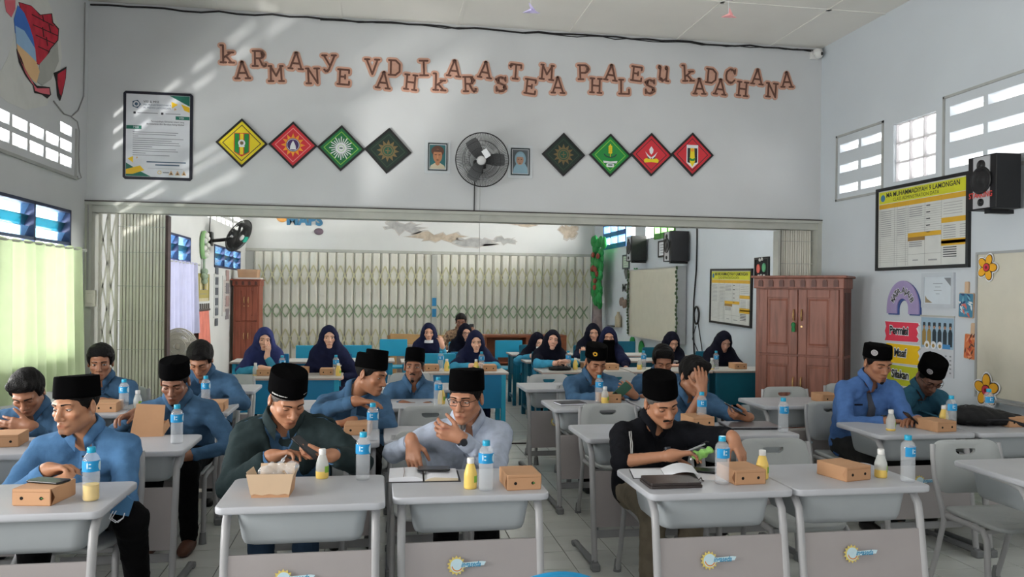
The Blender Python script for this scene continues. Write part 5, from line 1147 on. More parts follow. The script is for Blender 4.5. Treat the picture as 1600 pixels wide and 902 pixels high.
for x, y, l, z in ((-.98, 8.76, 'water bottle before the girl leaning on her hand', .70), (-.43, 8.78, 'water bottle over a juice before the upright girl', .70), (-.50, 10.32, 'water bottle on the rear table between the two girls', TZ), (.70, 8.98, 'water bottle left on the blue table by the aisle', TZ), (1.145, 8.9, 'water bottle in front of the woman with cyan cuffs', TZ), (2.16, 9.02, 'water bottle in front of the woman with raised chin', TZ), (3.05, 9.0, 'water bottle right of the veiled woman', TZ), (3.92, 8.95, 'water bottle beside the cupboard tables', TZ)): bottle(x, y, l, z)
for x, y, l, z in ((-.40, 8.72, 'yellow juice bottle before the upright girl on the left', .70), (.76, 8.9, 'yellow juice bottle left on the blue table by the aisle', TZ), (1.08, 8.86, 'yellow juice bottle in front of the woman with cyan cuffs', TZ), (2.24, 9.0, 'yellow juice bottle in front of the woman with raised chin', TZ)): juice(x, y, l, z)
juice(2.99, 8.96, 'half full juice bottle right of the veiled woman', TZ, fill=.5); juice(3.86, 8.93, 'clear empty juice bottle beside the cupboard tables', TZ, fill=.1)
# opened lunch boxes
t = thing('lunch_box', 'opened cardboard lunch tray with a crumpled clear bag in it', 'box', (-.425, 3.42, DZ), math.radians(-3))
mb = MB(); q = [(.075, .0), (.075, .15), (-.075, .15), (-.075, 0)]
mb.loft([[(x*k, .075+(y-.075)*k, z) for x, y in q] for k, z in ((1, 0), (1.06, .062), (1.03, .062), (.97, .004))], 0, (True, True), False); mb.build('tray', CRAFT, t)
mb = MB(); mb.loft([[(x, -.006+dy, z) for x, z in ((-.077, .012), (-.06, .016), (-.03, .011), (0, .016), (.03, .011), (.06, .016), (.077, .012))]+[(x, -.012+dy, z) for x, z in ((.094, .098), (-.094, .098))] for dy in (0, .0025)], 0, (True, True), False); mb.build('front_flap', CRAFTD, t)
mb = MB(); mb.loft([[(-.07, .155+dy, .06), (.07, .155+dy, .06), (.075, .175+dy, .105), (-.07, .175+dy, .105)] for dy in (0, .0025)], 0, (True, True), False)
mb.build('rear_flap', CRAFTD, t)
for e in (-1, 1): mb = MB(); mb.loft([[(e*.079+dx, .0, .06), (e*.079+dx, .14, .06), (e*.094+dx, .13, .1), (e*.096+dx, .0, .105)] for dx in (0, .0025)], 0, (True, True), False); mb.build('side_flap', CRAFTD, t)
FILM = mat('clear_crumpled_film', (236, 240, 244), rough=.08, alpha=.28, var=.02, spec=1.0)
bg_ = thing('plastic_bag', 'crumpled clear plastic bag rising out of the opened lunch tray', 'bag', (-.40, 3.50, DZ+.06)); rs = np.random.RandomState(4)
Fb = Field(); [Fb.add(EL(V3(rs.uniform(-.06, .06), rs.uniform(-.04, .04), rs.uniform(.0, .05)), rs.uniform(.018, .034, 3), rot(rs.uniform(0, 90), rs.uniform(0, 90), 0), .01)) for _ in range(11)]; Fb.add(RC(V3(0, 0, .05), V3(.035, -.01, .105), .014, .006, .01)); Fb.disp = lambda X, Y, Z: .004*np.abs(np.sin(X*120+Z*90))+.003*np.sin(Y*150+X*60)
grow(Fb, 'film', FILM, bg_, .006); sn = thing('snack', 'yellow green snack lying in the opened lunch tray', 'food', (-.455, 3.49, DZ+.004)); mb = MB(); mb.sphere((0, 0, .05), (.028, .02, .018), 12, 8); mb.sphere((.03, .02, .03), (.03, .03, .028), 10, 8); mb.build('snack_food', mat('yellow_green_food', (196, 184, 120), rough=.6, var=.2, vscale=30), sn)
t = thing('lunch_box', 'kraft lunch box with its lid raised toward the camera on the second left desk', 'box', (-1.30, 4.92, DZ), math.radians(4))
mb = MB(); mb.loft([[(x*k, y*k+.1, z) for x, y in rrect(.16, .18, .003, 1)] for k, z in ((.96, 0), (1, .06), (.97, .06), (.93, .004))], 0, (True, True), False); mb.build('box_body', CRAFT, t)
mb = MB(); mb.loft([[(-.088, -.012+dy, .0), (.088, -.012+dy, .0), (.094, .03+dy, .175), (-.062, .035+dy, .185)] for dy in (0, .003)], 0, (True, True), False); mb.build('raised_lid', CRAFT, t)
mb = MB(); mb.loft([[(.088, -.012, 0), (.115, .05, .05), (.105, .05, .09), (.094, .01, .07)], [(.091, -.012, 0), (.118, .05, .05), (.108, .05, .09), (.097, .01, .07)]], 0, (True, True), False); mb.build('side_flap', CRAFT, t)
# phones
PB = mat('black_phone_body', (20, 21, 24), rough=.25); PS = mat('dark_phone_glass', (26, 28, 34), rough=.28)
def phone(label, loc, rot_, body=PB, w=.074, h=.155, lens=False, cat='phone'):
    t = thing('phone', label, cat, tuple(loc), rot=rot_); mb = MB(); q = rrect(w, h, .011, 4)
    mb.loft([[(x*k, y*k, z) for x, y in q] for k, z in ((.96, 0), (1, .002), (1, .0065), (.97, .0085))], 0); mb.build('phone_body', body, t)
    mb = MB(); mb.loft([[(x*.955, y*.97, z) for x, y in q] for z in (.0083, .0089)], 0); mb.build('screen', PS, t)
    if lens: mb = MB(); mb.prism(rrect(.026, .032, .007, 3, -.018, .055), -.0018, 0); [mb.cyl((-.024+.012*(i % 2), .062-.014*(i//2), -.003), (-.024+.012*(i % 2), .062-.014*(i//2), -.001), .0045, n=8) for i in range(3)]; mb.build('camera_island', PS, t)
    return t
rd = math.radians
phone('black phone lying on the snack box at front left', (-1.30, 3.52, DZ+.0665), (0, 0, rd(68))); phone('dark phone lying on the open notebook', (.265, 3.75, DZ+.0255), (0, 0, rd(86)), w=.078, h=.15)
phone('black phone lying behind the leather folder', (1.535, 3.66, DZ+.006), (0, 0, rd(62)), w=.078, h=.165)
def in_hand(p, e, label, off, ro, **k):
    a = p['armsd'][e]; c = a['W']+a['F']*off[0]+a['Nn']*off[1]; return phone(label, p['toW'](c)+V3(*off[2:]), ro, **k)
in_hand(p6, 1, 'black phone held by the man in the dark jacket', (.09, .028, -.02, -.02, .012), (rd(38), 0, rd(70)), w=.078, h=.16)
phone('green phone held by the man with the sun badge', at(972, 611, 6.06), (rd(-68), rd(42), rd(0)), body=mat('dark_green_phone_back', (54, 92, 76), rough=.3), w=.075, h=.15, lens=True)
in_hand(p14, 1, 'black phone held by the man with a tie', (.06, .03, -.02, -.03, .03), (rd(45), 0, rd(80)))
in_hand(p11, 1, 'black phone held by the man resting his forehead', (.075, .03, -.03, -.035, .02), (rd(30), 0, rd(75)), w=.08, h=.15)
in_hand(w9, -1, 'small black phone held by the woman in front of the veiled woman', (.07, .03, 0, 0, 0), (rd(70), 0, rd(10)), w=.07, h=.13); in_hand(w4, 1, 'dark phone raised by the man in batik', (.1, .03, 0, 0, 0), (rd(80), 0, 0))
# notebooks, folder, laptop, snack, bag
PAPER = mat('white_paper', (228, 230, 236), rough=.8, var=.03); COVER = mat('black_book_cover', (30, 28, 32), rough=.45); BEIGE = mat('beige_page_edge', (206, 194, 170), rough=.8)
t = thing('notebook', 'open white notebook on the pale shirted man\'s desk', 'notebook', (.215, 3.72, DZ), math.radians(-2))
mb = MB(); mb.b2((-.165, -.11, 0), (.165, .11, .003)); mb.build('cover', COVER, t)
for e in (-1, 1):
    rows = [[(e*(.004+.15*u), y, .005+.016*math.sin(min(1, u*3.2)*PI/2)*(1-.45*u)+(.006 if e < 0 else 0)) for u in [i/10 for i in range(11)]] for y in (-.1, .1)]
    low = [[(x, y, .003) for x, y, z in r] for r in rows]; mb = MB(); mb.loft(rows, 0, (False, False), True, False); mb.loft([low[0], rows[0]], 1 if e > 0 else 0, (False, False), False, False); mb.loft([low[1], rows[1]], 0, (False, False), False, False); mb.add([rows[0][-1], rows[1][-1], low[1][-1], low[0][-1]], [(0, 1, 2, 3)], 1 if e > 0 else 0); mb.build('page_block', [PAPER, BEIGE], t)
mb = MB(); mb.tube([(-.09, -.1, .024), (-.085, 0, .0252), (-.088, .1, .024)], .0012, 5); mb.build('ribbon', mat('brown_ribbon', (120, 92, 84), rough=.7), t)
t = thing('notebook', 'open small notebook with lifted white pages behind the leather folder', 'notebook', (1.33, 3.62, DZ), math.radians(-12))
mb = MB(); mb.b2((-.15, -.09, 0), (.15, .1, .003)); mb.build('cover', COVER, t); mb = MB(); mb.b2((-.145, -.085, .003), (.0, .095, .007)); mb.build('page_block', PAPER, t)
rows = [[(.0+.15*u, y, .004+.03*math.sin(u*PI*.8)*(1 if y > 0 else .8)+.006) for u in [i/8 for i in range(9)]] for y in (-.08, .095)]; mb = MB(); mb.loft(rows, 0, (False, False), True, False); mb.build('lifted_page', PAPER, t); mb = MB(); mb.b2((.15, -.09, 0), (.28, .09, .003)); mb.build('loose_sheet', PAPER, t)
t = thing('folder', 'dark brown leather folder on the black shirted man\'s desk', 'folder', (1.30, 3.445, DZ), math.radians(-1)); LEA = mat('dark_brown_leather', (52, 44, 42), rough=.42, var=.2, vscale=12, bump=.2, bscale=160)
for k, (z0, z1, w) in enumerate(((0, .012, .12), (.012, .024, .116))): mb = MB(); mb.loft([[(x, y, z) for x, y in rrect(w*2, .17-.01*k, .014, 4)] for z in (z0+.001, z1)], 0); mb.build('flap', LEA, t, .002)
mb = MB(); mb.tube([(.11, 0, .01), (.14, .02, .01), (.165, .06, .012), (.16, .02, .006)], .006, 6, flat=.4); mb.build('strap', LEA, t)
t = thing('notebook', 'closed black notebook on the third row desk by the aisle', 'notebook', (1.46, 6.02, DZ), math.radians(8)); mb = MB(); mb.b2((-.105, -.08, 0), (.105, .08, .003)); mb.b2((-.105, -.08, .013), (.105, .08, .016)); mb.build('cover', COVER, t); mb = MB(); mb.b2((-.102, -.077, .003), (.1, .077, .013)); mb.build('page_block', PAPER, t)
t = thing('laptop', 'closed grey laptop on the desk of the man resting his forehead', 'laptop', (2.37, 4.88, DZ), math.radians(-5)); SIL = mat('grey_laptop_shell', (128, 128, 132), rough=.35, metal=.5)
mb = MB(); mb.loft([[(x*k, y*k, z) for x, y in rrect(.34, .235, .015, 4)] for k, z in ((.96, .003), (.99, .006), (1, .011))], 0); mb.build('base', mat('dark_laptop_base', (48, 48, 52), rough=.5), t); mb = MB(); mb.loft([[(x*k, y*k, z) for x, y in rrect(.34, .235, .015, 4)] for k, z in ((1, .0115), (1, .016), (.98, .018))], 0); mb.build('lid', SIL, t)
t = thing('snack', 'green wrapped rice snack held by the black shirted man', 'food', tuple(p10['toW'](p10['armsd'][-1]['W']+p10['armsd'][-1]['F']*.13+V3(0, -.01, -.012)))); Fb = Field(); Fb.add(EL(V3(0, 0, 0), (.036, .022, .024), None, .01), RC(V3(.02, 0, .005), V3(.055, 0, .018), .014, .02, .01)); Fb.disp = lambda X, Y, Z: .004*np.sin(X*130+Z*80)+.003*np.sin(Z*150-Y*90); grow(Fb, 'wrapper', mat('lime_wrapper', (150, 208, 110), rough=.3, var=.2, vscale=40), t, .005)
t = thing('pen', 'silver pen held above the green snack', 'pen', tuple(p10['toW'](p10['armsd'][-1]['W']+V3(.035, -.03, .012)))); mb = MB(); mb.cyl((0, 0, 0), (.13, .01, .045), .0055, n=8); mb.build('barrel', mat('silver_pen', (170, 172, 178), rough=.3, metal=.7), t); mb = MB(); mb.tube([(.11, .006, .046), (.14, .01, .058), (.15, .01, .054)], .003, 6); mb.build('clip', COVER, t)
t = thing('ring', 'silver ring on the hand holding the green snack', 'ring', tuple(p10['toW'](p10['armsd'][-1]['W']+p10['armsd'][-1]['F']*.1+V3(-.004, -.012, -.028)))); mb = MB(); mb.sphere((0, 0, 0), (.009, .009, .011), 10, 8); mb.build('ring_band', mat('bright_silver', (220, 220, 224), rough=.2, metal=.6), t)
t = thing('backpack', 'black fabric bag lying on the right desks', 'bag', (4.02, 4.80, DZ)); BAGM = mat('black_bag_cloth', (20, 20, 23), rough=.8, var=.3, vscale=10, bump=.4, bscale=60)
Fb = Field(); Fb.add(EL(V3(-.1, .02, .06), (.15, .13, .068), None, .03), EL(V3(.08, .0, .045), (.16, .12, .05), rot(8, 0, 6), .03), EL(V3(.2, -.04, .03), (.06, .08, .03), None, .03)); Fb.add(CUT(lambda X, Y, Z: -Z+0*X+0*Y)); Fb.disp = folds(.012, 4, 1.4); grow(Fb, 'bag_body', BAGM, t, .011)
mb = MB(); mb.tube([(-.2, -.06, .03), (-.08, -.115, .05), (.06, -.125, .05), (.17, -.12, .02)], .008, 6, flat=.35); mb.tube([(.12, -.11, .02), (.2, -.14, .008), (.27, -.1, .006)], .014, 6, flat=.4); mb.build('strap', mat('dark_grey_webbing', (48, 48, 52), rough=.8), t); mb = MB(); mb.tube([(-.16, .01, .125), (-.02, .01, .122), (.1, .0, .095)], .004, 6); mb.build('zip', mat('grey_zip', (96, 98, 104), rough=.5), t)
t = thing('pouch', 'black cloth pouch in front of the woman with raised chin', 'bag', (2.02, 8.92, TZ)); Fb = Field(); Fb.add(EL(V3(0, 0, .02), (.11, .06, .03), None, .02), EL(V3(.08, .0, .02), (.07, .05, .022), None, .02)); Fb.disp = folds(.01, 9, 1.6); grow(Fb, 'pouch_body', BAGM, t, .01)
t = thing('cup', 'small white cup held by the drinking woman', 'cup', tuple(at(841, 551, 10.28))); mb = MB(); mb.lathe([(.022, 0), (.03, .075), (.028, .075), (.02, .004)], 14, 0); mb.build('cup_wall', mat('white_paper_cup', (226, 222, 216), rough=.6), t)
t = thing('book', 'white paper on the blue table beside the woman with cyan cuffs', 'paper', (1.0, 8.95, TZ), rd(10)); mb = MB(); mb.b2((-.09, -.06, 0), (.1, .07, .004)); mb.build('sheet', PAPER, t)
t = thing('face_mask', 'blue face mask with white ear loops on the thigh of the bright blue shirted man', 'mask', tuple(at(190, 790, 3.62))); mb = MB(); mb.loft([[(x*k, -.004*abs(x)/.05-dy, z) for x, z in ((-.045, -.03), (.03, -.045), (.05, .02), (.02, .045), (-.03, .02))] for k, dy in ((1, 0), (.96, .006))], 0); mb.build('mask_cloth', mat('steel_blue_mask', (70, 116, 156), rough=.8), t)
for e in (0, 1): mb = MB(); mb.tube([(-.03+.012*e, -.01, -.02), (-.045+.01*e, -.012, -.05), (-.02+.01*e, -.012, -.068), (.01, -.012, -.05), (.015, -.01, -.03)], .0022, 5); mb.build('ear_loop', PAPER, t)
# ------------------------------------------------------------------ things on the walls
def wp(px, py, wall, off=0.0):
    """the point of a wall plane that stands at this place of the photograph"""
    u, v = px-800, py-451; c, s = math.cos(_r), math.sin(_r); dx, dz = (u*c+v*s)/1263.0, -(-u*s+v*c-6)/1263.0
    r = V3(math.sin(_y)+dx*math.cos(_y), math.cos(_y)-dx*math.sin(_y), dz)
    t = {'L': (XL+off)/r[0], 'R': (XR-off)/r[0], 'P': (YP-off)/r[1], 'B': (YB-off)/r[1]}[wall]; return V3(0, 0, 1.6)+r*t
def flat(mb, wall, pts, off, mi=0, th=.002):
    a = [wp(x, y, wall, off) for x, y in pts]; d = {'L': V3(-th, 0, 0), 'R': V3(th, 0, 0), 'P': V3(0, th, 0), 'B': V3(0, th, 0)}[wall]
    mb.loft([[p+d for p in a], a], mi, (False, True), False)
def hang(name, label, cat, p, facing, **k): return thing(name, label, cat, tuple(p), rz={'front': 0, 'right': -H90, 'left': H90}[facing], **k)   # local: X right, Z up, -Y out of the wall
def up(mb): mb.M = Matrix(((1, 0, 0, 0), (0, 0, -1, 0), (0, 1, 0, 0), (0, 0, 0, 1))); return mb      # draw in (u, v), extrude out of the wall
BLK = mat('black_frame', (20, 20, 22), rough=.4); WHT = mat('white_print', (226, 228, 232), rough=.5); INK = mat('dark_ink', (40, 42, 48), rough=.6); GREY = mat('grey_ink', (128, 132, 138), rough=.6); YEL = mat('yellow_print', (232, 210, 34), rough=.45); RED = mat('red_print_gloss', (208, 44, 56), rough=.4); GRN = mat('green_print', (26, 136, 58), rough=.4); DGR = mat('dark_green_print', (24, 78, 58), rough=.45); DDG = mat('blackish_green_print', (18, 40, 32), rough=.35); ORG = mat('orange_print', (238, 156, 44), rough=.5); PUR = mat('purple_print', (74, 48, 104), rough=.5); DGOLD = mat('dull_gold_print', (108, 92, 58), rough=.5); PINK = mat('pale_red_line', (236, 142, 140), rough=.5); LGR = mat('light_green_line', (132, 200, 70), rough=.5); GOLD = mat('ochre_band', (214, 168, 44), rough=.5)
# --- stencil letters of the motto
GL = {'K': [[(.2, 0), (.2, 1)], [(.75, .95), (.25, .45)], [(.4, .55), (.8, .02)], [(.05, 0), (.38, 0)], [(.05, 1), (.38, 1)], [(.62, 0), (.95, 0)], [(.58, 1), (.92, 1)]],
 'k': [[(.2, -.05), (.2, 1.1), (.02, 1.1)], [(.72, .62), (.25, .3)], [(.4, .38), (.78, -.02)], [(.02, -.03), (.4, -.03)], [(.6, -.03), (.95, -.03)], [(.55, .64), (.9, .64)]],
 'A': [[(.1, .02), (.45, 1), (.55, 1), (.9, .02)], [(.25, .36), (.75, .36)], [(-.02, 0), (.28, 0)], [(.7, 0), (1.02, 0)]], 'R': [[(.2, 0), (.2, 1)], [(.05, 1), (.6, 1), (.8, .86), (.8, .66), (.6, .52), (.2, .52)], [(.5, .5), (.72, .05), (.95, .03), (.97, .15)], [(.03, 0), (.4, 0)]],
 'M': [[(.12, 0), (.14, 1)], [(.12, 1), (.5, .35), (.88, 1)], [(.88, 0), (.86, 1)], [(-.04, 0), (.3, 0)], [(.7, 0), (1.04, 0)], [(0, 1), (.2, 1)], [(.8, 1), (1, 1)]], 'N': [[(.18, 0), (.18, 1)], [(.18, 1), (.82, 0)], [(.82, 0), (.82, 1)], [(.02, 0), (.36, 0)], [(.62, 1), (.98, 1)], [(.02, 1), (.22, 1)]],
 'y': [[(.12, .95), (.5, .3)], [(.9, .95), (.42, -.02), (.2, -.1), (.1, 0)], [(0, .95), (.32, .95)], [(.68, .95), (1, .95)]], 'E': [[(.2, 0), (.2, 1)], [(.05, 1), (.85, 1), (.85, .8)], [(.05, 0), (.88, 0), (.88, .22)], [(.2, .52), (.58, .52)], [(.58, .64), (.58, .4)]],
 'V': [[(.1, 1), (.5, 0), (.9, 1)], [(-.03, 1), (.3, 1)], [(.7, 1), (1.03, 1)]], 'D': [[(.2, 0), (.2, 1)], [(.05, 1), (.55, 1), (.85, .75), (.85, .25), (.55, 0), (.05, 0)]], 'H': [[(.2, 0), (.2, 1)], [(.8, 0), (.8, 1)], [(.2, .5), (.8, .5)], [(.04, 0), (.36, 0)], [(.64, 0), (.96, 0)], [(.04, 1), (.36, 1)], [(.64, 1), (.96, 1)]],
 'I': [[(.5, 0), (.5, 1)], [(.2, 0), (.8, 0)], [(.2, 1), (.8, 1)]], 'S': [[(.85, .74), (.75, .92), (.5, 1), (.24, .9), (.2, .72), (.4, .56), (.66, .46), (.84, .3), (.76, .1), (.5, 0), (.25, .06), (.15, .26)], [(.86, .72), (.86, .98)], [(.14, .02), (.14, .3)]], 'T': [[(.5, 0), (.5, 1)], [(.1, .78), (.1, 1), (.9, 1), (.9, .78)], [(.3, 0), (.7, 0)]],
 'P': [[(.2, 0), (.2, 1)], [(.05, 1), (.62, 1), (.84, .84), (.84, .62), (.62, .46), (.2, .46)], [(.04, 0), (.44, 0)]], 'L': [[(.25, 0), (.25, 1)], [(.08, 1), (.44, 1)], [(.08, 0), (.88, 0), (.88, .32)]], 'u': [[(.05, .95), (.22, .95), (.22, .2), (.36, .03), (.6, .05), (.78, .25)], [(.62, .95), (.78, .95), (.78, .02), (.98, .02)]],
 'C': [[(.85, .72), (.7, .95), (.45, 1), (.2, .8), (.14, .5), (.2, .2), (.45, 0), (.7, .04), (.88, .24)], [(.86, .7), (.86, 1)]]}
BROWN = mat('dark_brown_letter_card', (104, 72, 62), rough=.8, var=.15, vscale=30); PEACH = mat('peach_letter_backing', (204, 160, 140), rough=.8, var=.12, vscale=14)
def strokes(mb, segs, sc, w, y0, y1):
    for s_ in segs:
        P = [(a*sc*.92, b*sc) for a, b in s_]; y1 -= .00025
        for (x0, z0), (x1, z1) in zip(P, P[1:]):
            y1 -= .00012; L_ = math.hypot(x1-x0, z1-z0)+1e-6; nx, nz = -(z1-z0)/L_*w/2, (x1-x0)/L_*w/2; mb.loft([[(x0+nx, y, z0+nz), (x0-nx, y, z0-nz), (x1-nx, y, z1-nz), (x1+nx, y, z1+nz)] for y in (y0, y1)], 0, (False, True), False)
        y1 += .00006
        for x, z in P: mb.loft([[(x+w/2*math.cos(2*PI*k/10), y, z+w/2*math.sin(2*PI*k/10)) for k in range(10)] for y in (y0, y1)], 0, (False, True), False)
words = [('KARMANYE', 330, 60, 6.957, [('k', 180, 180), ('A', 345, 360), ('R', 525, 225), ('M', 710, 390), ('A', 920, 250), ('N', 1110, 415), ('y', 1290, 265), ('E', 1440, 420)]),
 ('VADHIKARASTE', 550, 70, 4.571, [('V', 145, 160), ('A', 220, 255), ('D', 305, 165), ('H', 415, 265), ('I', 515, 170), ('k', 625, 270), ('A', 725, 170), ('R', 840, 285), ('A', 945, 180), ('S', 1065, 285), ('T', 1165, 190), ('E', 1270, 295)]), ('MA', 550, 70, 4.571, [('M', 1388, 195), ('A', 1470, 295)]),
 ('PHALESU', 890, 80, 4.444, [('P', 100, 150), ('H', 180, 240), ('A', 282, 150), ('L', 378, 250), ('E', 462, 155), ('S', 558, 250), ('u', 645, 155)]), ('KADACHANA', 890, 80, 4.444, [('k', 825, 160), ('A', 900, 250), ('D', 980, 170), ('A', 1040, 250), ('C', 1110, 170), ('H', 1195, 260), ('A', 1298, 180), ('N', 1400, 270), ('A', 1508, 205)])]
ordi = ['first', 'second', 'third', 'fourth', 'fifth', 'sixth', 'seventh', 'eighth', 'ninth', 'tenth', 'eleventh', 'twelfth']
for wd, ox, oy, sc_, ls in words:
    for i, (ch, cx, cy_) in enumerate(ls):
        p = wp(ox+cx/sc_, oy+cy_/sc_, 'P'); S_ = .150
        t = hang('wall_letter', f'brown stencil letter {ch.upper()} on peach card, {ordi[i]} letter of {wd}', 'letter', p-V3(S_*.46, 0, S_*.5), 'front', group='motto letters on the partition wall'); t.rotation_euler = (0, rd(random.uniform(-4, 6)), 0)
        mb = MB(); strokes(mb, GL[ch], S_, S_*.40, .0, -.006)
        if ch in 'ARDPHMNuCES': mb.loft([[(S_*.2, y, S_*.1), (S_*.75, y, S_*.1), (S_*.75, y, S_*.9), (S_*.2, y, S_*.9)] for y in (0, -.0045)], 0, (False, True), False)
        mb.build('backing_card', PEACH, t); mb = MB(); strokes(mb, GL[ch], S_, S_*.125, -.006, -.011); mb.build('letter_face', BROWN, t)
# --- diamond plaques
def dia(r): return [(0, -r), (r*1.02, 0), (0, r), (-r*1.02, 0)]
def plaque(label, px, py, base, line, paint, frame=BLK, r=.245, tilt=0):
    t = hang('diamond_plaque', label, 'plaque', wp(px, py, 'P'), 'front', group='diamond plaques on the partition wall'); t.rotation_euler = (0, rd(tilt), 0)
    mb = up(MB()); o, i_ = dia(r), dia(r-.026); mb.loft([[(x, y, 0) for x, y in o], [(x, y, .022) for x, y in o], [(x, y, .022) for x, y in i_], [(x, y, .012) for x, y in i_]], 0, (True, False), False); mb.build('frame', frame, t)
    mb = up(MB()); mb.prism(dia(r-.022), .004, .0125, 0); a, b = dia(r-.062), dia(r-.072); mb.loft([[(x, y, .0135) for x, y in a], [(x, y, .0135) for x, y in b]], 1, (False, False), False); paint(mb); mb.build('emblem_print', [base, line, WHT, YEL, GRN, ORG, PUR, RED, INK, DGOLD, DGR], t); return t
def pr(mb, P, mi, k): mb.prism(P, .0125, .0135+.0006*k, mi)
def e_shield(mb):
    pr(mb, [(-.075, .1), (.075, .1), (.075, -.09), (0, -.135), (-.075, -.09)], 7, 1); pr(mb, [(-.068, .094), (.068, .094), (.068, -.086), (0, -.125), (-.068, -.086)], 4, 2); pr(mb, [(-.024, .094), (.024, .094), (.024, -.112), (0, -.125), (-.024, -.112)], 7, 3); pr(mb, [(-.016, .094), (.016, .094), (.016, -.114), (-.016, -.114)], 3, 4); pr(mb, circ(.034), 2, 5); pr(mb, star(8, .014, .024), 9, 6); pr(mb, rrect(.056, .016, .006, 2, 0, -.032), 2, 6)
def e_sun(mb): pr(mb, star(12, .072, .118), 5, 1); pr(mb, circ(.068), 6, 2); pr(mb, circ(.062), 2, 3); pr(mb, circ(.057), 6, 4); pr(mb, [(-.03, -.045), (.03, -.045), (.026, -.01), (.014, .02), (0, .045), (-.014, .02), (-.026, -.01)], 2, 5)
def e_star(mb):
    for k in range(24): a = 2*PI*k/24; l = .118 if k % 2 == 0 else .1; pr(mb, [(math.sin(a+d)*r_, math.cos(a+d)*r_) for d, r_ in ((-.1, .04), (-.045, l), (.045, l), (.1, .04))], 2, 1)
    pr(mb, circ(.055), 2, 2); pr(mb, circ(.034), 1, 3); pr(mb, circ(.03), 2, 4); pr(mb, rrect(.034, .012, .005, 2), 10, 5)
def e_dim(mb): pr(mb, star(12, .07, .115), 9, 1); pr(mb, circ(.058), 10, 2); pr(mb, circ(.05), 9, 3); pr(mb, circ(.04), 10, 4); pr(mb, rrect(.01, .06, .004, 2), 9, 5); pr(mb, rrect(.05, .01, .004, 2), 9, 5)
def e_wheat(mb):
    pr(mb, rrect(.006, .12, .002, 1, 0, .04), 3, 1)
    for k in range(4):
        for e in (-1, 1): pr(mb, circ(.009, e*.012, .03+.02*k, 10, .014), 3, 2)
    pr(mb, circ(.009, 0, .105, 10, .015), 3, 2); pr(mb, [(.075*math.cos(a), .02+.05*math.sin(a)) for a in [PI*(1.05+.9*i/10) for i in range(11)]]+[(.06*math.cos(a), .02+.035*math.sin(a)) for a in [PI*(1.95-.9*i/10) for i in range(11)]], 10, 1)
    pr(mb, [(-.08, -.06), (0, -.068), (.08, -.06), (.07, -.085), (0, -.082), (-.07, -.085)], 2, 2); pr(mb, rrect(.085, .04, .012, 3, 0, -.108), 2, 2); pr(mb, rrect(.05, .012, .005, 2, 0, -.105), 10, 3)
def e_lotus(mb):
    pr(mb, [(0, .09), (.024, .055), (.018, .02), (0, .0), (-.018, .02), (-.024, .055)], 2, 2)
    for e in (-1, 1): pr(mb, [(0, -.03), (e*.03, -.01), (e*.068, .03), (e*.045, -.015), (e*.01, -.05)], 2, 2); pr(mb, [(0, -.04), (e*.05, -.02), (e*.03, -.05)], 10, 1)
    pr(mb, [(-.085, -.06), (-.06, -.04), (0, -.052), (.06, -.04), (.085, -.06), (.075, -.088), (0, -.08), (-.075, -.088)], 3, 3)
def e_badge(mb):
    pr(mb, [(-.066, .105), (.066, .105), (.066, -.09), (0, -.15), (-.066, -.09)], 2, 1); pr(mb, [(-.056, .07), (.056, .07), (.056, -.085), (0, -.1), (-.056, -.085)], 8, 2); pr(mb, [(-.022, .07), (.022, .07), (.03, -.08), (0, -.135), (-.03, -.08)], 3, 3); pr(mb, circ(.018, 0, .05), 5, 4); pr(mb, [(-.04, -.03), (0, -.05), (.04, -.03), (.02, -.07), (-.02, -.07)], 4, 4)
plaque('yellow diamond plaque with a green and red shield', 378, 224, YEL, INK, e_shield); plaque('red diamond plaque with an orange sun and purple disc', 458, 227, RED, PINK, e_sun, r=.236); plaque('green diamond plaque with a white many rayed star', 533, 232, DGR if False else mat('deep_green_print', (18, 112, 62), rough=.4), LGR, e_star, r=.234, tilt=1)
plaque('dark green diamond plaque at the end of the left row, dim gold sun', 606, 236, DDG, mat('dim_green_line', (44, 66, 50), rough=.4), e_dim, r=.236, tilt=3); plaque('dark green diamond plaque beginning the right row, dull gold sun', 880, 242, DDG, mat('dim_green_line', (44, 66, 50), rough=.4), e_dim, r=.232); plaque('bright green diamond plaque with wheat over an open book', 953, 243, GRN, LGR, e_wheat, r=.232)
plaque('red diamond plaque with a white bud on a yellow ribbon', 1017, 242, RED, INK, e_lotus, r=.235); plaque('red diamond plaque with a white and black shield', 1081, 242, RED, INK, e_badge, r=.24)
# --- vision and mission poster
p = (wp(193, 141, 'P')+wp(301, 284, 'P'))/2; t = hang('framed_poster', 'black framed white vision and mission poster with green and yellow corners', 'poster', p, 'front'); w, h = .645, .86
mb = up(MB()); o, i_ = [(-w/2+.02, -h/2), (w/2-.02, -h/2), (w/2, -h/2+.02), (w/2, h/2-.02), (w/2-.02, h/2), (-w/2+.02, h/2), (-w/2, h/2-.02), (-w/2, -h/2+.02)], rrect(w-.06, h-.06, .001, 1); mb.prism(o, 0, .012); mb.build('frame', mat('black_navy_frame', (22, 24, 38), rough=.4), t)
mb = up(MB()); mb.prism(rrect(w-.055, h-.055, .001, 1), .012, .014, 0)
def pz(P, mi, k=1): mb.prism(P, .014, .0145+.0005*k, mi)
W2, H2 = w/2-.03, h/2-.03
pz([(W2-.19, H2), (W2, H2), (W2, H2-.1)], 1); pz([(W2-.08, H2-.08), (W2, H2-.11), (W2, H2-.16), (W2-.05, H2-.14)], 2, 2); pz([(W2-.17, H2-.06), (W2-.11, H2-.085), (W2-.165, H2-.125)], 2, 2); pz([(W2-.14, H2-.12), (W2-.12, H2-.135), (W2-.145, H2-.145)], 3, 2)
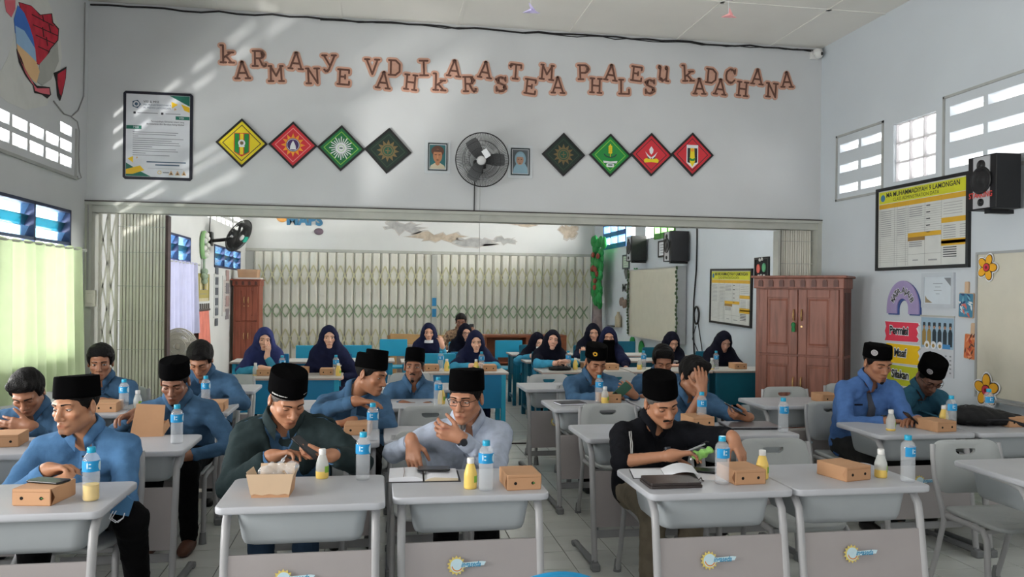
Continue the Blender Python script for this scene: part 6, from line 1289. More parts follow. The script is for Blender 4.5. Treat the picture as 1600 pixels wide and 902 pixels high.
pz([(-W2, -H2), (-W2+.23, -H2), (-W2+.13, -H2+.05), (-W2, -H2+.13)], 1); pz([(-W2, -H2+.02), (-W2+.06, -H2+.02), (-W2+.17, -H2+.06), (-W2+.13, -H2+.105), (-W2, -H2+.065)], 2, 2); pz([(-W2+.015, -H2+.17), (-W2+.065, -H2+.195), (-W2+.065, -H2+.13)], 2, 2); pz([(-W2+.09, -H2+.17), (-W2+.11, -H2+.18), (-W2+.1, -H2+.195)], 3, 2)
pz([(W2-.13, .165), (W2, .165), (W2, .2), (W2-.13, .2)], 1); pz([(-W2, .06), (-W2+.14, .06), (-W2+.14, .095), (-W2, .095)], 1)
mb.prism(circ(.043, -W2+.09, H2-.095, 5), .014, .015, 5); mb.prism(circ(.028, -W2+.09, H2-.095, 16), .014, .0155, 0); mb.prism(circ(.018, -W2+.09, H2-.095, 5), .014, .016, 5)
for s_, sz, x, y, al, mi in (('VISI & MISI', .032, -W2+.155, H2-.07, 'LEFT', 4), ('MA MUHAMMADIYAH 9', .024, -W2+.155, H2-.1, 'LEFT', 5), ('AL MIZAN LAMONGAN', .024, -W2+.155, H2-.128, 'LEFT', 5), ('VISI', .03, W2-.075, .182, 'CENTER', 0), ('MISI', .03, -W2+.09, .078, 'CENTER', 0), ('Terwujudnya Generasi Islami yang', .0225, W2-.05, .142, 'RIGHT', 4), ('Berwawasan dan Berdaya Saing Global', .0225, W2-.05, .115, 'RIGHT', 4)): text_mb(mb, s_, sz, (x, y), .0166, mi, al)
for k in range(12): L_ = (.42, .40, .05, .47, .36, .43, .44, .18, .40, .42, .12, .34)[k]; y = .03-.0205*k; pz([(-W2+.06, y), (-W2+.06+L_, y), (-W2+.06+L_, y+.006), (-W2+.06, y+.006)], 6)
for y, a, b in ((-.262, .12, .03), (-.29, .2, .09)): pz([(-W2+a+.07, y), (W2-b, y), (W2-b, y+.011), (-W2+a+.07, y+.011)], 5)
pz([(-W2+.2, -.32), (W2-.06, -.32), (W2-.06, -.318), (-W2+.2, -.318)], 6)
for k in range(3): x = W2-.19+k*.06; pz([(x, -.38), (x+.045, -.38), (x+.0225, -.335)], 3); pz([(x+.012, -.374), (x+.034, -.374), (x+.0225, -.355)], 4, 2)
pz(circ(.018, -W2+.31, -.357, 14), 2); pz(circ(.013, -W2+.31, -.357, 14), 0, 2); pz([(-W2+.34, -.362), (-W2+.40, -.362), (-W2+.40, -.352), (-W2+.34, -.352)], 6); pz(rrect(.022, .022, .003, 2, -W2+.075, H2-.18), 4); pz(rrect(.022, .022, .003, 2, -W2+.33, H2-.18), 4)
for a, b in ((.1, .29), (.36, .5)): pz([(-W2+a, H2-.183), (-W2+b, H2-.183), (-W2+b, H2-.176), (-W2+a, H2-.176)], 6)
mb.build('poster_print', [mat('poster_paper', (206, 210, 216), rough=.35), mat('poster_green', (28, 104, 88), rough=.4), mat('poster_yellow', (224, 184, 30), rough=.4), mat('poster_tan', (196, 160, 116), rough=.4), INK, mat('poster_slate', (62, 88, 112), rough=.4), GREY], t)
# --- two portraits
def portrait(label, a, b, draw, mats):
    p = (wp(*a, 'P')+wp(*b, 'P'))/2; w, h = .265, .345; t = hang('framed_portrait', label, 'picture', p, 'front')
    mb = up(MB()); mb.prism(rrect(w, h, .004, 2), 0, .008); mb.build('clear_mount', mat('pale_clear_mount', (206, 212, 216), rough=.2), t)
    mb = up(MB()); o, i_ = rrect(.2, .285, .001, 1), rrect(.178, .262, .001, 1); mb.loft([[(x, y, .008) for x, y in o], [(x, y, .022) for x, y in o], [(x, y, .022) for x, y in i_], [(x, y, .012) for x, y in i_]], 0, (False, False), False); mb.build('frame', mat('dark_slate_frame', (40, 54, 58), rough=.4), t)
    mb = up(MB()); mb.prism(rrect(.18, .264, .001, 1), .008, .012, 0); draw(mb); mb.build('painted_portrait', mats, t)
def pp(mb, P, mi, k): mb.prism(P, .0115, .012+.0005*k, mi)
def dr_m(mb): pp(mb, rrect(.164, .248, .001, 1), 1, 1); pp(mb, [(-.082, -.124), (.082, -.124), (.07, -.09), (.03, -.065), (-.03, -.065), (-.07, -.09)], 2, 2); pp(mb, circ(.024, 0, -.06, 12, .03), 4, 3); pp(mb, circ(.066, .0, .06, 20, .056), 3, 2); pp(mb, circ(.047, 0, .01, 20, .072), 4, 4); pp(mb, [(-.048, .05), (.048, .05), (.04, .078), (-.04, .078)], 3, 5); [pp(mb, rrect(.022, .008, .003, 2, e*.02, .022), 5, 5) for e in (-1, 1)]; pp(mb, rrect(.012, .03, .004, 2, 0, .0), 6, 5); pp(mb, rrect(.024, .008, .003, 2, 0, -.032), 5, 5)
def dr_w(mb): pp(mb, rrect(.164, .248, .001, 1), 1, 1); pp(mb, [(-.08, -.124), (.08, -.124), (.075, -.06), (.05, -.02), (-.04, -.02), (-.07, -.07)], 2, 2); pp(mb, circ(.06, 0, .03, 20, .078), 2, 3); pp(mb, circ(.038, -.004, .018, 20, .052), 3, 4); pp(mb, [(-.045, .05), (.04, .05), (.03, .085), (-.03, .085)], 4, 5); [pp(mb, rrect(.016, .006, .002, 2, -.004+e*.016, .024), 5, 5) for e in (-1, 1)]; pp(mb, rrect(.018, .006, .002, 2, -.004, -.016), 5, 5)
portrait('framed painted portrait of a person with brown hair, left of the fan', (661, 218), (706, 273), dr_m, [WHT, mat('teal_background', (52, 112, 116), rough=.6, var=.3), mat('cream_collar', (206, 196, 170), rough=.6), mat('brown_hair_paint', (96, 66, 54), rough=.6), mat('ochre_face_paint', (190, 132, 96), rough=.6), mat('dark_brown_paint', (84, 50, 42), rough=.6), mat('light_ochre_paint', (206, 150, 112), rough=.6)])
portrait('framed painted portrait of a person in a pale blue headscarf, right of the fan', (791, 225), (834, 281), dr_w, [WHT, mat('grey_background', (96, 104, 108), rough=.6, var=.3), mat('pale_blue_scarf_paint', (142, 176, 192), rough=.6), mat('tan_face_paint', (186, 146, 122), rough=.6), mat('sky_scarf_paint', (156, 188, 204), rough=.6), mat('dark_brown_paint', (84, 50, 42), rough=.6)])
# --- wall fans
FANB = mat('black_fan_plastic', (18, 18, 20), rough=.35); FANW = mat('white_hub', (196, 196, 196), rough=.4)
def fan(name, label, p, R0, r, lean=(0, 0), body=FANB, hub=FANW, blade=None, wires=36, bracket=True, wire=.0016):
    t = thing(name, label, 'fan', tuple(p)); Rm = (Matrix.Rotation(rd(lean[0]), 4, 'Z') @ Matrix.Rotation(rd(lean[1]), 4, 'X')) @ Matrix(((1, 0, 0, 0), (0, 0, -1, 0), (0, 1, 0, 0), (0, 0, 0, 1)))
    def mk(): m = MB(); m.M = Rm; return m
    mb = mk(); cr = lambda rr, z: [(rr*math.cos(2*PI*k/40), rr*math.sin(2*PI*k/40), z) for k in range(41)]
    for rr, z in ((r, 0), (r*.72, .045), (r*.45, .065), (r*.7, -.05)): mb.tube(cr(rr, z), .006 if rr == r else wire*1.2, 6, 0, False)
    for k in range(wires):
        a = 2*PI*k/wires
        mb.tube([(q*math.cos(a+.12*q/r), q*math.sin(a+.12*q/r), z) for q, z in ((r*.2, .068), (r*.6, .056), (r*.9, .028), (r, 0), (r*.9, -.034), (r*.5, -.06))], wire, 4, 0, False)
    mb.build('cage', body, t)
    for k in range(3):
        a = 2*PI*k/3; mb = mk(); rows = []
        for i in range(6):
            u = i/5; q = r*(.16+.7*u); wd = r*(.16+.26*u*(1.3-u)); rows.append([(q*math.cos(a+s_*wd/q*.9), q*math.sin(a+s_*wd/q*.9), s_*.022+zz) for s_ in (-1, 0, 1) for zz in (0,)])
        mb.loft(rows, 0, (False, False), True, False); mb.build('blade', blade or mat('smoke_blade', (96, 98, 100), rough=.3) if body is FANB else body, t)
    mb = mk(); mb.lathe([(r*.17, .062), (r*.17, .072), (r*.12, .078), (.001, .08)], 20, 0); mb.build('hub_badge', hub, t)
    mb = mk(); mb.lathe([(.02, .05), (.05, -.03), (.06, -.06), (.055, -.14), (.03, -.16)], 16, 0); mb.build('motor', body, t)
    if bracket: mb = MB(); mb.tube([Rm @ Vector((0, -.02, -.11)), Rm @ Vector((0, -.06, -.16)), Rm @ Vector((0, -.1, -.17))], .022, 8); mb.build('bracket', body, t)
    return t, Rm
t, Rm = fan('wall_fan', 'black wire caged wall fan above the partition opening', (1.035, 8.165, 2.945), 0, .272, (-14, 14), wires=96); mb = MB(); mb.M = Rm; mb.box((.05, .07, .074), (.06, .085, .003), 0, Matrix.Rotation(rd(32), 3, 'Z')); mb.build('paper_tag', WHT, t)
mb = MB(); mb.tube([(-.045, .16, -.05), (-.05, .215, -.2), (-.05, .222, -.5), (-.035, .224, -.52)], .006, 6); mb.build('power_cord', FANB, t); mb = MB(); mb.b2((-.07, .13, -.12), (.03, .235, .02)); mb.build('wall_mount', FANB, t, .01)
for i, (px, py) in enumerate(((741, 300),)): pass
mb = MB(); mb.tube([(.006, .20, -.2), (.008, .2, -.6), (.01, .2, -1.02)], .0028, 5); mb.build('pull_string', mat('grey_string', (170, 170, 168), rough=.8), t)
t, Rm = fan('wall_fan', 'black wall fan with a teal tag seen edge on in the back room', (-2.30, 14.1, 2.50), 0, .30, (66, 30), wires=110, wire=.003, blade=FANB); mb = MB(); mb.M = Rm; mb.box((.1, -.02, .08), (.09, .1, .02), 0); mb.build('teal_tag', mat('teal_tag', (44, 176, 150), rough=.5), t); mb = MB(); mb.tube([(-.48, 0, -.1), (-.3, 0, -.08), (-.12, .05, -.05)], .03, 8); mb.b2((-.49, -.08, -.18), (-.42, .08, .05)); mb.build('wall_mount', FANB, t); mb = MB(); mb.tube([(-.47, -.02, 0), (-.44, -.1, .3), (-.47, -.15, .7)], .008, 5); mb.tube([(-.1, 0, .1), (-.1, 0, .75)], .006, 5); mb.build('power_cord', FANB, t)
t, Rm = fan('stand_fan', 'cream plastic standing fan behind the left folding gate', (-2.07, 9.05, .995), 0, .185, (-6, 4), body=mat('cream_fan_plastic', (216, 212, 200), rough=.4), hub=mat('cream_hub', (206, 200, 186), rough=.4), bracket=False, wires=72, wire=.0042)
mb = MB(); mb.cyl((0, .08, -.05), (0, .1, -.95), .016, n=10); mb.lathe([(.17, -.995), (.17, -.975), (.05, -.955), (.02, -.93)], 24, 0, (0, .1, 0)); mb.build('stand', mat('cream_fan_plastic', (216, 212, 200), rough=.4), t)
# --- speakers
def speaker(label, p, w, d, h, text=True):
    t = thing('loudspeaker', label, 'speaker', tuple(p)); mb = MB(); mb.b2((0, -w/2, 0), (d, w/2, h)); mb.build('cabinet', mat('black_speaker_vinyl', (16, 16, 20), rough=.5), t, .004)
    mb = MB(); mb.b2((-.006, -w*.29, .01), (0, w*.29, h-.01)); mb.build('silver_strip', mat('silver_strip', (176, 178, 182), rough=.35), t)
    for z, r, nm in ((h*.82, .042, 'tweeter'), (h*.54, w*.36, 'woofer'), (h*.13, .03, 'port')):
        mb = MB(); mb.M = Matrix.Translation((-.006, 0, z)) @ Matrix.Rotation(-H90, 4, 'Y'); mb.lathe([(r, 0), (r, .008), (r*.86, .01), (r*.8, .004), (r*.4, -.0+.002), (r*.3, .008), (.001, .01)], 24, 0); mb.build(nm, mat('black_cone', (24, 24, 27), rough=.45), t)
    if text: mb = MB(); mb.M = Matrix.Translation((-.012, 0, h*.265)) @ Matrix(((0, 0, -1, 0), (-1, 0, 0, 0), (0, 1, 0, 0), (0, 0, 0, 1))); text_mb(mb, 'STARKING', .062, (0, 0), 0, 0, bold=.001, sx=.85); mb.build('brand_lettering', mat('red_lettering', (206, 62, 52), rough=.5), t)
    mb = MB(); mb.b2((.05, -.03, -.03), (d+.06, .03, 0)); mb.build('wall_bracket', FANB, t)
    return t
speaker('black loudspeaker with silver strip and red lettering on the right wall', (4.64, 5.62, 2.285), .30, .215, .42); speaker('black loudspeaker high on the back room wall nearest the beam', (4.56, 12.35, 2.12), .34, .30, .48, False); speaker('black loudspeaker above the whiteboard, farther in the back room', (4.58, 14.4, 2.2), .34, .28, .46, False)
# --- class administration boards
def board(label, y0, y1, z0, z1, tilt=0):
    t = hang('wall_chart', label, 'board', (XR, (y0+y1)/2, (z0+z1)/2), 'right'); w, h = y1-y0, z1-z0; t.rotation_euler = (0, rd(tilt), -H90)
    mb = up(MB()); o, i_ = rrect(w, h, .001, 1), rrect(w-.06, h-.06, .001, 1); mb.loft([[(x, y, 0) for x, y in o], [(x, y, .03) for x, y in o], [(x, y, .03) for x, y in i_], [(x, y, .016) for x, y in i_]], 0, (True, False), False); mb.build('frame', BLK, t)
    mb = up(MB()); mb.prism(rrect(w-.055, h-.055, .001, 1), .006, .016, 0); W2, H2 = w/2-.04, h/2-.04
    def q(x0, y0_, x1, y1_, mi, k=1): mb.prism([(x0, y0_), (x1, y0_), (x1, y1_), (x0, y1_)], .0155, .016+.0005*k, mi)
    q(-W2, H2-.115, W2, H2, 1); q(-W2, H2-.165, W2, H2-.12, 2); mb.prism(circ(.035, -W2+.06, H2-.06, 12), .016, .0172, 5)
    text_mb(mb, 'MA MUHAMMADIYAH 9 LAMONGAN', .062*w/1.3, (.02, H2-.038), .0176, 3, bold=.0012); text_mb(mb, 'CLASS ADMINISTRATION DATA', .046*w/1.3, (-.06, H2-.088), .0176, 3)
    xs = (-W2, -W2+.02*w, -W2+.19*w, -W2+.22*w, -W2+.32*w, -W2+.345*w, -W2+.53*w, -W2+.7*w, W2)
    for x in xs: q(x-.001, -H2, x+.001, H2-.12, 4, 1)
    for k in range(26): y = H2-.19-k*(h-.29)/26; q(-W2, y-.0008, -W2+.345*w, y+.0008, 4, 1); (k < 15) and q(-W2+.345*w, y-.0008, -W2+.7*w, y+.0008, 4, 1)
    for k in range(13): y = H2-.186-k*(h-.29)/26; q(-W2+.03*w, y-.010, -W2+.15*w, y-.004, 6, 2); q(-W2+.225*w, y-.010, -W2+.31*w, y-.004, 6, 2); (k < 5) and q(-W2+.36*w, y-.012, -W2+.5*w, y-.003, 6, 2); (k % 3 == 0) and q(-W2+.545*w, y-.012, -W2+.585*w, y-.003, 3, 2)
    for a, b in ((H2-.37, H2-.325), (H2-.57, H2-.525), (-H2+.175, -H2+.215)): q(-W2+.7*w, a, W2, b, 2, 2)
    for k in range(5): y = H2-.2-k*.024; q(-W2+.72*w, y, -W2+.9*w, y+.004, 6, 2)
    for k in range(6): y = H2-.40-k*.02; q(-W2+.72*w, y, -W2+.84*w, y+.006, 6, 2); q(-W2+.88*w, y, -W2+.96*w, y+.005, 6, 2); y -= .19; k < 5 and q(-W2+.72*w, y-.0, -W2+.85*w, y+.008, 3, 2)
    q(-W2+.345*w, -H2+.26, -W2+.7*w, -H2+.30, 2, 2); q(-W2+.345*w, -H2+.225, -W2+.53*w, -H2+.26, 7, 2); q(-W2+.345*w, -H2+.1, -W2+.7*w, -H2+.102, 4, 2); q(-W2+.4*w, -H2+.04, -W2+.46*w, -H2+.052, 6, 2); q(-W2+.57*w, -H2+.035, -W2+.66*w, -H2+.048, 6, 2)
    for k in range(3): q(-W2+.36*w, -H2+.17+k*.018, -W2+.5*w, -H2+.18+k*.018, 6, 3)
    mb.build('chart_print', [mat('chart_paper', (206, 208, 204), rough=.3), mat('chart_yellow', (206, 208, 40), rough=.35), GOLD, INK, mat('chart_rule', (110, 112, 112), rough=.6), mat('chart_crest_blue', (60, 120, 160), rough=.5), mat('chart_text_grey', (150, 152, 154), rough=.6), mat('chart_brown_band', (150, 116, 60), rough=.5)], t)
board('black framed yellow headed class data chart on the right wall', 6.05, 7.33, 1.85, 2.658, 0); board('framed yellow headed data chart on the back room wall beside the cupboard', 10.03, 11.38, 1.17, 1.965, 1.3)
# --- front right wall: signs, certificate, calendar, boards, whiteboard
t = thing('wall_sign', 'lavender arch sign reading KATA AJAIB', 'sign', tuple(wp(1413, 474, 'R')), rz=-H90); mb = up(MB()); LAV = mat('lavender_foam', (160, 146, 188), rough=.8); NAV = mat('blue_foam_edge', (62, 84, 142), rough=.8)
arch = lambda R_, r_, dx=0, dy=0: [(dx+R_*math.cos(a), dy-.05+R_*1.12*math.sin(a)) for a in [PI*i/18 for i in range(19)]]+[(dx-R_, dy-.1), (dx-r_, dy-.1)]+[(dx+r_*math.cos(a), dy-.05+r_*1.1*math.sin(a)) for a in [PI-PI*i/14 for i in range(15)]]+[(dx+r_, dy-.1), (dx+R_, dy-.1)]
mb.prism(arch(.235, .08, .012, -.012), 0, .012); mb.build('arch_edge', NAV, t); mb = up(MB()); mb.prism(arch(.235, .085), .012, .022); mb.build('arch_face', LAV, t)
mb = up(MB())
for k, ch in enumerate('KATA AJAIB'):
    a = PI*(.84-.68*k/9); m0 = mb.M; mb.M = m0 @ Matrix.Translation((.155*math.cos(a), -.05+.17*math.sin(a), 0)) @ Matrix.Rotation(a-PI/2, 4, 'Z'); text_mb(mb, ch, .078, (0, 0), .0235, 1, bold=.006); text_mb(mb, ch, .078, (0, 0), .0245, 0, bold=.0015); mb.M = m0
mb.build('lettering', [INK, WHT], t)
def sign(label, tx, px, py, w, h, m, rag=True, tilt=0):
    t = thing('wall_sign', label, 'sign', tuple(wp(px, py, 'R')), rz=-H90); P = [(-w/2, -h/2), (w/2-.02, -h/2+.01), (w/2, -h/2+.035), (w/2-.03, -h/2+.06), (w/2-.01, 0), (w/2-.035, h/2-.05), (w/2, h/2-.02), (w/2-.01, h/2), (-w/2, h/2), (-w/2+.02, h/4), (-w/2, 0), (-w/2+.02, -h/4)]
    mb = up(MB()); mb.prism([(x*1.03, y*1.06) for x, y in P], 0, .008); mb.build('backing', WHT, t); mb = up(MB()); mb.prism(P, .008, .016); mb.build('sign_face', m, t)
    mb = up(MB()); text_mb(mb, tx, .105, (-.03, .01), .0175, 1, bold=.011, sx=.9); text_mb(mb, tx, .105, (-.03, .01), .0185, 0, bold=.003, sx=.9); mb.build('lettering', [INK, WHT], t)
sign('red sign reading Permisi', 'Permisi', 1410, 519, .49, .185, mat('coral_red_sign', (222, 62, 86), rough=.7)); sign('yellow sign reading Maaf', 'Maaf', 1412, 554, .49, .185, mat('warm_yellow_sign', (236, 192, 22), rough=.7)); sign('lime sign half hidden behind caps', 'Silakan', 1412, 588, .49, .19, mat('lime_sign', (186, 192, 42), rough=.7))
t = thing('certificate', 'white framed certificate under the class data chart', 'certificate', tuple(wp(1467, 454, 'R')), rz=-H90); w, h = .42, .31
mb = up(MB()); o, i_ = rrect(w, h, .002, 1), rrect(w-.07, h-.07, .002, 1); mb.loft([[(x, y, 0) for x, y in o], [(x, y, .02) for x, y in o], [(x, y, .02) for x, y in i_], [(x, y, .012) for x, y in i_]], 0, (True, False), False); mb.build('frame', mat('white_grey_frame', (190, 198, 206), rough=.35), t)
mb = up(MB()); mb.prism(rrect(w-.06, h-.06, .001, 1), .004, .012, 0); mb.prism([(w/2-.13, h/2-.045), (w/2-.045, h/2-.045), (w/2-.045, h/2-.12)], .012, .0125, 1); mb.prism([(-w/2+.045, -h/2+.045), (-w/2+.14, -h/2+.045), (-w/2+.07, -h/2+.08), (-w/2+.045, -h/2+.11)], .012, .0125, 2)
for k, L_ in enumerate((.12, .07, .1, .05)): mb.prism(rrect(L_, .006, .001, 1, 0, .06-.03*k), .012, .0125, 3)
mb.build('certificate_print', [mat('certificate_paper', (204, 214, 222), rough=.4), GREY, mat('certificate_tan', (150, 136, 110), rough=.5), mat('certificate_ink', (150, 158, 166), rough=.5)], t)
t = thing('wall_calendar', 'wall calendar with a group photo beside the red sign', 'calendar', tuple(wp(1465, 541, 'R')), rz=-H90); w, h = .43, .53
mb = up(MB()); mb.prism(rrect(w, h, .002, 1), .004, .008, 0); mb.build('sheet', mat('calendar_paper', (196, 200, 206), rough=.5), t); mb = up(MB()); mb.prism(rrect(w-.01, .27, .001, 1, 0, .115), .008, .0086, 0)
for k in range(6): x = -.17+.068*k; mb.prism([(x-.024, -.0), (x+.024, -.0), (x+.026, .12), (x+.012, .15), (x-.012, .15), (x-.026, .12)], .0086, .009, 1 if k in (2, 3, 4, 5) else 2); mb.prism(circ(.014, x, .165, 10), .0086, .0092, 3); mb.prism(rrect(.034, .04, .006, 2, x, .176+.012), .0086, .0089, 1)
for k in range(3): mb.prism(circ(.036, -.13+.085*k, .005, 14), .009, .0095, 4); mb.prism(circ(.018, -.13+.085*k, .0, 10), .0095, .01, 2)
mb.prism(rrect(.1, .04, .005, 2, .12, -.0), .009, .0095, 5)
for r_ in range(5):
    for c_ in range(7): mb.prism(rrect(.022, .012, .001, 1, -.17+.057*c_, -.08-.036*r_), .008, .0086, 6)
mb.build('photo_print', [mat('calendar_sky', (150, 178, 198), rough=.5), mat('dark_suit_print', (44, 58, 66), rough=.5), mat('ochre_print', (160, 134, 76), rough=.5), mat('face_print', (176, 132, 104), rough=.5), WHT, mat('blue_caption', (70, 140, 196), rough=.5), GREY], t); mb = up(MB()); mb.prism(rrect(w+.01, .012, .003, 2, 0, h/2), .002, .014); mb.build('binding_bar', STEEL, t)
def paddle(label, px, py, base, spots, tilt):
    t = thing('cutting_board', label, 'board', tuple(wp(px, py, 'R')), rot=(0, rd(tilt), -H90)); mb = up(MB()); q = rrect(.17, .21, .012, 3, 0, -.04); mb.prism(q, .002, .016); mb.prism(rrect(.045, .1, .012, 3, 0, .11), .002, .0155); mb.build('wood', mat('pale_board_wood', (206, 176, 146), rough=.7), t)
    mb = up(MB()); mb.prism(rrect(.165, .2, .012, 3, 0, -.04), .016, .0165, 0); rs = random.Random(px)
    for k in range(26): x, y, a = rs.uniform(-.07, .07), rs.uniform(-.13, .05), rs.uniform(0, 6); mb.prism([(x+math.cos(a)*.03, y+math.sin(a)*.03), (x+math.cos(a+2)*.01, y+math.sin(a+2)*.01), (x-math.cos(a)*.03, y-math.sin(a)*.03), (x+math.cos(a-2)*.01, y+math.sin(a-2)*.01)], .0165, .0168+.0001*k, 1+k % (len(spots)))
    mb.build('painted_face', [base]+spots, t)
paddle('blue painted paddle board beside the certificate', 1512, 470, mat('teal_painted', (70, 130, 160), rough=.6), [mat('sky_dab', (120, 180, 200), rough=.6), mat('white_dab', (220, 224, 226), rough=.6), mat('coral_dab', (206, 110, 100), rough=.6), mat('navy_dab', (44, 70, 110), rough=.6)], 2)
paddle('orange painted paddle board beside the whiteboard', 1521, 535, mat('orange_painted', (206, 116, 70), rough=.6), [mat('dark_dab', (96, 60, 50), rough=.6), mat('peach_dab', (226, 150, 110), rough=.6), mat('red_dab', (176, 70, 50), rough=.6)], 4)
def whiteboard(label, y0, y1, z0, z1, x, dep, m):
    t = thing('whiteboard', label, 'whiteboard', (XR, (y0+y1)/2, z0), rz=-H90); w, h = y1-y0, z1-z0; mb = MB(); mb.b2((-w/2, -x-dep, 0), (w/2, -x, h)); mb.build('panel', m, t); mb = MB()
    for lo, hi in (((-w/2-.02, -x-dep-.008, -.02), (w/2+.02, -x, 0)), ((-w/2-.02, -x-dep-.008, h), (w/2+.02, -x, h+.02)), ((-w/2-.02, -x-dep-.008, 0), (-w/2, -x, h)), ((w/2, -x-dep-.008, 0), (w/2+.02, -x, h))): mb.b2(lo, hi)
    mb.build('frame', mat('aluminium_frame', (170, 172, 172), rough=.4, metal=.4), t)
    if dep < .05: mb = MB(); mb.b2((-w/2+.2, -x-dep-.09, -.03), (w/2, -x, -.018)); mb.build('pen_tray', mat('aluminium_frame', (170, 172, 172), rough=.4, metal=.4), t)
    return t
WBM = mat('cream_whiteboard', (204, 200, 184), rough=.22, var=.04); whiteboard('cream whiteboard at the right picture edge with paper flowers on its corners', 3.5, 5.94, .80, 1.95, .002, .02, WBM); wb2 = whiteboard('deep cream board framed with leaf garland in the back room', 12.35, 14.8, .81, 2.03, .02, .16, WBM)
def flower(label, px, py, tilt, r=.085):
    t = thing('paper_flower', label, 'decoration', tuple(wp(px, py, 'R', .03)), rz=-H90)
    mb = up(MB())
    for k in range(5): a = 2*PI*k/5+rd(tilt); mb.prism([(math.sin(a)*r*.62+u*math.cos(a)+v*math.sin(a), math.cos(a)*r*.62-u*math.sin(a)+v*math.cos(a)) for u, v in circ(r*.44, 0, 0, 14, r*.58)], 0, .004)
    mb.build('backing', WHT, t)
    for k in range(5):
        a = 2*PI*k/5+rd(tilt); f_ = lambda s_: [(math.sin(a)*r*.62+u*math.cos(a)+v*math.sin(a), math.cos(a)*r*.62-u*math.sin(a)+v*math.cos(a)) for u, v in circ(r*.36*s_, 0, 0, 14, r*.48*s_)]
        mb = up(MB()); mb.prism(f_(1), .004, .007, 1); mb.prism(f_(.86), .007, .009, 0); mb.build('petal', [mat('amber_petal', (236, 172, 40), rough=.7), mat('brown_outline', (80, 56, 34), rough=.7)], t)
    mb = up(MB()); mb.prism(circ(r*.36), .009, .012, 1); mb.prism(circ(r*.3), .012, .014, 0); mb.prism(circ(r*.12), .014, .016, 2); mb.build('flower_centre', [mat('rose_centre', (206, 58, 72), rough=.7), mat('brown_outline', (80, 56, 34), rough=.7), mat('maroon_dot', (120, 28, 44), rough=.7)], t)
flower('amber paper flower on the top corner of the whiteboard', 1543, 418, 20, .1); flower('amber paper flower low on the whiteboard edge', 1542, 610, 0, .125)
# --- camera, cables, hanging paper birds
t = thing('security_camera', 'white dome security camera in the upper right corner', 'camera', tuple(wp(1273, 88, 'P'))); mb = MB(); mb.lathe([(.045, 0), (.05, .02), (.05, .05), (.03, .06)], 16, 0, (0, -.06, -.0)); mb.b2((-.06, -.03, -.04), (.03, 0, .05)); mb.build('mount', mat('white_camera_plastic', (222, 222, 220), rough=.35), t); mb = MB(); mb.sphere((.0, -.085, .0), .048, 16, 12); mb.build('ball', mat('white_camera_plastic', (222, 222, 220), rough=.35), t); mb = MB(); mb.sphere((.012, -.122, -.004), (.02, .016, .02), 12, 8); mb.build('lens', BLK, t)
def cable(label, pts, r=.006, m=None):
    t = thing('cable', label, 'cable', tuple(pts[0])); o = np.array(pts[0]); mb = MB(); mb.tube([np.array(p)-o for p in pts], r, 6); mb.build('wire', m or mat('black_cable', (24, 24, 26), rough=.6), t)
rs = random.Random(3); cable('black cables running along the ceiling edge of the partition wall', [(x, YP-.012, ZC-.03+rs.uniform(-.015, .012)) for x in np.linspace(XL+.02, XR-.02, 46)], .009); cable('thin second cable sagging along the ceiling edge', [(x, YP-.026, ZC-.045+rs.uniform(-.012, .012)) for x in np.linspace(-.6, XR-.03, 40)], .005)
gw = mat('grey_cable', (150, 150, 150), rough=.6); cable('grey wire in the left corner curving over the vents', [wp(x, y, 'L', .008) for x, y in ((133, 4), (132, 90), (131, 150), (122, 173), (112, 182), (100, 178), (84, 158))], .006, gw); cable('grey wire loop dropping to the hook beside the vents', [wp(x, y, 'L', .008) for x, y in ((112, 183), (121, 190), (124, 205), (123, 240), (124, 268), (127, 278), (122, 280), (121, 275))], .005, gw)
cable('black cable hanging from the speaker down the back room wall', [wp(x, y, 'R', .02) for x, y in ((1089, 345), (1089, 380), (1088, 420), (1084, 470), (1083, 520), (1085, 560), (1088, 590))], .012)
cable('looping thin cables below the coil on the back room wall', [wp(x, y, 'R', .03) for x, y in ((1090, 500), (1096, 540), (1100, 575), (1094, 590), (1088, 575), (1091, 550), (1082, 530), (1087, 510))], .008)
t = thing('cable_coil', 'black coiled cable hung beside the deep cream board', 'cable', tuple(wp(1088, 493, 'R', .05))); mb = MB(); mb.tube([(0, .10*math.cos(a)*(1+.03*math.sin(5*a)), .13*math.sin(a)) for a in [2*PI*4*i/90 for i in range(91)]], .016, 6); mb.build('coil', mat('black_cable', (24, 24, 26), rough=.6), t)
def bird(label, px, py, Y, m, m2):
    p = at(px, py, Y); t = thing('paper_bird', label, 'decoration', tuple(p)); mb = MB(); mb.loft([[(-.06, 0, 0), (0, -.03, .012), (.07, 0, .004), (0, .03, .012)], [(-.05, 0, .008), (0, -.022, .03), (.06, 0, .01), (0, .022, .03)]], 0, (True, True), False); mb.add([(0, 0, .02), (-.03, .08, .05), (.03, .02, .02), (0, 0, .02), (-.03, -.08, .05), (.03, -.02, .02)], [(0, 1, 2), (3, 4, 5)]); mb.build('folded_paper', m, t)
    mb = MB(); mb.add([(-.03, -.01, .13), (.03, -.01, .13), (.0, .02, .19), (0, -.03, .17)], [(0, 1, 2), (0, 1, 3)]); mb.build('upper_fold', m2, t); mb = MB(); mb.cyl((0, 0, .02), (0, 0, ZC-p[2]), .0015, n=5); mb.build('string', WHT, t)
bird('lilac folded paper bird hanging from the ceiling, upper centre', 829, 21, 5.6, mat('lilac_paper', (196, 188, 226), rough=.8), mat('yellow_paper', (232, 214, 120), rough=.8)); bird('pink folded paper bird hanging from the ceiling, upper right', 1138, 28, 5.8, mat('pink_paper', (236, 170, 172), rough=.8), mat('grey_paper', (170, 166, 176), rough=.8))
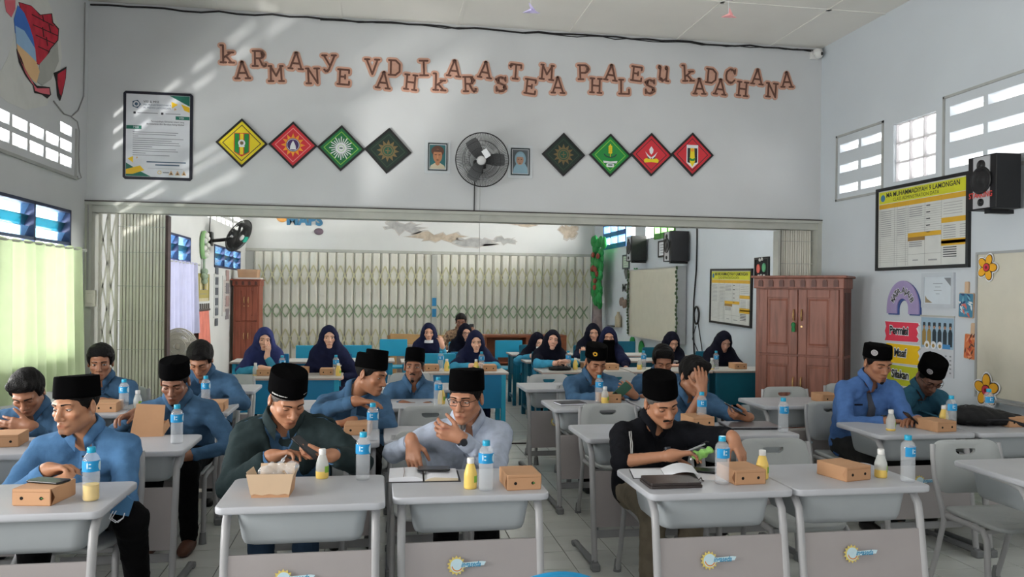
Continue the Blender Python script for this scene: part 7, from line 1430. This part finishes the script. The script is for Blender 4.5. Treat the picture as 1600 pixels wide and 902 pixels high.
t = thing('switch_box', 'white electric box on the left gate jamb', 'switch', (XL+.07, YP-.06, 1.50)); mb = MB(); mb.b2((-.045, -.03, -.08), (.045, .02, .08)); mb.b2((-.03, -.036, -.05), (.03, -.03, .05)); mb.build('cover', mat('ivory_switch', (214, 210, 196), rough=.5), t, .004); cable('thin conduit rising from the electric box', [(XL+.03, YP-.05, 1.58), (XL+.03, YP-.05, 2.4)], .01, gw)
# --- broken wall mural on the left wall (flat paint)
mb = MB(); M_ = [mat('mural_black', (30, 22, 24), rough=.8), mat('mural_red_brick', (196, 40, 62), rough=.8, var=.3, vscale=9), mat('mural_blue', (60, 112, 196), rough=.8), mat('mural_pale_blue', (150, 186, 220), rough=.8), mat('mural_peach', (228, 188, 140), rough=.8), mat('mural_grey', (170, 172, 166), rough=.8), mat('mural_pink', (214, 104, 116), rough=.8), mat('mural_cream', (206, 208, 204), rough=.8)]
flat(mb, 'L', [(0, 112), (10, 95), (22, 60), (25, 0), (75, 0), (92, 40), (97, 90), (90, 130), (72, 165), (40, 172), (12, 160), (0, 150)], .0015, 7)
brick = [(30, 4), (50, 10), (62, 24), (80, 22), (82, 36), (91, 46), (90, 62), (78, 76), (72, 90), (63, 102), (56, 98), (52, 82), (44, 50), (34, 22)]
flat(mb, 'L', [(x+(1.3 if x > 60 else -1), y+(1 if y > 50 else -1.2)) for x, y in brick], .003, 0); flat(mb, 'L', brick, .0045, 1)
for a, b in (((50, 22), (84, 40)), ((52, 38), (90, 55)), ((56, 54), (86, 68)), ((60, 72), (77, 80)), ((66, 24), (68, 34)), ((76, 38), (79, 52)), ((66, 42), (68, 58)), ((72, 58), (74, 72))): flat(mb, 'L', [a, b, (b[0], b[1]+1.4), (a[0], a[1]+1.4)] if abs(b[0]-a[0]) > 6 else [a, b, (b[0]+1.2, b[1]), (a[0]+1.2, a[1])], .006, 0)
flat(mb, 'L', [(28, 8), (38, 20), (46, 40), (52, 60), (55, 78), (40, 60), (24, 52), (22, 30)], .005, 2); flat(mb, 'L', [(24, 40), (38, 48), (55, 76), (57, 98), (42, 88), (26, 72)], .0055, 3); flat(mb, 'L', [(26, 68), (44, 84), (58, 98), (52, 112), (42, 100), (28, 80)], .006, 4)
flat(mb, 'L', [(7, 0), (24, 0), (24, 14), (18, 27), (10, 18)], .005, 6); flat(mb, 'L', [(28, 78), (58, 100), (62, 112), (57, 130), (44, 118), (32, 100)], .0065, 4); flat(mb, 'L', [(62, 100), (76, 84), (90, 66), (92, 96), (80, 124), (66, 134), (58, 128)], .005, 5)
flat(mb, 'L', [(26, 76), (34, 92), (40, 110), (50, 126), (58, 134), (78, 136), (80, 148), (74, 154), (66, 148), (54, 145), (52, 134), (40, 118), (30, 98)], .007, 0); flat(mb, 'L', [(27, 80), (33, 96), (40, 114), (50, 130), (58, 138), (77, 138), (78, 148), (66, 146), (55, 142), (52, 130), (42, 114), (32, 94)], .008, 6)
flat(mb, 'L', [(84, 114), (94, 110), (104, 104), (103, 122), (98, 146), (94, 158), (90, 150), (88, 128)], .007, 0); flat(mb, 'L', [(90, 116), (96, 112), (103, 108), (102, 124), (96, 150), (93, 146), (90, 128)], .008, 1)
o = mb.build('wall_mural', M_); tag(o, 'painted broken brick wall mural with a blue planet high on the left wall', 'mural')
# --- back room walls
t = hang('wall_lettering', 'blue letters MAPS high on the far back wall', 'letters', wp(476, 345, 'B'), 'front'); mb = up(MB()); text_mb(mb, 'MAPS', .30, (0, 0), .02, 0, bold=.016, sx=1.05); mb.build('letters', mat('steel_blue_letter', (62, 116, 150), rough=.7), t)
t = hang('wall_ornament', 'orange round ornament left of the letters MAPS', 'decoration', wp(441, 338, 'B'), 'front'); mb = MB(); mb.sphere((0, 0, 0), (.13, .03, .13), 16, 10); mb.build('disc', mat('orange_card', (222, 160, 84), rough=.7), t)
t = hang('wall_ornament', 'small grey ball ornament below the letters MAPS', 'decoration', wp(498, 362, 'B'), 'front'); mb = MB(); mb.sphere((0, 0, 0), (.1, .05, .075), 16, 10); mb.build('ball', mat('mauve_grey_card', (112, 96, 108), rough=.6), t)
def patch(label, px, py, w, h, m, seed):
    rs = random.Random(seed); c = wp(px, py, 'B', .0); t = hang('peeling_paint', label, 'stain', c, 'front'); mb = up(MB()); P = [(w*(.5+.18*rs.uniform(-1, 1))*math.cos(2*PI*k/22), h*(.5+.3*rs.uniform(-1, 1))*math.sin(2*PI*k/22)) for k in range(22)]; mb.prism([(x*1.1, y*1.25) for x, y in P], 0, .002, 1); mb.prism(P, .002, .004, 0); mb.build('bare_plaster', [m, mat('grey_water_mark', (188, 184, 178), rough=.9)], t)
TAN = mat('tan_bare_plaster', (190, 176, 158), rough=.95, var=.3, vscale=8); GRYP = mat('grey_bare_plaster', (176, 176, 174), rough=.95, var=.25, vscale=8)
patch('tan peeled patch at the centre of the far wall', 685, 371, 1.1, .22, TAN, 1); patch('grey peeled patch left of the tan one on the far wall', 628, 355, .8, .2, GRYP, 2); patch('grey peeled streak right of the tan patch', 742, 378, .9, .16, GRYP, 3); patch('small grey peeled patch right of centre on the far wall', 790, 376, .5, .13, GRYP, 4); patch('tan peeled patch at right of the far wall', 888, 360, .4, .26, TAN, 5); patch('thin tan peeled patch under the beam', 818, 351, .5, .08, TAN, 6)
# tree of paper leaves
GLF = mat('green_paper_leaf', (32, 138, 66), rough=.7, var=.3, vscale=9); t = thing('paper_tree', 'green paper leaf tree with red apples in the far right corner', 'decoration', (XR-.17, 16.6, 0)); mb = MB(); mb.tube([(-.02, .32, 0), (-.05, .3, .35), (-.06, .28, 1.0), (-.06, .25, 1.6), (-.06, .1, 2.1)], [.16, .15, .12, .1, .06], 10, 0, True, .4); mb.build('trunk', mat('mauve_bark_paper', (142, 128, 128), rough=.9, var=.3, vscale=10), t)
rs = random.Random(11); lm = MB(); lm.sphere((0, 0, 0), (.05, .16, .13), 8, 5); l0 = lm.build('leaf_tuft', GLF, t); l0.location = (-.08, 0, 2.4)
for k in range(56): z = rs.uniform(1.35, 2.72); yy = (.05+.22*math.sin((z-1.3)*2.2))+rs.uniform(-.42, .42)*(.55 if z < 1.8 else 1); o = link(bpy.data.objects.new('leaf_tuft', l0.data), t); o.location = (-.06-rs.uniform(0, .06), yy, z); o.rotation_euler = (rs.uniform(0, 6), 0, 0); o.scale = (1, rs.uniform(.7, 1.2), rs.uniform(.7, 1.2))
am = MB(); am.sphere((0, 0, 0), (.04, .07, .06), 8, 6); a0 = None
for k in range(9): o = am.build('apple', mat('brownish_red_apple', (150, 70, 54), rough=.6), t) if a0 is None else link(bpy.data.objects.new('apple', a0.data), t); a0 = a0 or o; o.location = (-.17, rs.uniform(-.25, .35), rs.uniform(1.7, 2.5))
def frame_on(wall, name, label, a, b, m, inner, th=.025, cat='picture', lines=4):
    A_, B_ = wp(*a, wall), wp(*b, wall); c = (A_+B_)/2; w, h = abs(B_[1]-A_[1]), abs(A_[2]-B_[2]); t = thing(name, label, cat, tuple(c), rz=-H90 if wall == 'R' else H90); mb = up(MB()); bw = min(w, h)*.1; o, i_ = rrect(w, h, .001, 1), rrect(w-2*bw, h-2*bw, .001, 1); mb.loft([[(x, y, 0) for x, y in o], [(x, y, th) for x, y in o], [(x, y, th) for x, y in i_], [(x, y, th*.6) for x, y in i_]], 0, (True, False), False); mb.build('frame', m, t); mb = up(MB()); mb.prism(rrect(w-2*bw+.004, h-2*bw+.004, .001, 1), .002, th*.6, 0)
    for k in range(lines): mb.prism(rrect((w-2*bw)*.6, .01, .001, 1, 0, (h-2*bw)*(.3-.2*k)), th*.6, th*.6+.001, 1)
    mb.build('picture', [inner, GREY], t); return t
PGB = mat('pale_green_picture', (176, 196, 176), rough=.4); frame_on('R', 'framed_picture', 'dark framed picture left of the far loudspeaker', (974, 399), (984, 420), mat('slate_frame', (52, 66, 70), rough=.4), PGB); frame_on('R', 'framed_picture', 'black framed sheet between the two back room loudspeakers', (1030, 377), (1044, 401), BLK, WHT); frame_on('R', 'framed_picture', 'black framed green slip left of the deep cream board', (985, 452), (993, 481), BLK, mat('soft_green_picture', (150, 186, 140), rough=.5))
t = frame_on('R', 'framed_picture', 'black panel with red and green paper flowers above the cupboard', (1181, 403), (1203, 437), BLK, mat('black_felt', (24, 24, 28), rough=.8), lines=0); mb = up(MB()); [mb.prism(circ(.042, x*.45, y*.45, 12, .058), .016, .03, m_) for x, y, m_ in ((-.17, 0, 0), (.17, .02, 1))]; [mb.prism(circ(.022, x*.4, y*.4, 10), .016, .028, 2) for x, y in ((-.1, .28), (.06, .3), (-.18, -.25), (.0, -.24), (.2, -.25))]; mb.build('felt_flowers', [mat('coral_felt', (214, 104, 92), rough=.8), mat('mint_felt', (96, 164, 120), rough=.8), mat('white_felt', (214, 214, 210), rough=.8)], t)
for k, (x, y) in enumerate(((979, 427), (994, 427))): t = thing('wall_ornament', ('dark heart ornament under the slate picture', 'green heart ornament at the corner of the deep cream board')[k], 'decoration', tuple(wp(x, y, 'R', .02)), rz=-H90); mb = up(MB()); mb.prism([(0, -.12), (.12, .03), (.08, .1), (0, .06), (-.08, .1), (-.12, .03)], 0, .02); mb.build('heart', mat('grey_card', (92, 98, 96), rough=.8) if k == 0 else GLF, t)
t = thing('wall_lettering', 'small black letters beside the deep cream board', 'letters', tuple(wp(979, 455, 'R', .0)), rz=-H90); mb = up(MB()); text_mb(mb, 'MZI', .2, (0, .06), .01, 0, bold=.01, sx=1.6); text_mb(mb, 'EZ', .18, (.2, -.16), .01, 0, bold=.008, sx=1.6); mb.build('letters', INK, t)
t = thing('wall_ornament', 'brown shell like ornament on the far right wall', 'decoration', tuple(wp(976, 472, 'R', .03)), rz=-H90); mb = MB(); [mb.sphere((-.16+.1*k, -.03, .03*(k % 2)-.02*k), (.08, .03, .09), 10, 6) for k in range(4)]; mb.build('shells', mat('taupe_card', (128, 110, 100), rough=.8), t)
t = thing('wall_shelf', 'small shelf holding a beige bottle on the far right wall', 'shelf', tuple(wp(963, 500, 'R', .0)), rz=-H90); mb = MB(); mb.b2((-.25, -.12, -.14), (.22, 0, -.12)); mb.build('board', FANB, t); tb_ = thing('jar', 'beige bottle on the small wall shelf', 'bottle', tuple(wp(966, 503, 'R', .07)+V3(0, 0, -.0)));  mb = MB(); mb.lathe([(.07, -.11), (.07, .1), (.03, .16), (.03, .2)], 14, 0); mb.build('jar_body', mat('beige_jar', (176, 164, 140), rough=.5), tb_)
# garland of leaves on the edges of the board
gar = thing('leaf_garland', 'thin leaf garland hung on both edges of the deep cream board', 'decoration', (XR-.19, 13.5, 1.4)); lm = MB(); lm.sphere((0, 0, 0), (.02, .035, .022), 6, 4); l0 = None; rs = random.Random(5); LFD = mat('dark_olive_leaf', (64, 84, 56), rough=.7)
for sy, z0, z1 in ((-1.24, -.8, .62), (1.29, -.55, .62)):
    for k in range(22):
        o = lm.build('leaf', LFD, gar) if l0 is None else link(bpy.data.objects.new('leaf', l0.data), gar); l0 = l0 or o; o.location = (-.02, sy+rs.uniform(-.03, .03), z0+(z1-z0)*k/21); o.rotation_euler = (rs.uniform(0, 6), 0, 0)
    mb = MB(); mb.tube([(-.015, sy, z0), (-.015, sy+.01, 0), (-.015, sy, z1)], .006, 5); mb.build('stem', LFD, gar)
# left back wall
t = thing('wall_ornament', 'green and white ring ornament between the left back windows', 'decoration', tuple(wp(317, 383, 'L', .02)), rz=H90); mb = MB(); mb.tube([(.15*math.cos(a), -.02, .2*math.sin(a)) for a in [2*PI*i/20 for i in range(21)]], .035, 6, 0); mb.build('ring', mat('light_green_ring', (146, 190, 130), rough=.7), t); mb = MB(); [mb.sphere((.12*math.cos(2*PI*k/9), -.05, .17*math.sin(2*PI*k/9)), .045, 8, 6) for k in range(9)]; mb.build('flowers', mat('white_paper_petals', (214, 216, 208), rough=.8), t)
mb = MB(); mb.tube([(0, -.02, -.2), (0, -.02, -.42)], .02, 6); [mb.sphere((.07*math.cos(2*PI*k/6), -.03, -.5+.09*math.sin(2*PI*k/6)), .05, 8, 6) for k in range(6)]; mb.build('tassel', mat('sage_tassel', (150, 168, 146), rough=.8), t)
t = frame_on('L', 'wall_hanging', 'olive printed scroll hanging on the left back wall', (308, 427), (326, 470), mat('olive_scroll', (150, 142, 72), rough=.7), mat('olive_print', (170, 158, 92), rough=.7), .01, 'hanging'); mb = up(MB()); [mb.prism(rrect(.12, .2, .03, 3, -.25+.25*k, .06), .008, .014, k % 2) for k in range(3)]; mb.prism(rrect(.7, .05, .01, 2, 0, -.2), .008, .014, 0); mb.build('figures', [mat('pale_figure', (206, 196, 160), rough=.7), mat('dark_olive_figure', (92, 88, 52), rough=.7)], t)
t = thing('hanging_cloth', 'coral pink gathered cloth hanging below the scroll', 'cloth', tuple(wp(315, 516, 'L', .05)), rz=H90); rows = [[(-.42+.84*i/30*1.0+(.0 if j else 0), -.03-.025*math.sin(i*1.9)-.02*j/4, .3-.7*j/4) for i in range(31)] for j in range(5)]; rows = [[(x*(.8+.07*j), y, z) for x, y, z in r] for j, r in enumerate(rows)]; mb = MB(); mb.loft(rows, 0, (False, False), True, False); mb.build('gathered_cloth', mat('coral_pink_cloth', (226, 136, 118), rough=.85, var=.15), t); mb = MB(); mb.cyl((-.42, -.03, .32), (.42, -.03, .32), .02, n=8); [mb.cyl((-.38+.15*k, -.03, .32), (-.38+.15*k, -.03, .42), .012, n=6) for k in range(6)]; mb.build('hook_rail', mat('dark_hook_rail', (84, 76, 72), rough=.6), t)
t = frame_on('L', 'photo_board', 'tall photo collage sheet beside the far left cupboard', (347, 431), (361, 492), mat('white_board_edge', (206, 208, 206), rough=.5), mat('collage_paper', (196, 190, 186), rough=.6), .012, 'poster'); mb = up(MB()); [mb.prism(rrect(.3, .2, .01, 2, 0, .38-.24*k), .008, .016, k % 2) for k in range(4)]; mb.build('photos', [mat('pink_grey_photo', (170, 146, 142), rough=.6), mat('grey_photo', (136, 132, 136), rough=.6)], t)
t = frame_on('L', 'photo_strip', 'narrow strip of dark photos left of the collage sheet', (334, 428), (341, 496), mat('white_board_edge', (206, 208, 206), rough=.5), mat('strip_paper', (180, 184, 186), rough=.6), .012, 'poster'); mb = up(MB()); [mb.prism(rrect(.24, .13, .01, 2, 0, .44-.18*k), .008, .016) for k in range(6)]; mb.build('photos', mat('slate_photo', (92, 98, 106), rough=.6), t)
for k, (x, y) in enumerate(((958, 537), (985, 545))): t = thing('wall_ornament', ('round green leaf cutout low on the back right wall', 'second green leaf cutout nearer the cream board, low')[k], 'decoration', tuple(wp(x+30 if k == 0 else x+17, y, 'R', .02)), rz=-H90); mb = MB(); mb.sphere((0, 0, 0), (.16, .03, .15), 12, 8); mb.build('cutout', GLF, t)
# streaks through the left vents come from the spot lamp added in the yard
